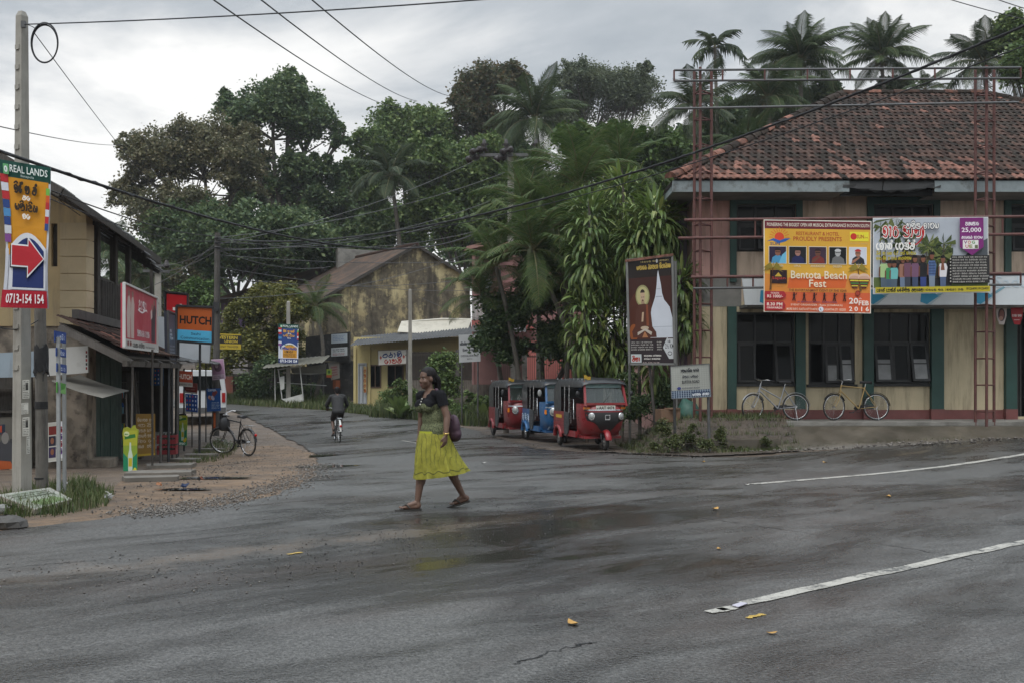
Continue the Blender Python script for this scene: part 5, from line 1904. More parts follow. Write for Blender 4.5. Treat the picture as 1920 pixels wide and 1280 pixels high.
for i in range(3):
    base = L(24.4 + i * 1.7, -.75, -.4)
    t = thing('goods_rack', ('rack of colourful bottles and packets nearest the ochre board', 'middle rack of bottles and tins in the dim stalls', 'farthest rack of packets in the dim stalls')[i], 'rack', base, .19, 'racks of goods in the stalls')
    mb = MB()
    for k in range(5):
        mb.bb(-.15, .15, -.6, .6, k * .42, k * .42 + .025)
    for y in (-.6, .6):
        mb.bb(-.15, .15, y - .02, y + .02, 0, 2.0)
    part('rack_frame', mb, OLDW, t)
    for k in range(4):
        for q in range(9):
            b = MB()
            hgt = rr.uniform(.14, .3)
            y = -.52 + q * .13
            if rr.random() < .6:
                b.tube([(.05, y, k * .42 + .025), (.05, y, k * .42 + .025 + hgt * .7), (.05, y, k * .42 + .025 + hgt)], [.045, .045, .018], 6)
            else:
                b.bb(-.03, .1, y - .05, y + .05, k * .42 + .025, k * .42 + .025 + hgt)
            part('goods', b, flat(rr.choice(('8a1f24', '1f4f9a', 'c9a42a', '2a6a3f', 'b5b5ad', 'a04a1f', '3a2a5a', '6fa0b5'))), t)
# ---------------------------------------------------------------- signs on the left
def sign(name, label, c, face, fn, frame=None, fw=.03, th=.05, posts=(), pm=None, cat='sign', group=None, bulge=None):
    t = thing(name, label, cat, (V(c[2]) + V(c[3])) / 2 if not posts else V(posts[0][0]), 0, group, True)
    part('panel', board(*c, th=th), face, t)
    if frame:
        p = Print(*c)
        mb = MB()
        for (a, b) in ((0, 1), (1, 2), (2, 3), (3, 0)):
            mb.bar(V(c[a]) + p.n * .005, V(c[b]) + p.n * .005, fw, fw * 1.4, up=p.n)
        part('frame', mb, frame, t)
    p = Print(*c)
    p.L = 4
    fn(p)
    p.done(t)
    for a, b, r_ in posts:
        mb = MB()
        mb.tube([V(a) - V((0, 0, .15)), b], r_, 7)
        part('post', mb, pm, t)
    return t
BLK = M('black_steel', (.018, .018, .02), .45, .2, 5, .05)
def cola(p):
    p.rect(0, 0, 1, 1, 'b8b5b0').rect(.02, .14, .98, .985, 'b04653')
    p.ell(.47, .56, .13, .22, 'a83b49', 26)
    for x, s in ((.12, 1), (.22, -1)):
        p.poly([(x - .03, .16), (x + .05, .16), (x + .045, .45), (x + .06, .72), (x + .02, .86), (x - .02, .80), (x - .05, .55)], 'c5b0a8')
        p.ell(x + .01, .88, .03, .05, '8a6a60')
    p.poly([(.80, .16), (.92, .16), (.93, .5), (.96, .75), (.9, .9), (.85, .7), (.82, .8), (.8, .6)], '3c2f38').ell(.9, .88, .028, .05, '8a6458').ell(.83, .8, .026, .045, '8a6458').poly([(.78, .55), (.83, .6), (.82, .75), (.77, .7)], 'c9b5b0')
    p.sin('coAkA', .40, .68, .63, .88, 'e6dadb', .15, .1).stroke(catmull([(.38, .66), (.5, .63), (.62, .69), (.66, .66)], 4), .03, 'e6dadb')
    p.sin('knnAy tAy 1A mAkt', .36, .22, .73, .36, 'dccfd0', .14)
    p.sin('eyst sAs^ilA', .24, .03, .58, .11, '33302f', .2).lines(.62, .035, .92, .09, 1, '5a5754', .2, 3)
    p.ell(.10, .07, .018, .04, '7a2a2a').ell(.17, .07, .018, .04, '7a2a2a')
c = (L(17, 1.26, 3.06), L(20.4, 1.26, 3.06), L(20.4, 1.26, 1.97), L(17, 1.26, 1.97))
cs = sign('soft_drink_hoarding', 'faded red soft drink hoarding with white border along the lean-to roof', c, flat('b04653'), cola, M('white_frame', (.55, .55, .53), .5, .1, 3, .05), .035)
def hutch(p):
    p.rect(0, 0, 1, 1, '111112')
    p.rect(.035, .04, .965, .34, '4fa9cf').rect(.035, .34, .965, .965, 'a8521f')
    p.poly([(.0, 0), (.06, 0), (0, .06)], '111112')
    p.text('HUTCH', .09, .50, .95, .73, '0c0c0e', .035)
    p.text('Sashi', .40, .205, .66, .28, '1e4a62', .012).text('Communication', .12, .085, .9, .165, '1e4a62', .012)
hb, hb2 = GP(333, 855), GP(373, 838)
c = (P(331, 573, 24.4), P(400, 576, 24.5), P(399, 645, 24.5), P(330, 640, 24.4))
sign('phone_shop_sign', 'orange and light blue phone shop sign in a black rounded frame on tall posts', c, BLK, hutch, BLK, .05, .12, ((GP(333, 855), P(334, 642, 24.5), .035), (P(374, 838, 24.55), P(375, 642, 24.55), .03)), BLK)
def tele(p):
    p.rect(0, 0, 1, 1, '3a3d48').rect(.1, .02, .95, .98, '474b58')
    for k, (tx, y) in enumerate((('SRI', .62), ('LANKA', .55), ('TELECOM', .48))):
        p.text(tx, .25, y, .25 + .2 + .1 * k, y + .05, 'c9ccd4', .02)
    p.lines(.2, .1, .9, .4, 5, '9a9da6', .15, 3)
sign('tall_dark_sign', 'narrow dark grey upright sign seen edge on, left of the orange sign', (P(314, 583, 22.6), P(328, 589, 23.4), P(330, 684, 23.4), P(316, 684, 22.6)), flat('3a3d48'), tele, GREYP, .03, .08, ((GP(316, 867), P(316, 684, 22.6), .03), (GP(323, 862), P(323, 684, 23.1), .025)), BLK)
sign('narrow_white_sign', 'narrow pale sign strip just below the orange sign corner', (P(331, 648, 24.6), P(336, 648, 24.7), P(335, 683, 24.7), P(331, 684, 24.6)), flat('aab2bb'), lambda p: p.lines(.1, .1, .9, .6, 5, '4a5a7a', .2, 2))
def redbar(p):
    p.rect(.0, 0, 1, 1, '1c1416').rect(.08, .02, .95, .96, 'a3161d').rect(.35, .64, .75, .70, 'd6cfc9').rect(.65, .64, .75, .78, 'd6cfc9')
sign('red_tall_sign', 'dark framed red sign rising behind the orange sign', (P(309, 547, 28.5), P(352, 551, 28.5), P(352, 645, 28.5), P(309, 640, 28.5)), flat('a3161d'), redbar, BLK, .04, .1, ((GP(330, 838), P(331, 640, 28.5), .04),), BLK)
WSH = M('plain_white_sheet', (.58, .60, .62), .5, .06, 1.5, .05)
sign('blank_white_board', 'blank pale board on the stall roof between the red hoarding and dark sign', (P(290, 592, 24.0), P(316, 596, 26.0), P(316, 670, 26.0), P(290, 660, 24.0)), WSH, lambda p: p.rect(.0, 0, 1, .03, '8a8a88'))
sign('blank_white_board', 'blank white board hanging below the orange and blue sign', (P(336, 641, 27.0), P(396, 642, 28.5), P(394, 681, 28.5), P(336, 676, 27.0)), WSH, lambda p: p.rect(.0, 0, 1, .03, '8a8a88').rect(.97, 0, 1, 1, '777777'))
sign('phone_card_sign', 'small orange phone card sign hanging under the stall roof', (P(333, 694, 24.9), P(361, 696, 25.0), P(361, 725, 25.0), P(333, 723, 24.9)), flat('a23c1c'), lambda p: (p.rect(0, 0, 1, .28, '9a948c'), p.text('HUTCH', .08, .48, .92, .80, 'e2d3c6', .03), p.text('AVAILABLE HERE', .06, .08, .94, .2, '4a3f38', .01)))
sign('small_maroon_sign', 'small maroon sign below the orange phone card sign', (P(347, 716, 25.8), P(369, 718, 25.8), P(369, 738, 25.8), P(347, 736, 25.8)), flat('5a1c18'), lambda p: p.rect(0, 0, 1, .15, '8a8580').lines(.1, .3, .9, .8, 2, '8a5a50', .15, 4))
def packets(p):
    rr = random.Random(6)
    for i in range(4):
        for j in range(4):
            p.rect(.05 + i * .24, .04 + j * .24, .24 + i * .24, .24 + j * .24, rr.choice(('1f4a8f', '24559f', '1a3a7a'))).ell(.15 + i * .24, .15 + j * .24, .05, .06, rr.choice(('b03a4a', 'c9a43a', 'b9c3d3')), 10)
sign('packet_sheet', 'hanging blue sheet of snack packets in front of the stalls', (P(347, 737, 25.6), P(370, 739, 25.6), P(370, 772, 25.6), P(348, 770, 25.6)), flat('1c3f80'), packets, None, 0, .03, cat='packet sheet')
sign('packet_sheet', 'smaller blue sheet of packets hanging inside the stall behind thin posts', (P(282, 690, 23.8), P(306, 690, 23.8), P(306, 722, 23.8), P(282, 722, 23.8)), flat('1d4a70'), packets, None, 0, .03, cat='packet sheet')
def ochre(p):
    p.rect(0, 0, 1, 1, '8a6a2a')
    for k, s in enumerate(('v^ivAln AAt', 'ls^i', 'kks tAl^i', 'mAtAl^i kks', 'A^int tA^i', 'vts   ml^is')):
        p.sin(s, .08 + .04 * (k % 2), .82 - k * .125, .9, .91 - k * .125, 'b9a890', .14)
    p.rect(0, 0, 1, .05, 'b09430')
sign('ochre_menu_board', 'ochre board painted with rows of pale writing standing by the stall', (P(255, 775, 21.3), P(291, 775, 21.5), P(291, 852, 21.5), P(255, 855, 21.3)), flat('8a6a2a'), ochre, None, 0, .05)
def bottlead(p):
    p.rect(0, 0, 1, 1, '1f7a55').poly([(0, .72), (1, .72), (1, .55), (.5, .4), (0, .55)], '7d9430').rect(0, .7, 1, 1, '9c9f30').poly([(.1, .82), (.9, .86), (.85, .93), (.12, .9)], '2f6a2f')
    p.poly([(.36, .16), (.66, .16), (.68, .5), (.58, .62), (.56, .76), (.46, .76), (.44, .62), (.34, .5)], 'b9c6b5').rect(.38, .28, .64, .45, 'b8a52a').ell(.75, .16, .17, .06, 'd3ac2f').ell(.85, .2, .12, .06, 'c9c23a')
    p.sin('jy1', .15, .03, .85, .12, 'dfe6df', .22).ell(.25, .93, .2, .05, 'c9d0a0').sin('vtA', .12, .91, .38, .95, '2f6a2f', .2)
D = 17.9
t = thing('drink_cutout_sign', 'green and yellow cut-out sign of a drink bottle standing on the dirt', 'sign', G(243, D), 0, None, True)
mb = MB()
outl = [(231, 900), (257, 901), (257, 838), (258, 820), (260, 806), (255, 803), (253, 796), (249, 797), (245, 803), (238, 799), (231, 802), (229, 812), (231, 825), (231, 838)]
mb.prism([P(a, b, D) for a, b in outl], (0, .02, 0))
part('panel', mb, flat('8a8f2a'), t)
p = Print(P(231, 806, D), P(257, 806, D), P(257, 900, D), P(231, 900, D))
bottlead(p)
p.done(t)
mb = MB()
mb.bar(P(243, 830, D + .03), P(243, 905, D + .35), .03)
part('prop', mb, GREYW, t)
sign('drink_poster', 'faded yellow and green bottle poster leaning by the stall posts', (P(334, 778, 25.3), P(351, 778, 25.3), P(350, 834, 25.3), P(334, 834, 25.3)), flat('8a9a2f'), bottlead, None, 0, .02, cat='poster')
# timber pole with posters
wb = GP(404, 816)
tp = thing('timber_pole', 'dark timber utility pole with posters behind the black bicycle', 'utility pole', wb, 0, None, True)
mb = MB()
mb.tube([wb - V((0, 0, .2)), P(408, 437, wb.y)], [.125, .09], 10)
part('shaft', mb, M('dark_pole_timber', (.075, .068, .06), .8, .35, 3, .3, streak=True, dirt=(3, .5, .2, .7), dcol=(.035, .03, .03)), tp)
mb = MB()
for k in range(3):
    mb.tube([P(402, 446 + k * 9, wb.y - .12), P(414, 446 + k * 9, wb.y - .12)], .03, 6)
mb.box(P(406, 575, wb.y - .12), (.2, .1, .3))
tag(part('cable_bracket', mb, BLK, tp), kind='stuff')
poster('pink printed poster fixed high on the timber pole', (P(396, 673, wb.y - .2), P(419, 672, wb.y - .2), P(423, 709, wb.y - .2), P(398, 712, wb.y - .2)), 'bda6b5', lambda p: (p.rect(.05, .25, .95, .95, 'a5809a'), p.ell(.5, .6, .3, .22, '6a5060'), p.ell(.4, .68, .14, .12, 'c9b5c0'), p.lines(.1, .05, .9, .2, 2, '4a3f45', .2, 3)))
def bluep(p):
    p.rect(0, 0, 1, 1, '1f4f8f')
    rr = random.Random(2)
    for k in range(9):
        p.ell(rr.uniform(.15, .7), rr.uniform(.5, .85), .1, .08, rr.choice(('a5604a', 'c9a08a', '7a3a3a', 'b9b5c9')), 10)
    p.lines(.35, .1, .95, .42, 5, 'b5c6d9', .18, 5).text('OFFER', .1, .88, .7, .97, 'd5e0ee', .02)
poster('blue printed poster fixed lower on the timber pole', (P(387, 728, wb.y - .25), P(413, 727, wb.y - .2), P(414, 769, wb.y - .2), P(388, 771, wb.y - .25)), '1f4f8f', bluep)
sign('orange_pole_label', 'narrow orange label strip on the foot of the timber pole', (P(400, 773, wb.y - .16), P(404, 773, wb.y - .16), P(404, 802, wb.y - .16), P(400, 802, wb.y - .16)), flat('b04a1c'), lambda p: p.rect(.2, .1, .8, .9, 'c06a34'), None, 0, .01, cat='label')
# paving slabs
SLAB = M('broken_slab', (.15, .135, .115), .8, .3, 3, .3)
for i, (px, py, w, d, rz, lb) in enumerate(((300, 893, 1.0, .5, .2, 'broad flat slab in front of the bottle sign'), (285, 903, .8, .35, .3, 'broken slab edge nearest the road'), (375, 857, .75, .4, .1, 'flat slab before the black bicycle'), (392, 846, .7, .3, .15, 'narrow slab behind the black bicycle'), (318, 878, .9, .5, .25, 'slab at the foot of the sign posts'), (350, 866, .6, .4, -.1, 'small slab between the sign posts'))):
    c = GP(px, py)
    mb = MB()
    pts = [V((x * w / 2 * R.uniform(.85, 1.1), y * d / 2 * R.uniform(.8, 1.1), 0)) for x, y in ((-1, -1), (0, -1.1), (1, -1), (1.05, 0), (1, 1), (0, 1.05), (-1, 1))]
    m = Matrix.Rotation(rz, 3, 'Z')
    mb.prism([c + m @ q + V((0, 0, .02)) for q in pts], (0, 0, .07))
    solo('stone_slab', mb, SLAB, lb, 'slab', 'slabs laid before the stalls')
# litter along the verge
for i, (px, py, c_, lb) in enumerate(((205, 938, 'b9b7b2', 'white scrap of plastic in the verge grass'), (296, 917, '9a6a4a', 'rusty tin lid on the dirt'), (345, 919, '1c2a4a', 'blue wrapper by the long puddle'), (125, 915, 'c9c9c9', 'white bag behind the sign posts'), (200, 942, '8a8a8a', 'grey crumpled paper near the white scrap'), (380, 905, '6a3520', 'orange wrapper on the gravel'))):
    c = GP(px, py)
    mb = MB()
    mb.prism([c + V((R.uniform(-.06, .06), R.uniform(-.04, .04), .04 + R.uniform(0, .05))) for _ in range(3)], (.01, 0, .02))
    mb.prism([c + V((R.uniform(-.06, .06), R.uniform(-.04, .04), .05 + R.uniform(0, .06))) for _ in range(3)], (0, .01, .015))
    solo('litter', mb, flat(c_), lb, 'litter', 'litter on the left verge')
# ================================================================== MIDDLE DISTANCE
def mouldmat():
    m, t, b = newmat('mouldy_yellow_plaster')
    g = NT(t)
    f1 = g.noise(.75, 10, .70)
    f2 = g.noise(1.0, 8, .62, g.pos((1.5, 1.5, .22)))
    f3 = g.noise(3.2, 5, .6)
    z = g.n('ShaderNodeSeparateXYZ', {0: g.pos()}).outputs[2]
    k = g.m('ADD', g.m('ADD', g.m('MULTIPLY', f1, .48), g.m('MULTIPLY', f2, .34)), g.m('MULTIPLY', f3, .18))
    base = g.mix(g.ramp(g.noise(.9, 5), .35, .65), (.38, .31, .17, 1), (.54, .46, .26, 1))
    grey = g.mix(g.ramp(f3, .35, .65), (.075, .064, .048, 1), (.16, .135, .095, 1))
    c = g.mix(g.ramp(k, .425, .50), base, grey)
    c = g.mix(g.m('MULTIPLY', g.ramp(f2, .56, .66), .75), c, (.045, .04, .034, 1))
    g.put(b.inputs['Base Color'], c)
    b.inputs['Roughness'].default_value = .9
    b.inputs['Specular IOR Level'].default_value = .2
    g.put(b.inputs['Normal'], g.bump(g.noise(6, 6), .4, .03))
    return m
MOULD = mouldmat()
OLDROOF = M('old_brown_sheet_roof', (.075, .056, .045), .85, .35, 1.2, .2, dirt=(1.2, .5, .2, .8), dcol=(.13, .07, .042), spec=.2)
gb = thing('gable_house', 'mouldy yellow gable ended house with long dark roof behind the hairdresser shop', 'house', P(760, 700, 57), 0, None, True)
KS = 1.14
ga = V((-4.87 * KS, 50 * KS, H + (7.95 - H) * KS))
gx, gr = V((.825, .565, 0)), V((-.565, .825, 0))
gl_, gr_ = ga - gx * 4.97 * KS, ga + gx * 3.25 * KS
gl_.z, gr_.z = H + (5.11 - H) * KS, H + (6.4 - H) * KS
mb = MB()
mb.prism([gl_, ga, gr_, V((gr_.x, gr_.y, -.5)), V((gl_.x, gl_.y, -.5))], gr * .3)
part('gable_wall', mb, MOULD, gb)
mb = MB()
for q, w in ((gl_, .0), (gr_, .0)):
    mb.prism([V((q.x, q.y, -.5)), V((q.x, q.y, q.z - .1)), V((q.x, q.y, q.z - .1)) + gr * 10, V((q.x, q.y, -.5)) + gr * 9], gx * (.3 if q is gl_ else -.3))
part('side_wall', mb, MOULD, gb)
mb = MB()
for a, b in ((.62, .66), (.27, .30)):
    c = ga.lerp(gl_, 1 - a if a > .5 else a)
mb.bar(V((gl_.x, gl_.y, 2.5)) + gx * 1.7 - gr * .04, V((gl_.x, gl_.y, 6.4)) + gx * 1.7 - gr * .04, .18, .1, up=gr)
mb.bar(V((gl_.x, gl_.y, 3.1)) + gx * .2 - gr * .05, V((gr_.x, gr_.y, 3.1)) - gr * .05, .1, .12)
part('wall_rib', mb, MOULD, gb)
sl = (gl_ - ga).normalized()
n_ = 9
for side, e in ((0, gl_ + (gl_ - ga).normalized() * .5), (1, gr_ + (gr_ - ga).normalized() * .3)):
    d = (e - ga)
    for i in range(12):
        o = e - gr * .25 + gr * (i * .78)
        mbs = corr_sheet(o, gr, (ga - e).normalized(), .84, d.length, 5, .03, 3)
        part('roof_sheet', mbs, OLDROOF, gb)
mb = MB()
mb.tube([ga - gr * .3 + V((0, 0, .04)), ga + gr * 9.1 + V((0, 0, .04))], .11, 6)
part('ridge_cap', mb, TMID, gb)
for a, b in ((ga, gl_), (ga, gr_)):
    mb = MB()
    mb.bar(a - gr * .22 + V((0, 0, -.02)), b - gr * .22 + V((0, 0, -.02)), .05, .16)
    part('verge_board', mb, OLDW, gb)
cb = ga + gr * 6.2 - gx * 1.0
mb = MB()
mb.box((cb.x + .3, cb.y + 2.2, 8.3), (3.4, .4, 2.2), .5)
solo('parapet_wall', mb, CONC, 'grey parapet rising behind the ridge of the gable house', 'wall')
# purple house and dark roofs far left of it
ph = thing('purple_house', 'purple house under a dark roof half hidden behind the yellow green tree', 'house', P(500, 700, 64), 0, None, True)
PUR = M('purple_plaster', (.20, .13, .26), .85, .2, 1, .1)
mb = MB()
mb.prism([P(415, 640, 64), P(415, 566, 64), P(600, 520, 66), P(640, 640, 66)], (0, .3, 0))
part('wall', mb, PUR, ph)
mb = MB()
mb.prism([P(395, 566, 62), P(415, 556, 62), P(600, 500, 63), P(608, 507, 63), P(610, 545, 66), P(420, 575, 66)], (0, 2.5, .2))
part('roof', mb, OLDROOF, ph)
for px in (428, 444, 468):
    mb = MB()
    mb.bb(X(px, 63.9), X(px + 9, 63.9), 63.85, 63.95, Z(585, 64), Z(566, 64))
    part('window', mb, GLASS, ph)
# yellow hairdresser shop
sh = thing('yellow_shop', 'small yellow hairdresser shop with glazed doors under a corrugated awning', 'shop', P(715, 757, 46), 0, None, True)
YSH = M('pale_yellow_paint', (.50, .41, .19), .75, .1, 1, .08, dirt=(1.4, .58, .2, .5), dcol=(.2, .16, .1), streak=True)
D = 46
zf = Z(757, D)
sx_ = lambda px: X(px, D)
holes = [(sx_(671), sx_(688), zf + .02, Z(680, D)), (sx_(692), sx_(715), zf + .75, Z(683, D)), (sx_(725), sx_(757), zf + .75, Z(683, D))]
mb = MB()
wall_cells(mb, sx_(663), sx_(880), zf - .6, Z(632, D), D, D + .25, holes)
part('front_wall', mb, YSH, sh)
mb = MB()
mb.bb(sx_(663), sx_(663) + .2, D + .25, D + 5, zf - .6, Z(636, D))
mb.bb(sx_(880) - .2, sx_(880), D + .25, D + 5, zf - .6, Z(636, D))
mb.bb(sx_(665), sx_(879), D + 1.2, D + 1.3, zf - .6, Z(636, D))
part('inner_wall', mb, DARKIN, sh)
WOODF = M('brown_door_frame', (.12, .07, .04), .6, .3, 3, .1)
for i, hq in enumerate(holes):
    mb = MB()
    a, b, c, d = hq
    for q in ((a, a + .06, c, d), (b - .06, b, c, d), (a + .06, b - .06, d - .06, d), (a + .06, b - .06, c, c + .06), ((a + b) / 2 - .02, (a + b) / 2 + .02, c + .06, d - .06)):
        mb.bb(q[0], q[1], D - .03, D + .06, q[2], q[3])
    o = part('door' if i == 0 else 'window', mb, WOODF if i else M('grey_slat_door', (.30, .31, .32), .6, .15, 3, .1), sh)
    g = MB()
    g.bb(a + .06, b - .06, D + .02, D + .03, c + .06, d - .06)
    part('pane', g, GLASS if i else M('white_slats', (.42, .44, .46), .6, .1, 14, .2), o, loc=(0, 0, 0))
for i in range(3):
    mb = MB()
    mb.bb(sx_(689.5 + i * .1), sx_(691.5), D - .05, D - .01, Z(735 - 0, D), Z(686, D))
    if i == 0:
        part('sign_strip', mb, flat('a8603a'), sh)
for px in (663, 690, 717, 722, 759):
    mb = MB()
    mb.bb(sx_(px), sx_(px) + .12, D - .06, D, zf, Z(650, D))
    part('timber_strip', mb, YSH, sh)
o0 = P(655, 648, 44.6)
u_ = (P(882, 628, 44.8) - o0)
for i in range(7):
    part('awning_sheet', corr_sheet(o0 + u_ * (i / 7), u_.normalized(), V((.1, .96, .23)).normalized(), u_.length / 7 * 1.05, 2.2, 6, .03, 3), M('blackened_sheet', (.045, .045, .045), .6, .3, 2, .2), sh)
mb = MB()
mb.prism([P(745, 622, 46.4), P(752, 604, 47), P(830, 598, 47), P(884, 599, 47), P(876, 622, 46.4), P(800, 626, 46.3)], (0, .15, .05))
t_ = solo('tarpaulin', mb, M('dirty_white_tarp', (.45, .42, .35), .7, .15, 1.2, .4, dirt=(2, .55, .2, .6), dcol=(.2, .17, .12)), 'dirty cream tarpaulin thrown over the shop roof', 'tarpaulin')
mb = MB()
mb.bb(sx_(640), sx_(765), D - 1.2, D - .05, zf - .45, zf - .1)
tag(part('shop_step', mb, CONC), kind='structure')
c = (P(708, 656, 45.2), P(762, 654, 45.2), P(763, 682, 45.2), P(709, 685, 45.2))
def hair(p):
    p.rect(0, 0, 1, 1, '6a5f55').rect(.02, .05, .98, .95, 'c9c5bd')
    p.sin('hrAN^i'.replace('N', 'n'), .18, .52, .84, .88, '3a4a7a', .2)
    p.sin('tAms^i', .24, .12, .82, .48, 'a53a2f', .2)
    for x in (.10, .9):
        p.rect(x - .035, .46, x + .035, .56, 'a53a2f').rect(x - .012, .38, x + .012, .64, 'a53a2f')
sign('shop_name_sign', 'cream shop sign with blue and red writing and two red crosses', c, flat('c9c5bd'), hair, None, 0, .06)
poster('narrow orange vertical sign beside the shop door', (P(681.5, 686, 45.85), P(687, 686, 45.85), P(687, 735, 45.85), P(681.5, 735, 45.85)), 'b59a6a', lambda p: [p.sin('hkT'[k % 3], .15, .78 - k * .19, .85, .93 - k * .19, 'a0522a', .2) for k in range(5)], 'vertical_sign', 'sign')
# black mossy wall with boards
bw = thing('black_mossy_wall', 'tall black mould covered wall left of the yellow shop', 'wall', P(615, 755, 51.8), 0, None, True)
BM = M('black_mould_plaster', (.03, .028, .026), .9, .4, 2, .4, dirt=(3, .55, .12, .6), dcol=(.10, .09, .075))
mb = MB()
mb.prism([P(573, 632, 51.6), P(655, 622, 51.6), P(655, 680, 51.6), P(573, 672, 51.6)], (0, .4, 0))
part('parapet', mb, BM, bw)
mb = MB()
mb.bb(X(640, 52.0), X(662, 52.0), 52.0, 52.3, -.5, Z(676, 52.0))
mb.bb(X(575, 53), X(640, 53), 53, 53.4, -.5, Z(676, 48))
part('wall', mb, BM, bw)
sign('white_notice_board', 'white board with faint blue writing on the black mossy wall', (P(621, 627, 51.3), P(651, 625, 51.3), P(651, 642, 51.3), P(621, 644, 51.3)), flat('aab3ba'), lambda p: p.lines(.1, .2, .9, .9, 4, '4a6a9a', .14, 3), None, 0, .03, cat='notice board')
sign('white_notice_board', 'lower white board with red and black writing under the shop awning edge', (P(621, 652, 51.3), P(651, 650, 51.3), P(651, 666, 51.3), P(621, 668, 51.3)), flat('b5b9ba'), lambda p: p.lines(.1, .5, .9, .9, 2, '3a3a3a', .18, 4).lines(.1, .1, .9, .4, 2, '9a2a2a', .18, 5), None, 0, .03, cat='notice board')
poster('torn pale paper pasted beside the shop wall', (P(615, 680, 51.8), P(636, 677, 51.8), P(637, 708, 51.8), P(621, 712, 51.8)), '9a948a', lambda p: p.rect(.2, .2, .8, .8, 'a98f88').lines(.2, .2, .8, .8, 4, '8a3a3a', .14, 6))
poster('small green and orange poster left of the torn paper', (P(612, 691, 51.6), P(622, 691, 51.6), P(622, 707, 51.6), P(612, 707, 51.6)), 'b5562a', lambda p: p.rect(0, .3, 1, 1, '9ab04a').ell(.5, .65, .25, .2, '3a6a2a'))
poster('rusty orange panel behind the cyclist', (P(624, 711, 51.8), P(638, 711, 51.8), P(638, 728, 51.8), P(624, 728, 51.8)), '6a3a22', lambda p: p.rect(.4, .1, .95, .9, '8a4a2a'))
# broken stall by the pole
st = thing('broken_stall', 'collapsing roadside stall frame with a sagging sheet roof and fallen white panel', 'stall', G(550, 48.5), 0, None, True)
WFR = M('chalky_white_frame', (.5, .5, .47), .7, .2, 3, .1)
for a, b, r_ in (((522, 692), (529, 748), .03), ((562, 686), (569, 750), .03), ((520, 692), (566, 686), .03), ((583, 690), (583, 752), .035), ((607, 688), (606, 752), .04), ((515, 690), (516, 752), .025), ((529, 748), (569, 742), .025), ((520, 716), (612, 722), .02)):
    mb = MB()
    mb.tube([P(a[0], a[1], 48.3 if a[0] < 575 else 49.6), P(b[0], b[1], 48.3 if b[0] < 575 else 49.6)], r_, 6)
    part('frame_bar', mb, WFR if a[0] < 575 else GREYW, st)
mb = MB()
mb.prism([P(529, 748, 48.2), P(566, 738, 48.2), P(569, 752, 48.2), P(540, 756, 48.2)], (0, .04, 0))
part('fallen_panel', mb, WFR, st)
mb = MB()
mb.prism([P(524, 706, 48.2), P(533, 704, 48.2), P(533, 728, 48.2), P(526, 731, 48.2)], (0, .03, 0))
part('hanging_panel', mb, WFR, st)
part('roof_sheet', corr_sheet(P(490, 690, 47.6), (P(615, 678, 48.0) - P(490, 690, 47.6)).normalized(), V((0, .97, .18)).normalized(), 2.9, 2.2, 14, .02, 3), M('mossy_sheet', (.13, .125, .10), .8, .3, 2, .2), st)
mb = MB()
mb.prism([P(545, 690, 49), P(612, 682, 49), P(610, 699, 49.2), P(580, 702, 49.2), P(548, 699, 49.2)], (0, .03, 0))
part('plastic_sheet', mb, M('grey_plastic_sheet', (.22, .22, .20), .4, .2, 2, .3), st)
# pole with second land banner
b = G(540.5, 48.6)
t = thing('concrete_pole', 'slim concrete pole carrying the smaller blue land-sale banner by the broken stall', 'utility pole', b, 0, None, True)
mb = MB()
tapered(mb, b, .22, .22, .16, .16, Z(565, 48.6) - b.z, .3)
part('shaft', mb, PCONC, t)
D = 48.2
land_banner('small blue and orange land-sale banner on the slim pole by the broken stall', (P(522, 607, D), P(560, 609, D), P(559, 681, D), P(522, 680, D)), 0, 0, None, swap=True)
# iron fence on stone wall, pole, notice
fn = thing('iron_fence', 'dark iron bar fence on a stained low wall behind the hairdresser sign', 'fence', P(840, 750, 44), 0, None, True)
mb = MB()
for i in range(64):
    px = 762 + i * 2.55
    mb.bar(P(px, 658, 44.2), P(px, 716, 44.2), .022, .022)
tag(part('bar', mb, OLDW, fn), kind='stuff')
mb = MB()
mb.bar(P(760, 665, 44.2), P(926, 662, 44.2), .03, .06)
mb.bar(P(760, 706, 44.2), P(926, 706, 44.2), .03, .06)
tag(part('rail', mb, OLDW, fn), kind='stuff')
for px in (765, 858, 922):
    mb = MB()
    mb.bar(P(px, 655, 44.1), P(px, 752, 44.1), .16, .16)
    part('post', mb, GREYW, fn)
mb = MB()
mb.bb(X(760, 44), X(932, 44), 44, 44.3, -.6, Z(712, 44))
part('low_wall', mb, M('stained_wall', (.18, .155, .13), .9, .3, 1.5, .3, dirt=(3, .45, .2, .85), dcol=(.05, .042, .036), streak=True), fn)
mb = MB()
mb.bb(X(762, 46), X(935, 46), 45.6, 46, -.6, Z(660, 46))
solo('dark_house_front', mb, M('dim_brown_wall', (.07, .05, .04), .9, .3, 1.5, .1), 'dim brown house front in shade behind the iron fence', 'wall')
b = G(769, 40)
t = thing('concrete_pole', 'short bare concrete pole standing in front of the yellow shop corner', 'utility pole', b, 0, None, True)
mb = MB()
tapered(mb, b, .16, .16, .12, .12, Z(542, 40) - b.z, .2)
part('shaft', mb, PCONC, t)
def divs(p):
    p.rect(0, 0, 1, 1, 'b5b7b8').rect(.47, .84, .53, .95, '5a5a5a')
    p.sin('pr^idAsh^iyA lEkm^h krAylAyA', .06, .62, .94, .74, '3a3d42', .15)
    p.lines(.35, .55, .65, .6, 1, '6a6a6a', .2, 3).sin('v^isl nAkmA', .18, .40, .8, .5, '4a4d52', .15)
    p.lines(.4, .32, .6, .36, 1, '6a6a6a', .2, 8)
    p.text('DIVISIONAL SECRETARIAT', .08, .2, .92, .27, '44474c', .012).text('BENTOTA', .38, .09, .62, .14, '44474c', .01)
D = 36
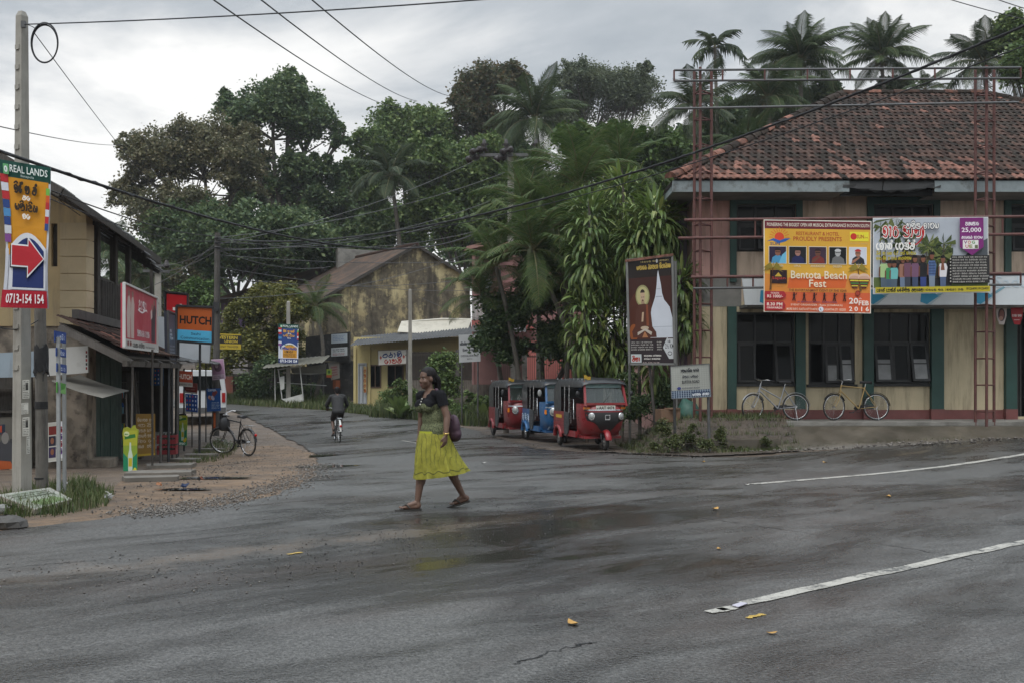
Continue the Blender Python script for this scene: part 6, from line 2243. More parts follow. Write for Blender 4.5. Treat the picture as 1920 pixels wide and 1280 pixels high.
sign('office_sign', 'white government office sign with small dark writing on posts among the hedge', (P(860, 628, D), P(900, 626, D), P(901, 677, D), P(861, 679, D)), flat('b5b7b8'), divs, None, 0, .03, ((G(866, D + .06), P(866, 660, D + .06), .03), (G(896, D + .06), P(896, 660, D + .06), .03)), GREYP)
# red house with white balcony behind the trees
rh = thing('red_house', 'salmon red house with white balcony rails half hidden behind the palms', 'house', P(960, 720, 41), 0, None, True)
SALM = M('salmon_paint', (.42, .13, .11), .75, .15, 1.2, .08)
D = 41
mb = MB()
mb.prism([P(985, 640, 40), P(1112, 632, 39), P(1112, 730, 39), P(985, 730, 40)], (0, .3, 0))
part('lower_wall', mb, SALM, rh)
mb = MB()
mb.bb(X(884, D), X(1000, D), D, D + 1.8, Z(618, D), Z(600, D))
part('balcony_slab', mb, SALM, rh)
mb = MB()
mb.bb(X(886, 43), X(1100, 43), 43, 43.2, Z(720, 43), Z(480, 43))
part('upper_wall', mb, M('dull_pink_wall', (.25, .13, .12), .85, .2, 1, .1), rh)
mb = MB()
for i in range(21):
    px = 886 + i * 2.6
    mb.bar(P(px, 560, D), P(px, 600, D), .04, .04)
mb.bar(P(884, 558, D), P(942, 558, D), .06, .06)
tag(part('balcony_rail', mb, M('white_rail', (.42, .42, .40), .7, .15, 3, 0), rh), kind='stuff')
mb = MB()
mb.prism([P(870, 470, 42), P(905, 462, 42), P(960, 462, 43), P(960, 476, 43), P(905, 476, 42)], (0, 2.5, .5))
part('roof', mb, TRED, rh)
for px in (888, 936):
    mb = MB()
    mb.tube([P(px, 480, 41.2), P(px, 720, 41.2)], .07, 8)
    part('column', mb, M('dull_pink_wall', (.25, .13, .12)), rh)
part('porch_sheet', corr_sheet(P(884, 622, 40), V((1, 0, 0)), V((0, .95, .3)).normalized(), 2.2, 1.6, 12, .02, 3), CORR, rh)
part('porch_sheet', corr_sheet(P(1010, 672, 37), V((1, 0, 0)), V((0, .9, .4)).normalized(), 1.9, 1.8, 12, .02, 3), CORR, rh)
mb = MB()
for i in range(48):
    px = 945 + i * 3.6
    mb.bar(P(px, 664, 36), P(px, 722, 36), .022, .022)
mb.bar(P(940, 668, 36), P(1120, 668, 36), .03, .04)
mb.bar(P(940, 716, 36), P(1120, 716, 36), .03, .04)
tag(part('garden_railing', mb, OLDW, rh), kind='stuff')
for px in (962, 984, 1010):
    mb = MB()
    mb.bar(P(px, 655, 35.9), P(px, 730, 35.9), .18, .18)
    part('gate_post', mb, CONC, rh)
# street lamp, insulator pole, distant poles
t = thing('street_lamp', 'old street lamp with pale head on a bracket by the balcony', 'street lamp', P(936, 610, 39), 0, None, True)
mb = MB()
mb.tube([P(936, 700, 39), P(937, 505, 39)], .045, 7)
mb.tube([P(937, 518, 39), P(920, 521, 38.6), P(902, 522, 38.2)], .025, 6)
part('arm', mb, GREYP, t)
mb = MB()
mb.tube([P(917, 524, 38.5), P(916, 530, 38.5), P(915, 541, 38.5)], [.07, .16, .10], 10)
mb.box(P(910, 519, 38.3), (.42, .14, .06))
part('lamp_head', mb, M('lamp_glass', (.42, .45, .45), .3, .1, 3, 0), t)
D = 46
b = G(958, D)
t = thing('insulator_pole', 'concrete pole top carrying a steel crossarm with brown insulators above the palms', 'utility pole', b, 0, None, True)
mb = MB()
tapered(mb, b, .34, .34, .27, .27, Z(288, D) - b.z, .1)
part('shaft', mb, PCONC, t)
mb = MB()
mb.bar(P(898, 291, D - .2), P(1018, 291, D - .2), .12, .14)
part('crossarm', mb, GREYP, t)
for a in (945, 974):
    mb = MB()
    mb.bar(P(a, 294, D - .18), P(958, 318, D - .18), .06, .06)
    part('brace', mb, GREYP, t)
INS = M('brown_porcelain', (.022, .016, .015), .4, .3, 5, 0, spec=.3)
for px, py in ((908, 288), (949, 288), (1005, 288)):
    mb = MB()
    c = P(px, py, D - .2)
    mb.tube([c + V((0, 0, z)) for z in (0, .1, .12, .3, .32, .42, .45, .6, .66)], [.05, .05, .19, .10, .08, .20, .10, .08, .02], 12)
    part('insulator', mb, INS, t)
for px, py, dx in ((893, 283, -.4), (886, 297, -.6), (950, 283, -.1), (938, 297, -.3), (1004, 284, .1), (992, 300, -.4)):
    mb = MB()
    c = P(px, py, D - .5)
    dirv = V((-.75, -.5, -.35)).normalized()
    mb.tube([c - dirv * .26, c - dirv * .3, c - dirv * .12, c - dirv * .1, c + dirv * .1, c + dirv * .12, c + dirv * .3, c + dirv * .34], [.05, .15, .16, .09, .09, .16, .15, .04], 12)
    part('insulator', mb, INS, t)
D = 37
b = G(296, D)
t = thing('utility_pole', 'distant concrete pole with low crossarms behind the veranda end', 'utility pole', b, 0, None, True)
mb = MB()
tapered(mb, b, .28, .28, .2, .2, Z(487, D) - b.z, .2)
part('shaft', mb, PCONC, t)
for py in (497, 508):
    mb = MB()
    mb.bar(P(268, py, D - .2), P(318, py + 2, D - .1), .08, .1)
    part('crossarm', mb, GREYP, t)
for px in (272, 283, 312):
    mb = MB()
    c = P(px, 503, D - .2)
    mb.tube([c, c + V((0, 0, .1)), c + V((0, 0, .12)), c + V((0, 0, .3))], [.05, .14, .12, .05], 8)
    part('insulator', mb, INS, t)
# money transfer sign, gate pillar, van
sign('yellow_money_sign', 'black and yellow money transfer sign behind the leaning tree', (P(404, 625, 47), P(452, 627, 47), P(452, 655, 47), P(404, 654, 47)), flat('1a1a18'), lambda p: p.rect(0, .92, 1, 1, 'a8922a').rect(0, 0, 1, .35, 'a8922a').text('WESTERN', .04, .66, .86, .87, 'b59f2f', .03).text('UNION', .35, .42, .86, .6, 'b59f2f', .03).text('MONEY TRANSFER', .1, .1, .9, .24, '2a2716', .01), None, 0, .1)
mb = MB()
b = G(430, 53)
mb.bb(b.x - .35, b.x + .35, 52.4, 53.1, b.z - .4, Z(705, 53))
solo('gate_pillar', mb, M('brick_red_pillar', (.20, .065, .045), .8, .25, 2, .2), 'brick red gate pillar beyond the timber pole', 'pillar')
mb = MB()
mb.bb(X(400, 53.5), X(575, 53.5), 53.2, 53.5, -.5, Z(700, 53.5))
solo('dark_fence', mb, OLDW, 'long dark fence running right from the brick red pillar', 'fence')
VANW = M('white_van_paint', (.58, .60, .61), .5, .05, 2, 0, spec=.3)
vb = G(379, 38.5)
vn = thing('parked_van', 'white van seen from behind, mostly hidden by the posters and timber pole', 'van', vb, .31)
def rbox_rings(xs, prof):
    return [[V((x, y, z)) for y, z in prof(x)] for x in xs]
mb = MB()
def vp(s):
    k = [(-.84, .35), (-.85, 1.05), (-.76, 1.75), (-.62, 1.93), (.62, 1.93), (.76, 1.75), (.85, 1.05), (.84, .35)]
    return [(x * s, z) for x, z in k]
mb.loft([[V((x, y, z * sc2)) for x, z in vp(s)] for y, s, sc2 in ((-2.0, .97, .99), (-1.9, 1, 1), (1.6, 1, 1), (2.2, .95, .6))], True, True, 0, False)
part('body', mb, VANW, vn)
mb = MB()
mb.prism([(-.66, -2.02, 1.2), (.66, -2.02, 1.2), (.58, -2.0, 1.72), (-.58, -2.0, 1.72)], (0, .03, 0))
part('rear_window', mb, GLASS, vn)
for s in (-1, 1):
    mb = MB()
    mb.bb(s * .74 - .06, s * .74 + .06, -2.03, -1.98, .75, 1.1)
    part('tail_light', mb, flat('9a1f1f'), vn)
    for y in (-1.3, 1.4):
        mb = MB()
        mb.tube([(s * .6, y, .31), (s * .83, y, .31)], .31, 16)
        part('wheel', mb, BLKR, vn)
mb = MB()
mb.bb(-.82, .82, -2.06, -1.98, .38, .56)
part('bumper', mb, M('grey_bumper', (.1, .1, .1), .6, .2, 3, 0), vn)
# ---------------------------------------------------------------- temple hoarding, road sign on the right
D = 24.0
def temple(p):
    p.rect(0, 0, 1, 1, '1d1512').rect(.02, .0, .98, .82, '3a1a12')
    p.ell(.28, .42, .3, .28, '4a2214').ell(.12, .30, .1, .08, '8a4a1f')
    p.poly([(.48, .245), (.98, .245), (.98, .42), (.92, .53), (.80, .60), (.76, .66), (.74, .74), (.70, .84), (.685, .88), (.665, .84), (.645, .74), (.62, .66), (.60, .62), (.52, .52), (.48, .42)], 'c3c7cf')
    p.rect(.62, .625, .76, .635, '9aa0aa').rect(.64, .70, .73, .705, '9aa0aa').rect(.50, .345, .97, .35, '9aa0aa')
    p.ell(.33, .645, .155, .105, '8f8a5f').ell(.33, .645, .13, .088, 'b0a878')
    p.poly([(.10, .25), (.62, .25), (.61, .30), (.53, .35), (.50, .5), (.47, .555), (.37, .57), (.25, .565), (.18, .51), (.15, .36), (.08, .31)], '4f2a1e')
    p.poly([(.40, .36), (.46, .36), (.44, .56), (.40, .56)], '7a3f26')
    p.ell(.33, .635, .055, .06, 'b59a80').ell(.33, .675, .05, .032, '2a1c16', a0=0, a1=PI).poly([(.29, .57), (.37, .57), (.36, .6), (.3, .6)], '9a8068')
    p.rect(.30, .63, .325, .636, '2a1c16').rect(.34, .63, .365, .636, '2a1c16').ell(.33, .602, .02, .008, '5a3a2a')
    p.poly([(.29, .40), (.33, .40), (.35, .49), (.31, .49)], 'b59a80').ell(.36, .34, .09, .018, 'b5a08a')
    p.poly([(.2, .27), (.36, .315), (.5, .27), (.52, .3), (.38, .335), (.2, .3)], 'b5ab9f').poly([(.3, .25), (.36, .31), (.43, .25)], 'a5704a')
    p.rect(0, .0, 1, .235, '2b2225')
    p.poly([(1, .05), (.88, .05), (.75, .155), (.86, .26), (.865, .235), (1, .235)], 'b9bbbd').text('2½ KM', .80, .145, .99, .19, '2a2a2c', .012)
    p.ell(.9, .10, .05, .02, '5a5a5c').ell(.9, .1, .038, .012, 'b9bbbd').sin('du', .86, .2, .94, .225, '4a4a4c', .15)
    p.lines(.05, .13, .55, .22, 4, 'b9b4ae', .16, 3).lines(.62, .13, .73, .22, 4, 'b9b4ae', .16, 4)
    p.rect(.04, .015, .27, .095, 'b9c0c0').sin('s^inA', .07, .03, .24, .08, 'a53a2f', .2)
    p.lines(.33, .04, .72, .10, 2, 'd0cbc4', .18, 6).text('071 555 5638', .3, .004, .66, .02, 'c9b5b0')
    p.sin('plAtt rjmhA v^ihArAy', .22, .895, .96, .945, 'b59a4a', .17).lines(.3, .955, .95, .985, 1, '9a8a5a', .2, 9)
    p.ell(.66, .965, .02, .02, 'b5b5b5')
C = (P(1175, 488, D), P(1260, 480, D), P(1265, 682, D), P(1180, 682, D))
t = sign('temple_hoarding', 'tall dark temple hoarding with a seated robed monk and white stupa under broad leaves', C, flat('1d1512'), temple, M('grey_frame_wood', (.16, .16, .15), .7, .2, 4, .1), .05, .05, ((GP(1181, 838), P(1180, 500, D + .1), .035), (P(1268, 840, D + .1), P(1266, 490, D + .1), .045)), M('grey_frame_wood', (.16, .16, .15)), cat='hoarding')
mb = MB()
mb.bar(P(1172, 490, D), P(1262, 478, D), .1, .06)
part('cap_board', mb, TRED, t)
D = 22.4
def elp(p):
    p.rect(0, 0, 1, 1, 'a5a69f').rect(0, 0, 1, .24, '31405a')
    for k in range(17):
        p.rect(k / 16.5, .24, k / 16.5 + .006, 1, '8f928c').rect(k / 16.5, .0, k / 16.5 + .02, .24, '93a0ad')
    for k in range(12):
        p.rect(0, .26 + k * .065, 1, .266 + k * .065, '8f928c')
    for k in range(4):
        p.rect(0, .02 + k * .06, 1, .03 + k * .06, '93a0ad')
    p.sin('AlpAt^iy pAr', .26, .80, .72, .91, '22242a', .17)
    p.sin('dlDA pltD', .30, .62, .70, .71, '3a3c42', .15)
    p.text('ELPITIYA ROAD', .28, .45, .72, .54, '22242a', .02)
    p.ell(.2, .31, .05, .045, '3a3f7a').sin('sAhAyADyA sAhAy', .28, .29, .72, .335, '4a4d5a', .16)
    p.rect(.52, .06, .98, .17, '31405a').sin('pAmt sAvA', .54, .07, .96, .16, 'd5d9de', .22)
c = (P(1257, 686, D), P(1330, 681, D), P(1333, 743, D), P(1259, 747, D))
sign('road_name_sign', 'white mesh road sign reading ELPITIYA ROAD with a blue strip on two posts', c, flat('a5a69f'), elp, GREYP, .015, .03, ((GP(1266, 848), P(1264, 700, D + .06), .035), (P(1330, 832, D + .06), P(1327, 690, D + .06), .035)), GREYP)
mb = MB()
mb.bar(P(1218, 683, 24.1), P(1229, 800, 24.4), .05, .05)
solo('leaning_stick', mb, GREYW, 'pale stick leaning below the temple hoarding', 'stick')
mb = MB()
bc = P(1290, 768, 24.4)
mb.tube([bc + V((0, 0, -.25)), bc + V((.02, 0, -.1)), bc + V((-.03, 0, .1)), bc + V((-.1, 0, .25)), bc + V((-.1, 0, .3))], [.32, .33, .25, .08, .03], 10)
solo('rubbish_sack', mb, M('green_sack', (.03, .10, .075), .6, .3, 5, .4), 'green knotted rubbish sack dumped below the road sign', 'sack')
mb = MB()
mb.box(P(1252, 778, 24.0), (.5, .35, .3), .3)
mb.box(P(1252, 778, 24.0) + V((.1, -.1, .17)), (.3, .25, .03), .7)
solo('cardboard_box', mb, M('wet_cardboard', (.17, .10, .06), .85, .25, 4, .2), 'crushed brown cardboard box beside the green sack', 'box')
# ================================================================== THREE-WHEELERS
def carpaint(name, col):
    m = M(name, col, .34, .18, 2.5, .05, dirt=(2.2, .5, .25, .55), dcol=(.085, .055, .04), spec=.5)
    return m
CHROME = M('dull_chrome', (.55, .55, .55), .25, .1, 5, 0, metal=.9)
VINYL = M('black_vinyl', (.022, .023, .025), .38, .25, 3, .15)
RUBBER = M('tyre_rubber', (.02, .019, .018), .75, .3, 6, .3, dirt=(5, .55, .2, .5), dcol=(.09, .07, .055))
GREYPANEL = M('grey_ribbed_panel', (.05, .055, .058), .5, .2, 4, .1)
SEAT = M('dark_seat_vinyl', (.05, .02, .02), .5, .2, 4, .1)
LAMP = M('headlamp_glass', (.30, .31, .30), .12, .05, 3, 0)
AMBER = M('amber_lens', (.65, .20, .02), .2, .1, 5, 0)
def windscreen_mat():
    m, t, b = newmat('windscreen_glass')
    b.inputs['Base Color'].default_value = (.04, .05, .045, 1)
    b.inputs['Roughness'].default_value = .06
    b.inputs['Specular IOR Level'].default_value = .8
    g = NT(t)
    tr = g.n('ShaderNodeBsdfTransparent')
    tr.inputs[0].default_value = (.75, .8, .78, 1)
    ms = g.n('ShaderNodeMixShader', {0: .5, 1: b.outputs[0], 2: tr.outputs[0]})
    g.put([n for n in t.nodes if n.type == 'OUTPUT_MATERIAL'][0].inputs[0], ms.outputs[0])
    return m
WSG = windscreen_mat()
LV = [(.29, .78, .40), (.36, .94, .49), (.48, 1.06, .55), (.65, 1.13, .585), (.82, 1.15, .60), (.96, 1.12, .605), (1.07, 1.04, .60)]
def cowl_at(z):
    for a, b in zip(LV, LV[1:]):
        if z <= b[0]:
            f = (z - a[0]) / (b[0] - a[0])
            return a[1] + (b[1] - a[1]) * f, a[2] + (b[2] - a[2]) * f
    return LV[-1][1], LV[-1][2]
def cowlx(z, y, off=0.0):
    xn, w = cowl_at(z)
    s = min(.999, abs(y) / (w + .001)) ** (1 / .62)
    return .42 + (xn + off - .42) * math.sqrt(1 - s * s) ** .55
def tuk(label, base, phi, paint, style, plate, dec=None, flag=None):
    t = thing('auto_rickshaw', label, 'auto rickshaw', base, phi, 'three-wheelers parked in a row at the roadside')
    t.scale = (1, .87, 1)
    # front cowl
    mb = MB()
    rings = []
    for (z, xn, w) in LV:
        r = []
        for i in range(25):
            a = -PI / 2 + PI * i / 24
            y = w * math.copysign(abs(math.sin(a)) ** .62, a)
            x = .42 + (xn - .42) * max(0, math.cos(a)) ** .55
            r.append(V((x, y, z)))
        rings.append(r)
    mb.loft(rings, False, False)
    mb.prism([rings[-1][i] for i in range(0, 25, 2)], (0, 0, .015))
    mb.bb(.40, .43, -.57, .57, .36, .95)
    part('front_cowl', mb, paint, t)
    mb = MB()
    mb.bb(-1.28, .85, -.52, .52, .27, .33)
    for s in (-1, 1):
        mb.bb(-.45, .44, s * .60 - .03, s * .60 + .03, .28, .42)
    part('floor_sill', mb, paint, t)
    # windscreen
    b0, b1 = V((1.05, .57, 1.07)), V((.86, .53, 1.50))
    mb = MB()
    for s in (-1, 1):
        mb.bar((b0.x - .01, s * b0.y, b0.z - .04), (b1.x - .02, s * b1.y, b1.z + .10), .06, .09)
    mb.bar((b0.x, -.57, b0.z + .02), (b0.x, .57, b0.z + .02), .05, .05)
    mb.bar((b1.x - .01, -.55, b1.z + .09), (b1.x - .01, .55, b1.z + .09), .06, .06)
    part('windscreen_frame', mb, paint, t)
    mb = MB()
    mb.prism([(b0.x + .015, -.54, b0.z + .03), (b0.x + .015, .54, b0.z + .03), (b1.x + .012, .51, b1.z - .03), (b1.x + .012, -.51, b1.z - .03)], (-.012, 0, 0))
    part('windscreen', mb, WSG, t)
    mb = MB()
    mb.prism([(b1.x + .02, -.52, b1.z - .035), (b1.x + .02, .52, b1.z - .035), (b1.x - .01, .50, b1.z + .055), (b1.x - .01, -.50, b1.z + .055)], (-.02, 0, 0))
    part('sun_strip', mb, M('pale_sun_strip', (.20, .30, .29), .3, .1, 3, 0), t)
    mb = MB()
    mb.tube([(b0.x + .03, -.1, b0.z + .05), (b0.x - .02, .12, b0.z + .22)], .008, 4)
    part('wiper', mb, BLK, t)
    # canopy
    mb = MB()
    xs_ = [(-1.33, 1.40), (-1.28, 1.56), (-1.1, 1.655), (-.6, 1.68), (0, 1.69), (.5, 1.68), (.82, 1.655), (.95, 1.61), (.97, 1.56)]
    def sec(x, zt, zs, w=.635):
        return [V((x, s * yy, zz)) for s, yy, zz in ((-1, w, zs), (-1, w + .005, zt - .10), (-1, w - .05, zt - .03), (-1, w - .2, zt), (1, 0, zt + .012), (1, w - .2, zt), (1, w - .05, zt - .03), (1, w + .005, zt - .10), (1, w, zs))]
    mb.loft([sec(x, zt, min(1.47, zt - .1)) for x, zt in xs_], False, False)
    mb.loft([sec(x, zt, .84) for x, zt in ((-1.33, 1.40), (-1.28, 1.56), (-1.1, 1.655), (-.72, 1.675))], False, False)
    mb.prism([(-1.335, -.63, .84), (-1.335, .63, .84), (-1.335, .6, 1.40), (-1.335, -.6, 1.40)], (.01, 0, 0))
    part('canopy', mb, VINYL, t)
    mb = MB()
    for i in range(7):
        x = -1.1 + i * .33
        mb.ell((x, -.60, 1.655), .016, 6, 4)
        mb.ell((x, .60, 1.655), .016, 6, 4)
    tag(part('canopy_studs', mb, CHROME, t), kind='stuff')
    # rear tub
    for s in (-1, 1):
        mb = MB()
        arch = [(-.95 + .27 * math.cos(a), .24 + .27 * math.sin(a)) for a in [PI * i / 8 for i in range(9)]][::-1]
        pl = [(-1.34, .42), (-1.34, .86), (-.42, .86), (-.42, .34), (-.66, .30)] + [q for q in arch[::-1] if q[1] > .30] + [(-1.24, .34)]
        mb.prism([(x, s * .645, z) for x, z in pl], (0, -s * .04, 0))
        part('rear_side_panel', mb, paint, t)
        mb = MB()
        mb.torus((-.95, s * .64, .22), .265, .045, 'y', 14, 6, 0, .05, PI - .05, 1.5)
        part('mudguard', mb, paint, t)
        mb = MB()
        dp = [(-.42, .86), (-.03, .86), (-.03, .55), (-.10, .36), (-.20, .31), (-.34, .31), (-.42, .40)]
        mb.prism([(x, s * .66, z) for x, z in dp], (0, -s * .03, 0))
        for k in range(6):
            mb.bb(-.40, -.06, s * .664 - .006, s * .664 + .006, .42 + k * .07, .435 + k * .07)
        part('door_panel', mb, GREYPANEL, t)
        mb = MB()
        mb.tube([(-.40, s * .645, .84), (-.40, s * .64, 1.50)], .014, 6)
        mb.tube([(-.03, s * .645, .84), (-.03, s * .64, 1.52)], .016, 6)
        mb.tube([(.06, s * .62, .60), (.06, s * .62, 1.18), (.28, s * .62, 1.18), (.28, s * .62, .70)], .012, 6)
        part('grab_rail', mb, CHROME, t)
        # mirrors
        mb = MB()
        mb.tube([(.92, s * .56, 1.18), (.95, s * .70, 1.22), (.95, s * .74, 1.27)], .010, 5)
        part('mirror_arm', mb, BLK, t)
        mb = MB()
        mb.ell((.96, s * .76, 1.33), (.03, .07, .095) if style else (.025, .055, .06), 10, 6)
        part('mirror', mb, LAMP if style == 1 else BLK, t)
    mb = MB()
    mb.bb(-1.36, -1.33, -.63, .63, .35, .85)
    part('rear_panel', mb, paint, t)
    mb = MB()
    mb.bb(-1.3, -.75, -.42, .42, .2, .36)
    mb.tube([(-.95, -.6, .2), (-.95, .6, .2)], .04, 6)
    part('axle_and_engine', mb, BLK, t)
    # seats, bulkhead, bars
    mb = MB()
    mb.bb(-1.15, -.62, -.56, .56, .52, .68)
    mb.prism([(-1.22, -.56, .68), (-1.05, -.56, .68), (-1.15, -.56, 1.18), (-1.25, -.56, 1.18)], (0, 1.12, 0))
    part('rear_seat', mb, SEAT, t)
    mb = MB()
    mb.bb(-.18, .12, -.34, .34, .52, .66)
    mb.bb(-.24, -.18, -.34, .34, .66, .95)
    part('driver_seat', mb, SEAT, t)
    mb = MB()
    mb.tube([(.72, 0, .40), (.62, 0, .98)], .025, 6)
    mb.tube([(.50, -.34, 1.02), (.60, -.2, 1.0), (.62, 0, .99), (.60, .2, 1.0), (.50, .34, 1.02)], .016, 6)
    part('handlebar', mb, BLK, t)
    # wheels
    for (x, y, w) in ((-.95, -.58, .12), (-.95, .58, .12), (1.02, 0, .10)):
        mb = MB()
        mb.torus((x, y, .2), .145, .058, 'y', 22, 8, 0, 0, 2 * PI, w / .116)
        wh = part('wheel', mb, RUBBER, t)
        mb = MB()
        for s in (-1, 1):
            mb.tube([(x, y + s * .015, .2), (x, y + s * .04, .2)], [.115, .095], 14)
            for k in range(5):
                a = k * 2 * PI / 5
                mb.tube([(x + .06 * math.cos(a), y + s * .04, .2 + .06 * math.sin(a)), (x + .06 * math.cos(a), y + s * .05, .2 + .06 * math.sin(a))], .018, 6)
            mb.tube([(x, y + s * .04, .2), (x, y + s * .065, .2)], [.04, .03], 8)
        part('hub', mb, CHROME if style == 1 else M('grey_hub', (.16, .15, .14), .5, .3, 5, .1), wh)
    mb = MB()
    mb.torus((1.02, 0, .22), .235, .05, 'y', 12, 8, 0, .15, PI * .80, 1.9)
    part('front_mudguard', mb, paint, t)
    mb = MB()
    for s in (-1, 1):
        mb.tube([(.88, s * .08, .46), (.98, s * .085, .30), (1.02, s * .085, .2)], .024, 6)
        mb.tube([(.95, s * .10, .42), (1.0, s * .105, .26)], .034, 8)
    part('fork', mb, BLK, t)
    def patch(rows, off, n=11):
        """skin of the cowl between half widths given per height"""
        g = []
        for z, y0, y1 in rows:
            g.append([V((cowlx(z, y0 + (y1 - y0) * i / n, off), y0 + (y1 - y0) * i / n, z)) for i in range(n + 1)])
        return MB().loft(g, False, False)
    if style == 0:
        part('grille_mask', patch([(.46, -.12, .12), (.52, -.20, .20), (.60, -.27, .27), (.66, -.36, .36), (.70, -.50, .50), (.80, -.54, .54), (.90, -.545, .545)], .012, 16), M('black_mask', (.015, .015, .016), .4, .2, 4, .05), t)
        mb = MB()
        mb.box((cowlx(.78, 0) + .02, 0, .78), (.03, .14, .12))
        part('badge', mb, CHROME, t)
        mb = MB()
        mb.box((cowlx(.78, 0) + .037, 0, .785), (.01, .10, .08))
        part('badge_face', mb, BLK, t)
        hl = [(.40, .80, .078)]
    else:
        hl = [(.37, .83, .095)]
    for s in (-1, 1):
        for y, z, r in hl:
            x = cowlx(z, y)
            d = V((.9, s * .35, 0)).normalized()
            mb = MB()
            c = V((x - .03, s * y, z))
            mb.tube([c, c + d * .06, c + d * .065], [r * 1.2, r * 1.15, r * .95], 16)
            h = part('headlight', mb, CHROME, t)
            mb = MB()
            mb.tube([c + d * .055, c + d * .075, c + d * .085], [r * .95, r * .7, r * .2], 16)
            part('lens', mb, LAMP, h)
        mb = MB()
        if style == 0:
            x = cowlx(.995, .50)
            mb.box((x - .005, s * .50, .99), (.08, .17, .05), s * .5)
        else:
            x = cowlx(.83, .55)
            mb.box((x, s * .545, .83), (.09, .07, .12), s * .6)
        part('indicator', mb, AMBER, t)
    part('trim_strip', patch([(.935, -.60, .60), (.965, -.60, .60)], .014, 24), CHROME if style == 0 else flat('b9c0c6'), t)
    # number plate
    if plate:
        x = cowlx(1.0, .2) + .035
        mb = MB()
        mb.bb(x - .012, x, -.30, .24, .945, 1.055)
        np_ = part('number_plate', mb, flat('c9c7bd'), t)
        mb = MB()
        vs, fs, asp = text_mesh(plate, .02)
        mb.add([(x + .003, -.22 + .43 * u, .965 + .072 * v) for u, v in vs], fs)
        vs, fs, asp = text_mesh('WP', .02)
        mb.add([(x + .003, -.285 + .05 * u, .965 + .035 * v) for u, v in vs], fs)
        tag(part('lettering', mb, flat('1a1a1a'), np_), kind='stuff')
    if dec:
        dec(t)
    if flag:
        mb = MB()
        mb.tube([(.86, -.52, 1.5), (.86, -.54, 1.78)], .006, 4)
        g = [[V((.86 + .02 * math.sin(i * 1.5), -.53 + .045 * i, 1.76 - .03 * j - .012 * i + .01 * math.sin(i * 2))) for i in range(5)] for j in range(4)]
        mb.loft(g, False, False)
        part('flag', mb, M('yellow_flag', (.45, .28, .03), .7, .4, 30, 0), t)
    return t
def dec_red(t):
    mb = MB()
    mb.bb(-1.12, -.62, -.652, -.648, .70, .78)
    part('yellow_sticker', mb, flat('c9a43a'), t)
    mb = MB()
    for k in range(3):
        mb.bb(-1.33, -.43, -.65, -.646, .52 + k * .1, .526 + k * .1)
    part('panel_crease', mb, BLK, t)
def dec_blue(t):
    pts = [(-1.30, .60), (-1.2, .72), (-1.05, .64), (-.9, .74), (-.75, .66), (-.6, .72), (-.5, .62)]
    mb = MB()
    for k in range(3):
        q = [V((x, -.656, z - k * .06)) for x, z in catmull(pts, 3)]
        mb.tube(q, .008, 4)
    part('white_decal', mb, flat('b5c3d0'), t)
    mb = MB()
    for k in range(3):
        mb.tube([V((cowlx(.36 + .03 * k, y, .01), y, .36 + .03 * k + .03 * math.sin(y * 14))) for y in [-.45 + .04 * i for i in range(16)]], .007, 4)
    part('wave_decal', mb, flat('b5c3d0'), t)
PHI = math.radians(-76)
for base, args in (((1.93, 24.2), ('red three-wheeler with black front mask and white number plate, nearest of the row', carpaint('red_tuk_paint', (.24, .016, .020)), 0, 'AAT 4474', dec_red, True)),
                   ((1.14, 27.4), ('blue three-wheeler with white decals parked between the two red ones', carpaint('blue_tuk_paint', (.02, .11, .27)), 1, None, dec_blue, False)),
                   ((.15, 29.6), ('dark red three-wheeler with amber indicators, farthest of the row', carpaint('dark_red_tuk_paint', (.19, .014, .018)), 2, None, None, True))):
    lb, pt, stl, pl, de, fl = args
    tuk(lb, (base[0], base[1], gz(*base) + .05), PHI, pt, stl, pl, de, fl)
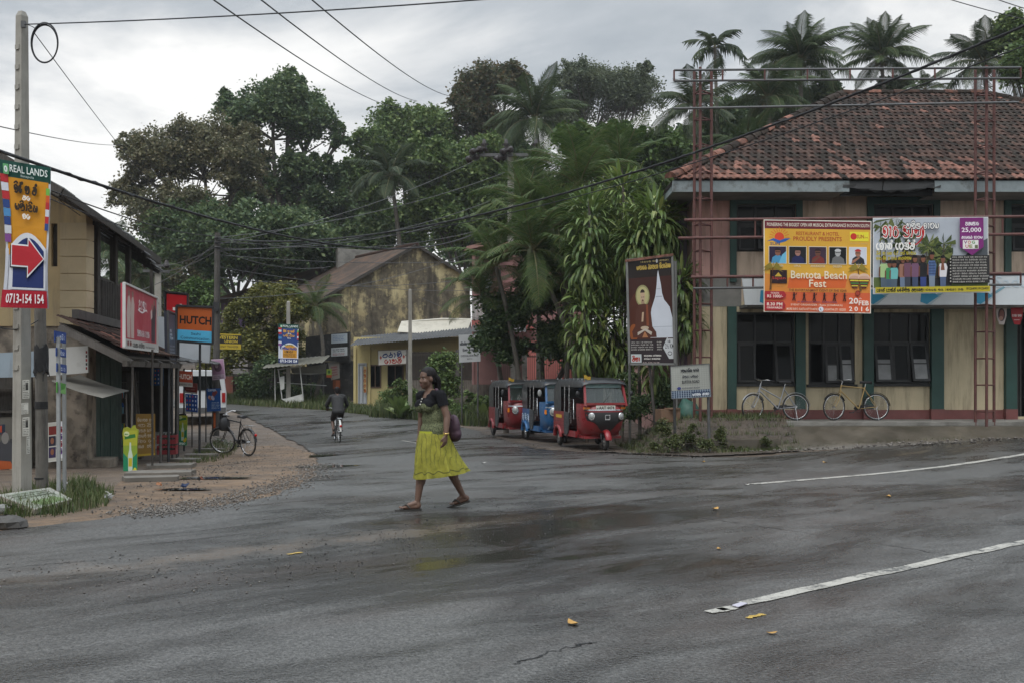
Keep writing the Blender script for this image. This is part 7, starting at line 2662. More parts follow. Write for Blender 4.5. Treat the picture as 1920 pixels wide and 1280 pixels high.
# ================================================================== BICYCLES
def bicycle(label, base, phi, col, step=False, steer=0.0, lean=0.0, bag=False, fender=None, rack=False, group='bicycles', stand=True, chain=None, basecol=None):
    t = thing('bicycle', label, 'bicycle', base, phi, group)
    t.rotation_euler = (lean, 0, phi)
    ST = CHROME
    rw, r = .335, .335
    RH, FH = V((-.53, 0, rw)), V((.54, 0, rw))
    BB, STt, HT, HB = V((-.09, 0, .29)), V((-.25, 0, .80)), V((.33, 0, .89)), V((.375, 0, .72))
    ax = (HT - HB).normalized()
    rot = Matrix.Translation(HB) @ Matrix.Rotation(steer, 4, ax) @ Matrix.Translation(-HB)
    def P_(name, mb, mt, front=False, parent=None):
        if front:
            mb.v = [tuple(rot @ V(p)) for p in mb.v]
        return part(name, mb, mt, parent or t)
    mb = MB()
    mb.tube([BB, STt + V((-.012, 0, .04))], .016, 7)
    mb.tube([HB, HT], .02, 7)
    mb.tube([HB + V((-.01, 0, .03)), BB], .018, 7)
    if step:
        mb.tube([HT + V((.01, 0, -.07)), BB.lerp(STt, .48)], .016, 7)
    else:
        mb.tube([HT + V((.005, 0, -.03)), STt], .015, 7)
    for s in (-1, 1):
        mb.tube([BB, RH + V((0, s * .06, 0))], .010, 5)
        mb.tube([STt + V((0, s * .012, -.02)), RH + V((0, s * .06, 0))], .009, 5)
    P_('frame', mb, col)
    mb = MB()
    for s in (-1, 1):
        mb.tube([HB + V((0, s * .03, -.02)), HB.lerp(FH, .5) + V((-.025, s * .05, 0)), FH + V((0, s * .05, 0))], .011, 6)
    mb.tube([HB + V((0, -.04, -.01)), HB + V((0, .04, -.01))], .016, 6)
    P_('fork', mb, col, True)
    for c, fr in ((RH, False), (FH, True)):
        mb = MB()
        mb.torus(c, r - .018, .018, 'y', 34, 7)
        w = P_('wheel', mb, RUBBER, fr)
        mb = MB()
        mb.torus(c, r - .042, .010, 'y', 34, 5, 0, 0, 2 * PI, 1.4)
        mb.tube([c + V((0, -.045, 0)), c + V((0, .045, 0))], .022, 8)
        P_('rim', mb, ST, fr, w)
        mb = MB()
        for k in range(28):
            a = k * 2 * PI / 28
            b = a + (.5 if k % 2 else -.5)
            s = 1 if (k // 2) % 2 else -1
            mb.tube([c + V((.018 * math.cos(b), s * .03, .018 * math.sin(b))), c + V(((r - .045) * math.cos(a), 0, (r - .045) * math.sin(a)))], .0016, 3)
        tag(P_('spokes', mb, ST, fr, w), kind='stuff')
    for c, fr, a0, a1 in ((RH, False, .35, PI * .98), (FH, True, .55, PI * .86)):
        mb = MB()
        rings = []
        for i in range(17):
            a = a0 + (a1 - a0) * i / 16
            e = V((math.cos(a), 0, math.sin(a)))
            rings.append([c + e * (r + .028 - .012 * abs(q)) + V((0, .028 * q, 0)) for q in (-1, -.5, 0, .5, 1)])
        mb.loft(rings, False, False)
        mb.tube([c + V((math.cos(a0), .02, math.sin(a0))) * (r + .02), c + V((0, .05, 0))], .003, 4)
        P_('mudguard', mb, fender or col, fr)
    mb = MB()
    hz_ = HT + ax * .09
    mb.tube([HT, hz_, hz_ + V((.05, 0, .02))], .013, 6)
    for s in (-1, 1):
        mb.tube([hz_ + V((.05, 0, .02)), hz_ + V((.06, s * .12, .03)), hz_ + V((-.0, s * .24, .045)), hz_ + V((-.16, s * .27, .02))], .011, 6)
    hb = P_('handlebar', mb, ST, True)
    for s in (-1, 1):
        mb = MB()
        mb.tube([hz_ + V((-.06, s * .262, .033)), hz_ + V((-.17, s * .272, .018))], .017, 7)
        P_('grip', mb, BLK, True, hb)
    mb = MB()
    sp = STt + V((-.03, 0, .12))
    mb.tube([STt, sp], .012, 6)
    P_('seat_post', mb, ST)
    mb = MB()
    rings = []
    for x, w, h in ((-.13, .07, .0), (-.12, .105, .025), (-.05, .10, .03), (.04, .05, .03), (.13, .025, .028), (.15, .012, .015)):
        rings.append([sp + V((x, w * math.cos(a), .02 + h * .5 + .028 * math.sin(a) - (.012 if math.sin(a) < 0 else 0))) for a in [k * PI / 5 for k in range(10)]])
    mb.loft(rings, True, True)
    P_('saddle', mb, BLK)
    mb = MB()
    mb.torus(BB + V((0, -.045, 0)), .085, .007, 'y', 20, 5)
    for s, a in ((-1, -.6), (1, -.6 + PI)):
        e = BB + V((.165 * math.cos(a), s * .07, .165 * math.sin(a)))
        mb.tube([BB + V((0, s * .06, 0)), e], .010, 5)
        mb.box(e + V((0, s * .05, 0)), (.09, .085, .022))
    P_('crank', mb, BLK if chain is None else ST)
    mb = MB()
    cg = [(-.09 + .11, .29), (-.02, .37), (-.2, .385), (-.5, .365), (-.575, .335), (-.5, .30), (-.2, .285), (-.05, .25)]
    mb.prism([(x, -.052, z) for x, z in cg], (0, -.012, 0))
    P_('chain_guard', mb, chain or BLK)
    if stand:
        mb = MB()
        mb.tube([RH + V((.02, .06, -.02)), V((RH.x + .0, .16, .0))], .010, 5)
        P_('kickstand', mb, ST)
    if rack:
        mb = MB()
        for s in (-1, 1):
            mb.tube([STt + V((-.03, s * .05, -.06)), V((-.45, s * .06, .745)), V((-.78, s * .06, .735))], .006, 4)
            mb.tube([V((-.62, s * .06, .74)), RH + V((0, s * .06, 0))], .005, 4)
        for x in (-.45, -.56, -.67, -.78):
            mb.tube([V((x, -.06, .742)), V((x, .06, .742))], .005, 4)
        P_('luggage_rack', mb, ST)
        mb = MB()
        mb.ell((-.87, 0, .52), (.03, .035, .035), 8, 5)
        P_('tail_reflector', mb, flat('c01818'))
    return t
SILV = M('silver_bike_paint', (.34, .35, .37), .35, .1, 5, 0, metal=.5)
GOLD = M('gold_bike_paint', (.42, .29, .12), .35, .12, 5, 0, metal=.35)
BLKB = M('black_bike_enamel', (.015, .015, .017), .3, .2, 5, 0)
zb = .362
bicycle('silver step-through bicycle with pale mudguard leaning by the cream wall', (X(1452, 24.75), 24.75, zb), PI - .04, SILV, True, .45, .05, fender=M('pale_mudguard', (.42, .43, .45), .35, .1, 4, 0, metal=.3), group='bicycles before the corner building')
bicycle('gold diamond frame bicycle leaning at the middle green pilaster', (X(1604, 24.75), 24.75, zb), PI + .03, GOLD, False, .35, .06, fender=BLKB, group='bicycles before the corner building')
fb = GP(440, 858)
bk = bicycle('black roadster bicycle with a dark bag on its handlebar standing on the dirt', (X(443, 24.3), 24.3, gz(X(443, 24.3), 24.3) + .03), math.radians(138), BLKB, False, .6, -.05, fender=BLKB, rack=True, group=None)
c = (Matrix.Rotation(math.radians(138), 3, 'Z') @ V((.40, .02, .0)))
mb = MB()
o = V((X(443, 24.3), 24.3, gz(X(443, 24.3), 24.3) + .03)) + c
mb.tube([o + V((-.03, -.06, .58)), o + V((-.03, -.06, .62)), o + V((-.04, -.07, .74)), o + V((-.02, -.06, .84)), o + V((0, -.05, .90))], [.09, .14, .155, .13, .05], 10, 0, True, .7)
mb.tube([o + V((-.08, -.07, .88)), o + V((-.03, -.06, .97)), o + V((.04, -.05, .88))], .012, 5)
solo('handlebar_bag', mb, M('black_bag_cloth', (.018, .018, .02), .6, .3, 8, .4), 'slack black bag hanging from the black bicycle handlebar', 'bag')
# ================================================================== PEOPLE
SKIN = M('dark_brown_skin', (.125, .068, .045), .5, .12, 8, .05)
HAIR = M('black_hair', (.008, .006, .006), .6, .3, 10, .35, bscale=60, spec=.2)
def hand(mb, wrist, d, palm_n, side, L_=.17, curl=.35):
    """palm, four unequal fingers and a thumb, hanging along d; palm_n is where the palm faces; side = thumb direction"""
    d, n, s = V(d).normalized(), V(palm_n).normalized(), V(side).normalized()
    k = wrist + d * .075
    for q in (-.026, -.009, .009, .026):
        mb.cap_(wrist + s * q * .6, k + s * q, .013, .0125, 8)
    for q, ln in ((.030, .068), (.0105, .078), (-.0105, .072), (-.030, .056)):
        p0 = k + s * q
        p1 = p0 + (d * math.cos(curl * .6) + n * math.sin(curl * .6)) * ln * .45
        p2 = p1 + (d * math.cos(curl * 1.6) + n * math.sin(curl * 1.6)) * ln * .32
        p3 = p2 + (d * math.cos(curl * 2.4) + n * math.sin(curl * 2.4)) * ln * .26
        mb.cap_(p0, p1, .0098, .009, 8); mb.cap_(p1, p2, .009, .0085, 8); mb.cap_(p2, p3, .0085, .0075, 8)
    t0 = wrist + d * .02 + s * .022
    t1 = t0 + (d * .6 + s * .6 + n * .3).normalized() * .042
    t2 = t1 + (d * .9 + n * .35 + s * .1).normalized() * .034
    mb.cap_(t0, t1, .013, .0105, 8); mb.cap_(t1, t2, .0105, .008, 8)
def head(mb, c, f, up=(0, 0, 1), s=1.0):
    """skull, jaw, nose, brow, lips, ears; f = where the face looks"""
    f = V(f).normalized(); u = V(up).normalized()
    r = f.cross(u).normalized(); u = r.cross(f)
    m = Matrix((r, f, u)).transposed()
    q = lambda x, y, z: c + m @ V((x, y, z)) * s
    E = lambda x, y, z, a, b, d: mb.ell(q(x, y, z), (a * s, b * s, d * s), 14, 10, 0, m)
    E(0, -.012, .03, .076, .094, .088)
    E(0, .022, -.03, .062, .066, .085)
    E(0, .038, -.078, .038, .042, .036)
    E(0, .062, -.097, .020, .020, .018)
    for x in (-1, 1):
        E(x * .036, .055, -.032, .026, .026, .028)
        E(x * .076, -.005, -.012, .010, .022, .030)
        E(x * .028, .070, .022, .022, .012, .009)
        E(x * .011, .086, -.036, .010, .012, .009)
    mb.cap_(q(0, .072, .012), q(0, .094, -.03), .009 * s, .013 * s, 8)
    E(0, .080, -.062, .024, .011, .008)
    E(0, .079, -.074, .020, .011, .009)
    return q, m
def face_parts(t, q, m, s, lip):
    for x in (-1, 1):
        mb = MB()
        mb.ell(q(x * .030, .0665, .004), (.0145 * s, .010 * s, .0065 * s), 10, 6, 0, m)
        e = part('eye', mb, flat('8a8078'), t)
        mb = MB()
        mb.ell(q(x * .030, .0735, .004), (.0078 * s, .005 * s, .0070 * s), 8, 5, 0, m)
        part('iris', mb, flat('0d0908'), e)
        mb = MB()
        mb.cap_(q(x * .016, .083, .022), q(x * .046, .072, .026), .0042 * s, .003 * s, 6)
        part('eyebrow', mb, HAIR, t)
    mb = MB()
    mb.ell(q(0, .087, -.0615), (.021 * s, .006 * s, .0055 * s), 10, 5, 0, m)
    mb.ell(q(0, .086, -.0725), (.018 * s, .007 * s, .007 * s), 10, 5, 0, m)
    part('lips', mb, lip, t)
WD = 11.1
wo = V((X(815, WD), WD, gz(X(815, WD), WD) + .03))
wm = thing('person', 'woman in black top and bright yellow green skirt walking left across the wet road', 'person', wo)
fw = V((-.76, -.65, 0)).normalized()
lf = V((.65, -.76, 0)).normalized()
hd = V((-.082, -.01, 1.462))
def shade_body(top=False, infl=0.0):
    mb = MB()
    g = infl
    mb.ell((-.035, 0, 1.19), (.125 + g, .105 + g, .155 + g), 16, 10, 0, Matrix.Rotation(-.86, 3, 'Z'))
    mb.ell((-.02, 0, 1.02), (.128 + g, .10 + g, .15 + g), 16, 10, 0, Matrix.Rotation(-.86, 3, 'Z'))
    mb.ell((-.01, 0, .88), (.155 + g, .125 + g, .13 + g), 16, 10, 0, Matrix.Rotation(-.86, 3, 'Z'))
    for s in (-1, 1):
        mb.ell(V((-.045, 0, 1.155)) + fw * .085 + lf * s * .062, (.064 + g, .064 + g, .066 + g), 12, 8)
    return mb
b = shade_body()
SHL, SHR = V((.075, -.13, 1.275)), V((-.165, .125, 1.265))
EL, WR = V((.150, -.175, 1.035)), V((.140, -.235, .845))
ER, WRr = V((-.165, .185, 1.02)), V((-.185, .14, .80))
b.cap_(V((-.055, 0, 1.27)), hd + V((.012, .012, -.07)), .05, .046)
b.cap_(SHL + V((-.09, .09, .02)), SHL, .05, .052); b.cap_(SHR + V((.09, -.09, .02)), SHR, .05, .05)
b.cap_(SHL, EL, .050, .039); b.cap_(EL, EL.lerp(WR, .35), .039, .038); b.cap_(EL.lerp(WR, .35), WR, .038, .025)
b.cap_(SHR, ER, .047, .037); b.cap_(ER, WRr, .037, .024)
hand(b, WR, (-.10, -.12, -1), (-.8, .45, 0), (-.5, -.85, 0), curl=.42)
hand(b, WRr, (-.05, -.1, -1), (.8, -.3, 0), (-.6, -.6, 0), curl=.4)
HPL, HPR = V((.03, -.045, .84)), V((-.07, .06, .84))
KL, AL = V((-.140, -.02, .465)), V((-.188, -.05, .085))
KR, AR = V((.150, .12, .455)), V((.305, .235, .125))
for hp, kn, an in ((HPL, KL, AL), (HPR, KR, AR)):
    b.cap_(hp, kn, .088, .054); b.cap_(kn, kn.lerp(an, .3), .050, .052); b.cap_(kn.lerp(an, .3), an, .052, .031)
    b.ell(kn.lerp(an, .3) + (V((.015, .01, 0))), (.046, .05, .09), 10, 8)
def foot(b, an, heel, toe, w=.042):
    b.cap_(an, heel + V((0, 0, .012)), .031, .032); b.cap_(an, heel.lerp(toe, .5) + V((0, 0, .02)), .03, .03)
    b.cap_(heel, heel.lerp(toe, .72), .026, .028)
    d = (toe - heel).normalized(); s = V((-d.y, d.x, 0)).normalized()
    k = heel.lerp(toe, .74)
    for i, q in enumerate((-.034, -.016, .0, .016, .031)):
        b.cap_(k + s * q * .75, k + d * (.055 - .006 * abs(i - 1)) + s * q, .0125, .0105 if i else .0135, 8)
HLF, TLF = V((-.175, -.055, .040)), V((-.375, -.115, .036))
HRF, TRF = V((.345, .255, .085)), V((.165, .20, .036))
foot(b, AL, HLF, TLF); foot(b, AR, HRF, TRF)
q_, m__ = head(b, hd, (-.78, -.62, -.06))
link('body', body_mesh('body', b, SKIN, .0075, 3, .45), wm)
face_parts(wm, q_, m__, 1.0, M('lip_brown', (.13, .045, .04), .4, .1, 8, 0))
# hair
mb = MB()
mb.ell(q_(0, -.020, .036), (.085, .099, .094), 16, 12, 0, m__)
mb.ell(q_(0, -.075, .0), (.068, .050, .075), 12, 8, 0, m__)
pt_ = [q_(0, -.105, .03), q_(.0, -.135, -.02), q_(.01, -.14, -.10), q_(.015, -.12, -.18), q_(.015, -.10, -.25)]
for a, c_, r1, r2 in zip(pt_, pt_[1:], (.030, .040, .042, .034), (.040, .042, .034, .014)):
    mb.cap_(a, c_, r1, r2)
hm = body_mesh('hair', mb, HAIR, .007, 2, .4)
mi_ = m__.inverted()
def hair_keep(p):
    l = mi_ @ (p - hd)
    if l.z < -.25: return True
    return l.y < .045 + max(0, (l.z - .062)) * 1.1 - (.055 if l.z < .03 else 0) - (.02 if l.z < -.02 else 0)
link('hair', cut_mesh(hm, hair_keep), wm)
# blouse: black yoke and sleeves, speckled olive bodice
mb = shade_body(True, .014)
mb.cap_(SHL + V((-.08, .08, .012)), SHL, .058, .064); mb.cap_(SHR + V((.08, -.08, .012)), SHR, .056, .060)
mb.cap_(SHL, SHL.lerp(EL, .52), .064, .060); mb.cap_(SHR, SHR.lerp(ER, .52), .058, .054)
def speckle():
    m, t, bb_ = newmat('speckled_olive_cloth')
    g = NT(t)
    v = g.n('ShaderNodeTexVoronoi', {'Vector': g.pos((1, 1, 1)), 'Scale': 95.0}, feature='F1').outputs['Distance']
    f = g.ramp(g.m('ADD', v, g.m('MULTIPLY', g.noise(70, 3), .6)), .56, .80)
    g.put(bb_.inputs['Base Color'], g.mix(f, (.010, .011, .009, 1), (.15, .165, .09, 1)))
    bb_.inputs['Roughness'].default_value = .9
    bb_.inputs['Specular IOR Level'].default_value = .15
    g.put(bb_.inputs['Normal'], g.bump(g.noise(25, 4), .6, .02))
    return m
BLKT = M('black_knit', (.010, .010, .012), .9, .2, 10, .3, spec=.15)
bl = body_mesh('blouse', mb, [BLKT, speckle()], .009, 3, .5)
def blouse_keep(p):
    if p.z < .835: return False
    # scooped neck in front, lower at the back
    d = p - V((-.055, 0, 0))
    r = math.hypot(d.x, d.y)
    front = (d.x * fw.x + d.y * fw.y)
    lim = 1.345 - min(.095, max(0, front)) * .85
    side = abs(d.x * lf.x + d.y * lf.y)
    if p.z > lim - (.02 if side < .05 else 0) and side < .075: return False
    if p.z > 1.335: return False
    # sleeve ends
    for sh, el in ((SHL, EL), (SHR, ER)):
        ax_ = (el - sh)
        k = (p - sh).dot(ax_) / ax_.length_squared
        if k > .50 and (p - (sh + ax_ * k)).length < .085 and p.z < 1.2 and (p - V((-.03, 0, p.z))).length > .15: return False
    return True
bl = cut_mesh(bl, blouse_keep)
mis = []
for pgn in bl.polygons:
    c_ = pgn.center
    zb_ = 1.165 + .02 * math.sin(c_.x * 40)
    arm = min((c_ - (SHL.lerp(EL, k))).length for k in (0, .2, .4, .55)) < .075 or min((c_ - (SHR.lerp(ER, k))).length for k in (0, .2, .4, .55)) < .072
    mis.append(0 if (c_.z > zb_ or arm) else 1)
bl.polygons.foreach_set('material_index', mis)
link('blouse', bl, wm)
for k in range(3):
    mb = MB()
    mb.ell(V((-.045, 0, 1.235 - k * .03)) + fw * (.117 + .012 * k), .008, 8, 5)
    part('button', mb, flat('d5d2c9'), wm)
# skirt
def skirtmat():
    m, t, bb_ = newmat('yellow_green_cotton')
    g = NT(t)
    oc = g.n('ShaderNodeTexCoord').outputs['Object']
    s = g.n('ShaderNodeSeparateXYZ', {0: oc})
    wv = g.noise(14, 4, .6, oc)
    ang = g.n('ShaderNodeMath', {0: s.outputs[1], 1: s.outputs[0]}, operation='ARCTAN2').outputs[0]
    sc = g.m('MULTIPLY', g.n('ShaderNodeMath', {0: g.m('MULTIPLY', ang, 11.0), 1: 0}, operation='SINE').outputs[0], .012)
    zz_ = g.m('ADD', g.m('SUBTRACT', s.outputs[2], g.m('MULTIPLY', s.outputs[0], .10)), sc)
    hem = g.ramp(g.n('ShaderNodeMath', {0: g.m('SUBTRACT', zz_, .425), 1: 0}, operation='ABSOLUTE').outputs[0], .004, .0085, 1, 0)
    up_ = g.m('MULTIPLY', g.ramp(g.n('ShaderNodeTexWave', {'Vector': oc, 'Scale': 6.0, 'Distortion': 9.0, 'Detail': 3.0}).outputs['Fac'], .86, .97), g.ramp(s.outputs[2], .46, .55))
    c_ = g.mix(g.ramp(g.m('ADD', g.m('MULTIPLY', wv, .5), g.m('MULTIPLY', g.noise(5, 5, .65, oc), .5)), .38, .62), (.21, .205, .025, 1), (.39, .365, .05, 1))
    c_ = g.mix(g.m('MULTIPLY', g.m('MAXIMUM', hem, g.m('MULTIPLY', up_, .6)), .8), c_, (.05, .055, .016, 1))
    g.put(bb_.inputs['Base Color'], c_)
    bb_.inputs['Roughness'].default_value = .85
    g.put(bb_.inputs['Normal'], g.bump(g.noise(30, 4, .6, oc), .35, .01))
    tr = g.n('ShaderNodeBsdfTranslucent', {'Color': c_})
    ms = g.n('ShaderNodeMixShader', {0: .15, 1: bb_.outputs[0], 2: tr.outputs[0]})
    g.put([n for n in t.nodes if n.type == 'OUTPUT_MATERIAL'][0].inputs[0], ms.outputs[0])
    return m
rings = []
rs_ = random.Random(4)
ph_ = [rs_.uniform(0, 6.28) for _ in range(6)]
NS = 132
for i in range(27):
    u = i / 26
    r = []
    for j in range(NS):
        a = 2 * PI * j / NS
        fold = .55 * (1 - 2 * abs(math.sin(4.5 * a + ph_[0] + u * .8))) + .4 * math.sin(14 * a + ph_[1] - 1.4 * u) + .3 * math.sin(23 * a + ph_[2] + u)
        fine_ = .55 * math.sin(37 * a + ph_[3]) * (1 - u)
        k = 1 + (.014 + .12 * u ** 1.1) * fold + .016 * fine_
        rx = .158 + (.292 - .158) * (u ** .85)
        ry = .145 + (.24 - .145) * (u ** .7)
        cx_ = -.008 + .072 * u ** 1.3
        cy_ = .03 * u
        x, y = cx_ + rx * k * math.cos(a), cy_ + ry * k * math.sin(a)
        z = .865 + (.375 - .865) * u + .13 * u * u * (x - cx_) + .006 * u * fold
        r.append(V((x, y, z)))
    rings.append(r)
mb = MB()
mb.loft(rings, True, False)
part('skirt', mb, skirtmat(), wm)
mb = MB()
mb.loft([[V((rings[0][j].x * 1.02, rings[0][j].y * 1.03, z)) for j in range(0, NS, 3)] for z in (.835, .865, .878)], True, False)
part('waistband', mb, M('waistband_cloth', (.40, .42, .03), .85, .15, 10, .2), wm)
# sandals
for h_, t_2 in ((HLF, TLF), (HRF, TRF)):
    d = (t_2 - h_).normalized(); s = V((-d.y, d.x, 0)).normalized(); n = d.cross(s)
    n = n if n.z > 0 else -n
    L2 = (t_2 - h_).length
    pts = []
    for k, w in ((-.03, .02), (-.02, .032), (.05, .034), (.12, .042), (.18, .046), (L2 + .03, .034), (L2 + .055, .014)):
        pts.append((k, w))
    ol = [h_ + d * k + s * w for k, w in pts] + [h_ + d * k - s * w for k, w in reversed(pts)]
    mb = MB()
    mb.prism([p - n * .022 for p in ol], -n * .018)
    sl_ = part('sandal', mb, M('dark_sandal', (.03, .026, .022), .6, .3, 8, .2), wm)
    mb = MB()
    k0 = h_ + d * (L2 * .86) + n * .012
    for q in (-1, 1):
        mb.tube([k0, h_ + d * (L2 * .66) + s * q * .022 + n * .034, h_ + d * (L2 * .48) + s * q * .044 - n * .01], .008, 6, 0, True)
    part('strap', mb, M('dark_sandal', (.03, .026, .022)), sl_)
# shoulder bag, wristwatch, ring, necklace
bag = thing('shoulder_bag', 'plum shoulder bag hanging behind the walking woman', 'bag', wo + V((.21, .02, .80)), 0)
mb = MB()
mb.ell((.0, .0, .11), (.062, .12, .15), 14, 10, 0, Matrix.Rotation(.5, 3, 'Z'))
mb.ell((.01, .0, .04), (.07, .125, .09), 14, 8, 0, Matrix.Rotation(.5, 3, 'Z'))
PLUM = M('plum_bag_cloth', (.05, .020, .036), .6, .3, 12, .5)
link('bag_body', body_mesh('bag_body', mb, PLUM, .009, 2), bag)
mb = MB()
o = V((.21, .02, .80))
for off in (0, .012):
    mb.tube([V((.19, -.05, 1.0)) - o, V((.125, -.13, 1.16)) - o, V((.07 - off, -.165, 1.30)) - o, V((.03 - off, -.10, 1.347)) - o, V((.05, 0.02, 1.30)) - o, V((.12, .08, 1.14)) - o, V((.2, .08, 1.0)) - o], .011, 6, 0, True, .6)
part('strap', mb, PLUM, bag)
GOLDM = M('gold_metal', (.6, .42, .14), .3, .1, 5, 0, metal=.9)
mb = MB()
mb.torus((0, 0, 0), .030, .007, 'z', 18, 6, 0, 0, 2 * PI, 1.3)
mb.box((-.012, -.028, 0), (.022, .01, .022))
w_ = solo('wristwatch', mb, GOLDM, 'gold wristwatch on the left wrist of the walking woman', 'watch')
w_.location = wo + WR.lerp(EL, .10) - V((0, 0, .01))
w_.rotation_euler = (.25, .05, 0)
# ---------------------------------------------------------------- cyclist
cd = 30.2
cb = V((X(632, cd), cd, gz(X(632, cd), cd) + .03))
CPHI = math.radians(107)
bicycle('white mudguarded bicycle ridden away along the side road', cb, CPHI, BLKB, False, -.05, 0, fender=flat('c9c9c4'), rack=True, stand=False, group=None)
cy = thing('person', 'man in a black jacket cycling away along the side road', 'person', cb, CPHI)
b = MB()
HP = V((-.27, 0, .98))
for z, a_, c_ in ((1.02, .11, .16), (1.16, .11, .155), (1.30, .115, .18)):
    b.ell((-.27 + (z - .98) * .55, 0, z), (a_, c_, .13), 14, 8)
nk, hc = V((-.04, 0, 1.42)), V((.0, 0, 1.545))
b.cap_(nk - V((.02, 0, .05)), hc, .055, .05)
SL, SR = V((-.08, .19, 1.36)), V((-.08, -.19, 1.36))
for s, S in ((1, SL), (-1, SR)):
    el = V((.02, s * .31, 1.12))
    wr = V((.16, s * .27, 1.03))
    b.cap_(V((-.08, s * .06, 1.38)), S, .06, .06)
    b.cap_(S, el, .052, .042); b.cap_(el, wr, .042, .028)
    hand(b, wr, (.75, 0, -.3), (0, 0, -1), (0, -s, 0), curl=.9)
for s, kn, an, fo in ((1, V((.06, .13, .66)), V((-.22, .13, .30)), V((-.06, .13, .235))), (-1, V((.15, -.13, .72)), V((.03, -.13, .40)), V((.17, -.13, .355)))):
    hp = V((-.25, s * .09, .94))
    b.cap_(hp, kn, .085, .058); b.cap_(kn, kn.lerp(an, .35), .052, .052); b.cap_(kn.lerp(an, .35), an, .052, .034)
    b.cap_(an - V((.03, 0, .02)), fo, .035, .034)
    for q in (-.03, -.015, 0, .015, .03):
        b.cap_(fo + V((0, q * .8, -.01)), fo + V((.07, q, -.015)), .013, .011, 6)
q2, m2 = head(b, hc, (1, 0, -.1))
link('body', body_mesh('body', b, SKIN, .011, 3), cy)
mb = MB()
mb.ell(q2(0, -.018, .034), (.086, .102, .094), 14, 10, 0, m2)
mb.ell(q2(0, -.06, -.02), (.07, .055, .07), 12, 8, 0, m2)
mi2 = m2.inverted()
link('hair', cut_mesh(body_mesh('hair', mb, HAIR, .012, 2), lambda p: (mi2 @ (p - hc)).y < .05), cy)
mb = MB()
for k in range(12):
    z = .93 + k * .034
    c_ = .195 - .02 * math.sin(PI * k / 11) + .012 * (k / 11)
    mb.ell((-.27 + (z - .98) * .55, 0, z), (.14, c_, .12), 16, 8)
for s, S in ((1, SL), (-1, SR)):
    el = V((.02, s * .31, 1.12)); wr = V((.16, s * .27, 1.03))
    mb.cap_(V((-.08, s * .06, 1.385)), S, .07, .076); mb.cap_(S, el, .074, .062); mb.cap_(el, el.lerp(wr, .8), .060, .050)
jm = body_mesh('jacket', mb, M('black_jacket_cloth', (.022, .022, .023), .8, .25, 8, .5, bscale=14), .012, 3)
link('jacket', cut_mesh(jm, lambda p: p.z < 1.455 and p.z > .86), cy)
mb = MB()
for s, kn in ((1, V((.06, .13, .66))), (-1, V((.15, -.13, .72)))):
    mb.cap_(V((-.25, s * .08, .92)), kn.lerp(V((-.25, s * .09, .92)), .12), .115, .082)
mb.ell((-.27, 0, .92), (.14, .19, .10), 14, 8)
link('shorts', body_mesh('shorts', mb, M('dark_brown_cloth', (.035, .026, .024), .85, .3, 8, .3), .013, 3), cy)
for fo, an in ((V((-.06, .13, .235)), V((-.22, .13, .30))), (V((.17, -.13, .355)), V((.03, -.13, .40)))):
    mb = MB()
    mb.box((fo + an) / 2 + V((.03, 0, -.062)), (.27, .095, .022), 0, 0, Matrix.Rotation(.2, 3, 'Y'))
    part('sandal', mb, BLK, cy)
# fallen leaves on the road
YLEAF = M('yellow_dead_leaf', (.40, .22, .05), .6, .25, 20, .2)
for i, (px, py, s, lb) in enumerate(((1074, 1180, 0.058, 'curled yellow leaf nearest the camera on the wet road'), (1341, 960, 0.068, 'pale yellow leaf in the middle of the junction'), (1666, 936, 0.068, 'yellow leaf between the two white lines'), (1547, 870, 0.068, 'orange leaf beyond the end of the edge line'), (1319, 869, 0.068, 'brown leaf near the bare earth shoulder'), (1348, 1036, 0.034, 'tiny leaf fragment on the wet patch'), (1447, 1198, 0.034, 'tiny yellow leaf right of the broken line end'), (1400, 913, 0.054, 'small pale scrap at the tip of the edge line'), (906, 871, 0.061, 'white paper scrap on the road behind the woman'))):
    c = GP(px, py) + V((0, 0, .035))
    a = R.uniform(0, 6)
    mb = MB()
    rows = []
    for u, w in ((-1, .04), (-.5, .42), (.1, .5), (.6, .3), (1, .03)):
        rows.append([c + Matrix.Rotation(a, 3, 'Z') @ V((u * s, q * w * s, .35 * s * (u * u) + .25 * s * abs(q) * w)) for q in (-1, 0, 1)])
    mb.loft(rows, False, False)
    solo('fallen_leaf', mb, YLEAF if i not in (7, 8) else flat('b5b2aa'), lb, 'leaf' if i < 7 else 'litter', 'fallen leaves on the road' if i < 7 else 'pale scraps on the road')
mb = MB()
mb.prism([GP(1372, 1146) + V((0, 0, .04)), GP(1390, 1140) + V((0, 0, .04)), GP(1402, 1143) + V((0, 0, .042)), GP(1384, 1150) + V((0, 0, .042))], (0, 0, .004))
solo('paper_card', mb, flat('b9b5c0'), 'small pale card lying at the end of the centre line', 'card')
# ================================================================== VEGETATION
BARK = M('grey_bark', (.10, .085, .07), .85, .35, 3, .4, dirt=(4, .5, .2, .6), dcol=(.03, .028, .022), streak=True)
PBARK = M('palm_bark', (.13, .115, .095), .85, .3, 5, .4, dirt=(6, .5, .2, .6), dcol=(.05, .045, .04))
LDARK = leafmat('dark_leaf', [(0.054, 0.090, 0.045), (0.082, 0.132, 0.054), (0.122, 0.170, 0.069), (0.177, 0.216, 0.088)])
LOLIVE = leafmat('olive_leaf', [(0.096, 0.101, 0.053), (0.148, 0.147, 0.074), (0.203, 0.184, 0.098), (0.270, 0.224, 0.135)])
LMID = leafmat('mid_leaf', [(0.067, 0.109, 0.039), (0.107, 0.170, 0.048), (0.156, 0.219, 0.066), (0.216, 0.259, 0.087)])
LRUST = leafmat('rusty_leaf', [(.060, .080, .035), (.085, .10, .046), (.125, .105, .05), (.15, .105, .052), (.085, .115, .048)])
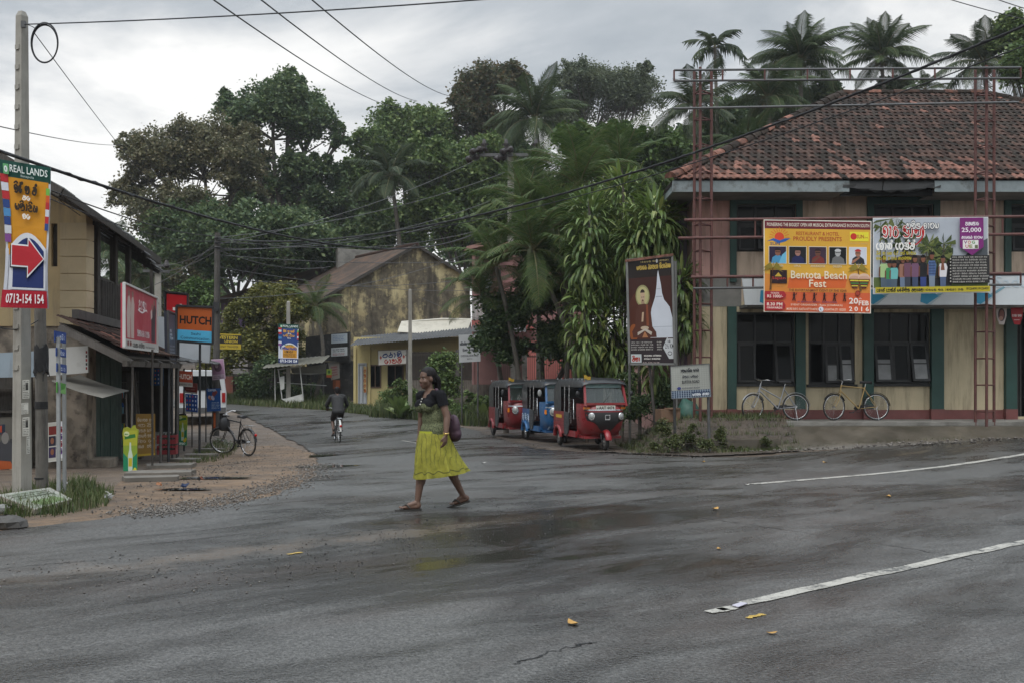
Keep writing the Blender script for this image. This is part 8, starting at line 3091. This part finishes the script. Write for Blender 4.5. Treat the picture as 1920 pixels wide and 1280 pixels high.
LFINE = leafmat('grey_green_leaf', [(.078, .099, .057), (.121, .144, .079), (.177, .199, .111)])
LBRIGHT = leafmat('bright_leaf', [(0.057, 0.102, 0.026), (0.086, 0.143, 0.033), (0.129, 0.191, 0.046)])
LYEL = leafmat('yellow_green_leaf', [(0.086, 0.102, 0.023), (0.144, 0.143, 0.029), (0.201, 0.179, 0.040), (0.129, 0.132, 0.040)])
LWEED = leafmat('weed_leaf', [(.05, .07, .025), (.08, .105, .035), (.12, .14, .05), (.13, .12, .06)])
LPALM = leafmat('palm_leaf', [(.04, .062, .024), (.06, .088, .032), (.085, .112, .042)], .6, .22, .2)
LPDK = leafmat('dark_palm_leaf', [(.038, .057, .030), (.057, .078, .038), (.078, .095, .046)], .6, .22, .2)
LARECA = leafmat('areca_leaf', [(.05, .085, .028), (.075, .12, .036), (.10, .145, .045), (.13, .15, .05)], .6, .25, .2)
RACHIS = M('frond_stalk', (.13, .12, .05), .6, .2, 5, 0)
def tr_(name, label, D, bl, n, leaf, lm, basepx, **k):
    b = G(basepx, D)
    blobs = [blobpx(*q, D + (R.uniform(-2, 2) if D > 45 else R.uniform(-.4, .4))) for q in bl]
    return tree(name, label, (b.x, b.y, b.z - .2), blobs, n, leaf, lm, BARK, **k)
tr_('feathery_tree', 'wide grey olive feathery tree on the left against the sky', 70, [(290, 300, 78, 70), (245, 370, 48, 52), (380, 285, 82, 66), (445, 330, 55, 80), (330, 400, 100, 55), (470, 265, 45, 40), (240, 290, 30, 40)], 30000, .24, LOLIVE, 400, clumps=420, tr=.55, seed=11, rad=(0.17, 0.33), limbs=26, long=1.5, shell=.2)
tr_('tall_tree', 'tallest dark green tree with layered crown left of centre', 78, [(510, 200, 88, 58), (430, 195, 42, 34), (585, 240, 60, 55), (560, 335, 60, 62), (480, 300, 48, 48), (618, 320, 36, 60), (640, 405, 38, 52), (540, 420, 60, 50), (500, 375, 66, 44), (585, 395, 56, 50), (455, 250, 40, 36), (545, 150, 40, 22), (640, 260, 22, 40)], 34000, .32, LDARK, 560, clumps=240, tr=.7, seed=12, rad=(0.26, 0.5), limbs=10, shell=.35)
tr_('round_tree', 'rounded mid green trees forming the crest left of the coconut palm', 86, [(690, 275, 45, 40), (745, 240, 55, 42), (805, 235, 50, 38), (765, 310, 66, 55), (690, 350, 45, 55), (830, 300, 45, 60)], 30000, .34, LMID, 760, clumps=192, tr=.5, seed=13, rad=(0.30, 0.60))
tr_('rusty_tree', 'rust tinged olive tree on the crest beside the coconut palm', 88, [(905, 170, 55, 48), (880, 230, 44, 50), (860, 180, 28, 30), (955, 150, 35, 28), (930, 260, 50, 50)], 17000, .32, LRUST, 905, clumps=112, tr=.4, seed=14, rad=(0.30, 0.63), limbs=12)
tr_('fine_leaved_tree', 'fine leaved grey green tree crowning the slope right of the coconut palm', 94, [(1130, 180, 85, 58), (1080, 150, 48, 32), (1185, 180, 55, 55), (1212, 140, 20, 26), (1060, 220, 50, 50)], 30000, .24, LFINE, 1130, clumps=240, tr=.4, seed=15, rad=(0.24, 0.45), limbs=14, shell=.4)
tr_('bright_shrubby_tree', 'bright green leafy trees below the crest left of the tiled roof', 62, [(1080, 265, 46, 34), (1150, 255, 42, 28), (1225, 280, 58, 42), (1265, 310, 38, 40), (1130, 310, 60, 34), (1190, 340, 60, 40)], 20000, .3, LBRIGHT, 1160, clumps=128, tr=.3, seed=16, rad=(0.33, 0.63))
tr_('slope_tree', 'mid green tree mass on the slope above the gable house', 68, [(850, 340, 72, 58), (880, 420, 84, 60), (815, 400, 56, 50), (800, 300, 50, 50), (905, 300, 56, 48), (950, 380, 60, 60)], 30000, .30, LMID, 870, clumps=208, tr=.3, seed=17, rad=(0.27, 0.54))
tr_('shaded_tree', 'dark shaded tree mass behind the timber pole on the left', 66, [(420, 440, 105, 58), (540, 445, 105, 55), (330, 450, 66, 56), (640, 470, 60, 50), (700, 450, 50, 50), (470, 500, 100, 40)], 36000, .30, LDARK, 480, clumps=240, tr=.4, seed=18, rad=(0.27, 0.54))
tr_('edge_tree', 'leafy tree entering at the top right corner above the roof', 52, [(1890, 70, 36, 42), (1915, 130, 40, 36), (1950, 90, 50, 60)], 9000, .26, LMID, 1930, clumps=72, tr=.3, seed=19, rad=(0.30, 0.60))
tr_('backing_tree', 'dark tree mass behind the coconut palms and the left end of the tiled roof', 66, [(1290, 300, 50, 70), (1345, 250, 50, 66), (1420, 230, 70, 56), (1490, 210, 66, 46), (1560, 190, 50, 36), (1400, 310, 80, 50), (1680, 170, 60, 24)], 24000, .30, LDARK, 1400, clumps=176, tr=.3, seed=20, rad=(0.27, 0.54))
tr_('yellow_green_tree', 'light yellow green feathery tree leaning over the side road fence', 51.5, [(512, 560, 54, 34), (455, 600, 48, 40), (545, 585, 42, 34), (470, 652, 52, 36), (525, 645, 44, 44), (430, 640, 36, 40), (400, 690, 30, 34)], 22000, .17, LYEL, 500, clumps=176, tr=.22, seed=21, rad=(0.24, 0.51), shell=.4, limbs=12)
tr_('bright_shrub_tree', 'bright lime tree glimpsed between the red sign and the timber pole', 60, [(375, 545, 30, 22), (350, 560, 28, 26), (390, 575, 22, 24)], 5000, .22, LBRIGHT, 375, clumps=48, tr=.15, seed=22, rad=(0.38, 0.68))
tr_('dark_leaved_tree', 'glossy dark tree behind the parked three-wheelers', 31.5, [(945, 585, 55, 46), (1000, 560, 46, 46), (1100, 660, 60, 40), (1020, 480, 50, 50), (925, 640, 44, 34), (1050, 630, 50, 50), (985, 655, 60, 26), (1075, 560, 44, 60), (1130, 520, 50, 80)], 20000, .13, LDARK, 985, clumps=144, tr=.12, seed=23, rad=(0.30, 0.63), cat='tree')
tr_('leafy_shrub', 'leafy green shrub climbing the fence below the white office sign', 40, [(830, 680, 26, 24), (838, 720, 24, 30), (812, 705, 18, 20)], 3800, .12, LMID, 832, clumps=57, tr=.04, seed=24, cat='shrub', rad=(0.38, 0.75))
tr_('leafy_shrub', 'dark bushy shrub around the slim banner pole and stall', 51, [(500, 690, 26, 26), (590, 735, 22, 18), (545, 735, 30, 16), (470, 725, 30, 22)], 5500, .13, LDARK, 520, clumps=64, tr=.04, seed=25, cat='shrub', rad=(0.38, 0.75))
tr_('leafy_shrub', 'dense weeds and shrub on the bank beside the walking woman', 42.5, [(735, 752, 26, 22), (765, 742, 26, 26), (800, 752, 30, 26), (715, 768, 18, 12), (780, 765, 40, 12), (835, 762, 22, 18), (750, 725, 16, 16)], 9000, .09, LMID, 780, clumps=170, tr=.03, seed=26, cat='shrub', rad=(0.25, 0.6), up=.8)
tr_('leafy_shrub', 'ragged weeds on the bank left of the farthest three-wheeler', 37.5, [(865, 775, 24, 16), (905, 762, 18, 24), (890, 785, 26, 10), (880, 745, 10, 14)], 4200, .09, LMID, 890, clumps=90, tr=.02, seed=36, cat='shrub', rad=(.25, .6), up=.8)
tr_('leafy_shrub', 'low weeds growing round the road sign posts on the earth bank', 22.6, [(1262, 828, 18, 14), (1290, 822, 22, 12), (1322, 830, 16, 14), (1350, 822, 12, 20), (1385, 836, 22, 6), (1437, 828, 10, 14), (1225, 836, 14, 8), (1243, 806, 14, 20), (1300, 806, 10, 14), (1420, 838, 16, 5)], 5200, .05, LWEED, 1300, clumps=128, tr=.02, seed=27, cat='shrub', rad=(0.38, 0.83), up=.8)
tr_('leafy_shrub', 'dark undergrowth in the shade below the temple hoarding', 25.2, [(1200, 770, 26, 30), (1240, 745, 26, 34), (1180, 720, 20, 30), (1270, 775, 18, 20)], 4000, .09, LDARK, 1215, clumps=64, tr=.03, seed=28, cat='shrub', rad=(0.38, 0.75))
tr_('slope_tree', 'dark green trees closing the slope behind the areca palms', 76, [(970, 330, 70, 62), (1040, 385, 76, 60), (1110, 410, 80, 60), (1190, 420, 80, 66), (1000, 440, 76, 56), (1255, 370, 62, 62), (905, 480, 66, 50), (1300, 420, 50, 60)], 36000, .34, LDARK, 1080, clumps=200, tr=.3, seed=31, rad=(.25, .5))
tr_('slope_tree', 'green trees in the gap between the tallest tree and the dark coconut palm', 80, [(665, 420, 50, 60), (700, 380, 34, 54), (650, 340, 30, 40), (620, 480, 70, 40), (760, 430, 60, 50)], 18000, .34, LMID, 670, clumps=110, tr=.3, seed=32, rad=(.25, .5))
tr_('slope_tree', 'pale trees behind the shophouse veranda and red hoarding', 82, [(230, 560, 70, 50), (300, 550, 60, 50), (160, 560, 60, 46), (360, 500, 60, 50), (270, 600, 90, 50)], 18000, .34, LOLIVE, 260, clumps=110, tr=.3, seed=33, rad=(.25, .5))
# far wood closing the valley
rng = np.random.default_rng(44)
fb_ = [blobpx(px, 535 + 30 * math.sin(px * .02) + rng.uniform(-20, 20), 75, 130, 104 + rng.uniform(-4, 4), 5) for px in range(-150, 2100, 70)]
pts, _ = clump_points(fb_, 42000, 260, rng, .8, (.2, .4), .5)
vs, fs = leaf_cloud(pts, .55, 1.3, .5, rng)
tag(link('far_wood', npmesh('far_wood', vs, fs, LDARK)), 'dark wooded slope closing the view behind the houses', 'woods', None, 'stuff')
# coconut palms
FR = [frond_mesh('frond', [LPALM, RACHIS], 44, d, .27, .0095, h, i) for i, (d, h) in enumerate(((.6, .8), (.9, 1.1), (1.25, 1.3)))]
FRD = [frond_mesh('frond', [LPDK, RACHIS], 44, d, .27, .0095, h, i + 5, torn=.06) for i, (d, h) in enumerate(((.7, .8), (1.0, 1.1), (1.3, 1.3)))]
FRA = [frond_mesh('frond', [LARECA, RACHIS], 34, d, .32, .009, h, i + 9) for i, (d, h) in enumerate(((.55, .35), (.8, .55), (1.05, .7)))]
FRB = [frond_mesh('frond', [LPDK, RACHIS], 18, d, .24, .03, 1.6, i + 20, torn=.12) for i, d in enumerate((.9, 1.2))]
NUT = M('coconut_husk', (.10, .09, .035), .6, .3, 6, .1)
def cp(label, px, py, D, L_, n, basepx=None, fr=FR, seed=0, tilt=(8, 125), name='coconut_palm', nuts=NUT, tr=.16, bend=.5, rot=None):
    b = G(basepx if basepx else px, D)
    top = P(px, py, D)
    return palm(label, top, (b.x, b.y, b.z - .2), fr, n, L_, PBARK, tr, None, name, tilt, seed, bend=bend, nuts=nuts)
cp('big coconut palm on the crest above the insulator pole', 1003, 225, 72, 4.3, 26, 1030, seed=1)
cp('drooping dark coconut palm in the gap right of the tallest tree', 733, 330, 66, 3.4, 22, 745, FRD, 2, (15, 135), nuts=None)
cp('tall coconut palm left of the pair above the tiled roof ridge', 1500, 112, 62, 3.7, 32, 1470, seed=3)
cp('tall coconut palm right of the pair above the tiled roof ridge', 1652, 108, 64, 3.5, 30, 1665, seed=4)
cp('dark coconut palm beside the right lattice tower top', 1845, 118, 54, 3.0, 24, 1850, FRD, 5)
cp('ragged areca type palm with hanging dark fronds beside the left tower', 1340, 90, 58, 2.3, 11, 1345, FRB, 6, (20, 120), 'ragged_palm', None, .12, .2)
cp('coconut palm with long fronds left of the tall pair', 1440, 185, 58, 3.4, 22, 1430, seed=7)
cp('low coconut palm directly behind the left lattice tower', 1305, 205, 50, 3.0, 20, 1310, FRD, 8)
cp('low coconut palm with fronds spreading over the left hip of the roof', 1400, 290, 48, 3.0, 20, 1390, FR, 9)
cp('small coconut palm crown peeping over the roof ridge', 1735, 168, 56, 1.8, 14, 1735, FR, 10, nuts=None)
cp('pale coconut palm seen through the veranda posts', 205, 480, 58, 2.8, 18, 200, FR, 11, nuts=None)
cp('pale coconut palm behind the veranda end and red hoarding', 262, 520, 62, 3.0, 20, 262, FR, 12, nuts=None)
cp('thin feathery palm beside the small blue banner pole', 590, 575, 50, 2.0, 14, 585, FRA, 13, nuts=None, tr=.1)
# areca and feather palms behind the three-wheelers
for i, (px, py, L_, n, bp, lb, D) in enumerate(((1000, 470, 2.2, 20, 1130, 'areca palm leaning left with a long bare trunk behind the blue three-wheeler', 29.5), (1045, 430, 2.3, 22, 1060, 'upright areca palm in the middle of the clump', 30.5), (930, 500, 2.0, 18, 985, 'browning areca palm at the left of the clump', 31), (1085, 350, 2.4, 22, 1095, 'tallest areca palm rising behind the broad-leaved shrubs', 31.5), (1165, 315, 2.1, 18, 1150, 'areca palm topping the clump at the right near the roof corner', 33), (985, 390, 2.3, 20, 1020, 'areca palm with long arching fronds below the insulator pole', 33), (1060, 520, 2.0, 18, 1075, 'low areca palm behind the row of three-wheelers', 30), (905, 560, 1.7, 14, 950, 'low ragged areca palm by the white balcony', 32))):
    cp(lb, px, py, D, L_, n, bp, FRA, 30 + i, (5, 125), 'areca_palm', None, .075, .15)
mb = MB()
for i, (px, py) in enumerate(((993, 478), (1036, 448))):
    a = P(px, py, 29.4)
    mb = MB()
    mb.tube([a + V((0, 0, .3)), a, a - V((-.02, 0, .3)), a - V((-.02, 0, .42))], [.04, .085, .09, .05], 8)
    solo('crown_shaft', mb, M('pale_crownshaft', (.17, .19, .11), .5, .2, 4, 0), ('pale green crown shaft of the leaning areca palm', 'pale green crown shaft of the upright areca palm')[i], 'palm shaft')
# broad strap-leaved shrubs
LDRAC = leafmat('strap_leaf', [(.088, .143, .039), (.131, .196, .053), (.188, .253, .070), (.264, .286, .088)], .42, .2, .4)
def strap(name, L_, w, droop, seg=5):
    mb = MB()
    rows = []
    for i in range(seg + 1):
        t = i / seg
        x = L_ * (t - .25 * droop * t * t)
        z = L_ * (.25 * t - droop * .75 * t * t)
        ww = w * (math.sin(PI * (t * .86 + .10)) ** .8)
        rows.append([V((x, -ww / 2, z + .018)), V((x, 0, z)), V((x, ww / 2, z + .018))])
    mb.loft(rows, False, False)
    return mb.mesh(name, LDRAC)
ST_ = [strap('leaf', .50, .095, d) for d in (.25, .7, 1.1)]
def dracaena(label, D, cols, stems, seed):
    r = random.Random(seed)
    b = G(stems[0], D)
    t = thing('strap_leaved_shrub', label, 'shrub', b, 0, 'strap-leaved shrubs beside the hoarding', True)
    mb = MB()
    for (px, y0, y1, rad, n), s in zip(cols, stems):
        g_ = G(s, D)
        top = P(px, y0, D)
        mb.tube([g_ - V((0, 0, .2)), g_.lerp(top, .5) + V((r.uniform(-.1, .1), 0, 0)), top], [.05, .04, .03], 6)
    tag(part('stem', mb, BARK, t), kind='stuff')
    cnt = 0
    for (px, y0, y1, rad, n) in cols:
        for k in range(n):
            u = k / (n - 1)
            zc = P(px, y0 + (y1 - y0) * u, D)
            az = k * 2.399963 + r.uniform(-.3, .3)
            w2 = (u * (2 if y1 - y0 > 140 else 1)) % 1
            el = 1.35 - 1.5 * min(1, w2 * 2.4) - .85 * w2 + r.uniform(-.25, .25)      # erect at the top, hanging below
            m = 0 if w2 < .25 else (1 if w2 < .5 else r.choice((1, 2)))
            o = link('leaf', ST_[m], t)
            rr_ = rad * D / F * (.28 + .5 * math.sin(PI * min(1, .2 + w2 * .8)))
            o.location = zc - b + V((math.cos(az) * rr_ * r.uniform(.2, 1), math.sin(az) * rr_ * r.uniform(.2, 1), 0))
            o.rotation_euler = (r.uniform(-.5, .5), -el, az)
            s = r.uniform(.75, 1.15)
            o.scale = (s, s * r.uniform(.7, 1.05), s)
    # the leaves behind those, hanging in the shade of the columns, as one mass
    rest = MB()
    lv = [[V(v.co) for v in m.vertices] for m in ST_]
    lf_ = [tuple(p.vertices) for p in ST_[0].polygons]
    for (px, y0, y1, rad, n) in cols:
        for k in range(int(n * 2.2)):
            u = r.random()
            az = r.uniform(0, 6.283)
            rr_ = rad * D / F * .75 * math.sqrt(r.random()) * (.35 + .65 * math.sin(PI * min(1, .12 + u * .88)))
            c = P(px, y0 + (y1 - y0) * u, D) + V((math.cos(az) * rr_, math.sin(az) * rr_, 0))
            m = Matrix.Translation(c) @ Matrix.Rotation(az, 4, 'Z') @ Matrix.Rotation(-(.9 - 1.9 * u + r.uniform(-.4, .3)), 4, 'Y') @ Matrix.Scale(r.uniform(.65, 1.05), 4)
            rest.add([m @ q for q in lv[r.choice((1, 2, 2))]], lf_, 0, True)
    tag(part('hanging_foliage', rest, LDRAC, t), kind='stuff')
dracaena('big strap-leaved shrub with drooping leaf column left of the hoarding top', 26.8, [(1105, 370, 560, 60, 200), (1095, 540, 690, 46, 90)], [1120, 1100], 1)
dracaena('tallest strap-leaved shrub behind the temple hoarding', 27.2, [(1168, 330, 540, 60, 200), (1150, 560, 700, 50, 90)], [1165, 1150], 2)
dracaena('strap-leaved shrub spreading over the top corner of the temple hoarding', 25.9, [(1230, 380, 480, 66, 200), (1195, 430, 500, 50, 90)], [1235, 1200], 3)
dracaena('lower strap-leaved shrub between the hoarding and the left lattice tower', 25.4, [(1275, 505, 590, 36, 70), (1285, 580, 640, 30, 50), (1225, 640, 720, 26, 24)], [1275, 1282, 1230], 4)
dracaena('shaded strap-leaved shrub low behind the red three-wheeler', 27.5, [(1120, 570, 690, 54, 130), (1170, 620, 740, 50, 90)], [1120, 1165], 5)
# sword plants and broad leaves along the fence
def sword(label, px, D, n, L_, seed, w=.05, base_dz=0.0):
    r = random.Random(seed)
    b = G(px, D)
    t = thing('sword_plant', label, 'plant', b, 0, 'sword-leaved plants along the fence', True)
    me = strap('leaf', L_, w, .35)
    for k in range(n):
        az = k * 2.4
        o = link('leaf', me, t)
        o.location = (0, 0, base_dz)
        o.rotation_euler = (r.uniform(-.3, .3), -r.uniform(.5, 1.35), az)
        s = r.uniform(.7, 1.1)
        o.scale = (s, s, s)
sword('spiky sword-leaved plant behind the farthest three-wheeler', 962, 32.5, 22, 1.3, 1, base_dz=.5)
sword('spiky sword-leaved plant behind the blue three-wheeler', 1020, 31.5, 24, 1.4, 2, base_dz=.5)
sword('spiky sword-leaved plant behind the red three-wheeler roof', 1085, 30.5, 18, 1.3, 3, base_dz=.5)
sword('broad-leaved plant on the bank by the yellow shop', 752, 39, 20, 1.1, 4, .34)
sword('broad-leaved plant at the foot of the stained wall', 905, 37, 14, 1.0, 5, .3)
def bankgrass(rng):
    v = BANKV[rng.integers(len(BANKV))]
    return v[0] + rng.uniform(-.1, .1), v[1] + rng.uniform(-.1, .1)
rng = np.random.default_rng(3)
bv = np.array(BANKV)
n = 6500
idx = rng.integers(len(bv), size=n)
p0 = bv[idx] + np.stack([rng.uniform(-.1, .1, n), rng.uniform(-.12, .12, n), np.zeros(n)], 1)
hh = rng.uniform(.03, .17, n)
az = rng.uniform(0, 6.28, n)
sd2 = np.stack([-np.sin(az), np.cos(az), np.zeros(n)], 1) * .007
tip = p0 + np.stack([np.cos(az) * hh * .5, np.sin(az) * hh * .5, hh], 1)
vs = np.stack([p0 - sd2, p0 + sd2, tip], 1).reshape(-1, 3)
tag(link('grass', npmesh('grass', vs, np.arange(n * 3).reshape(-1, 3), GRASS)), 'patchy grass over the earth bank below the road sign', 'grass', None, 'stuff')
grass('grass', 'thin grass line along the foot of the porch ramp', linesample([(1240, 848), (1340, 848), (1450, 846), (1560, 838), (1700, 830), (1850, 822)], .12), 3000, .10, .006, seed=9)
grass('grass', 'weeds along the fence line of the far verge', polysample([(420, 748), (520, 744), (640, 756), (660, 762), (560, 756), (430, 756)]), 5000, .45, .02, seed=10)
# ================================================================== WIRES
CAB = BLACKC
GW = M('grey_wire', (.10, .10, .10), .6, .2, 5, 0)
wt = P(46, 46, 12.1)
TPT = P(408, 443, wb.y - .1)
wire(wt, P(1240, -28, 9.0), .05, .008, 'thin cable from the concrete pole top running up to the right', CAB)
wire(P(64, 62, 12.1), P(330, 395, 40), .15, .006, 'stay cable running down from the cable coil towards the trees', CAB)
wire(P(-60, 224, 11), P(230, 272, 40), .1, .008, 'thin wire crossing the concrete pole below its coil', GW)
wire(P(-260, 190, 9.5), P(900, 434, 42), 1.05, .022, 'thick twisted cable sagging across the left trees', CAB, twist=60)
wire(P(-150, 255, 10.5), TPT, .25, .012, 'cable from the upper left to the top of the timber pole', CAB)
wire(P(-120, 275, 11.5), P(404, 452, wb.y - .1), .35, .009, 'lower cable from the left to the timber pole bracket', CAB)
wire(TPT + V((0, 0, -.08)), P(2100, -28, 13), 1.15, .022, 'thick black cable rising from the timber pole over the tiled roof', CAB, twist=40)
wire(TPT + V((0, 0, -.2)), P(2150, -5, 13.5), 1.1, .011, 'thin second cable just below the thick cable over the roof', CAB)
for i, (a, b, s, lb) in enumerate((((408, 450), (900, 432), .5, 'upper cable from the timber pole to the palms'), ((408, 458), (893, 300), .4, 'cable from the timber pole up to the left insulators'), ((408, 470), (960, 360), .6, 'sagging cable from the timber pole towards the concrete pole'), ((406, 478), (1000, 480), .3, 'low cable crossing before the gable house'), ((406, 560), (890, 470), .5, 'lowest cable crossing the gable house roof'), ((300, 500), (406, 462), .12, 'short cable between the distant pole and the timber pole'), ((300, 510), (406, 470), .15, 'second short cable between the distant pole and the timber pole'), ((262, 545), (406, 455), .2, 'cable from the veranda end to the timber pole'), ((410, 470), (620, 500), .3, 'cable from the timber pole towards the gable roof'), ((408, 446), (1005, 300), .5, 'cable from the timber pole to the right insulators'), ((408, 466), (905, 395), .5, 'slack cable from the timber pole into the areca palms'), ((406, 520), (900, 520), .35, 'drooping cable across the gable wall'), ((406, 500), (885, 545), .25, 'thin cable descending to the balcony house'))):
    D0 = 37 if a[0] < 310 else wb.y
    wire(P(a[0], a[1], D0 - .1), P(b[0], b[1], 45.5 if b[0] > 500 else wb.y - .1), s, .012, lb, GW)
for i, (a, b, lb) in enumerate((((330, -50), (745, 203), 'left of the three high wires crossing the sky'), ((420, -55), (782, 190), 'middle of the three high wires crossing the sky'), ((515, -60), (842, 180), 'right of the three high wires crossing the sky'))):
    wire(P(*a, 22), P(*b, 84), .5, .022, lb, CAB, group='high wires crossing the sky')
wire(P(1720, -20, 20), P(2060, 62, 26), .1, .01, 'left of two wires cutting the top right corner', CAB)
wire(P(1840, -12, 20), P(2060, 44, 26), .1, .01, 'right of two wires cutting the top right corner', CAB)
wire(P(769, 548, 40), P(905, 600, 41), .1, .008, 'thin wire from the short concrete pole to the balcony', GW)
wire(P(110, 375, 18.2), P(285, 480, 26.5), .1, .008, 'thin wire under the shophouse eave', GW)
wire(P(-10, 610, 12), P(72, 600, 12.5), .08, .006, 'slack wire tied between the poles below the banner', CAB)
# ================================================================== DAMP AIR
mb = MB()
mb.bb(-760, 760, -360, 960, -2.0, 40)
hm_ = bpy.data.materials.new('damp_air')
hm_.use_nodes = True
t_ = hm_.node_tree
t_.nodes.clear()
pv = t_.nodes.new('ShaderNodeVolumePrincipled')
pv.inputs['Color'].default_value = (.86, .89, .92, 1)
pv.inputs['Density'].default_value = .00045
pv.inputs['Anisotropy'].default_value = .25
oo = t_.nodes.new('ShaderNodeOutputMaterial')
t_.links.new(pv.outputs[0], oo.inputs['Volume'])
tag(part('haze', mb, hm_), kind='stuff')
SC.cycles.volume_bounces = 0
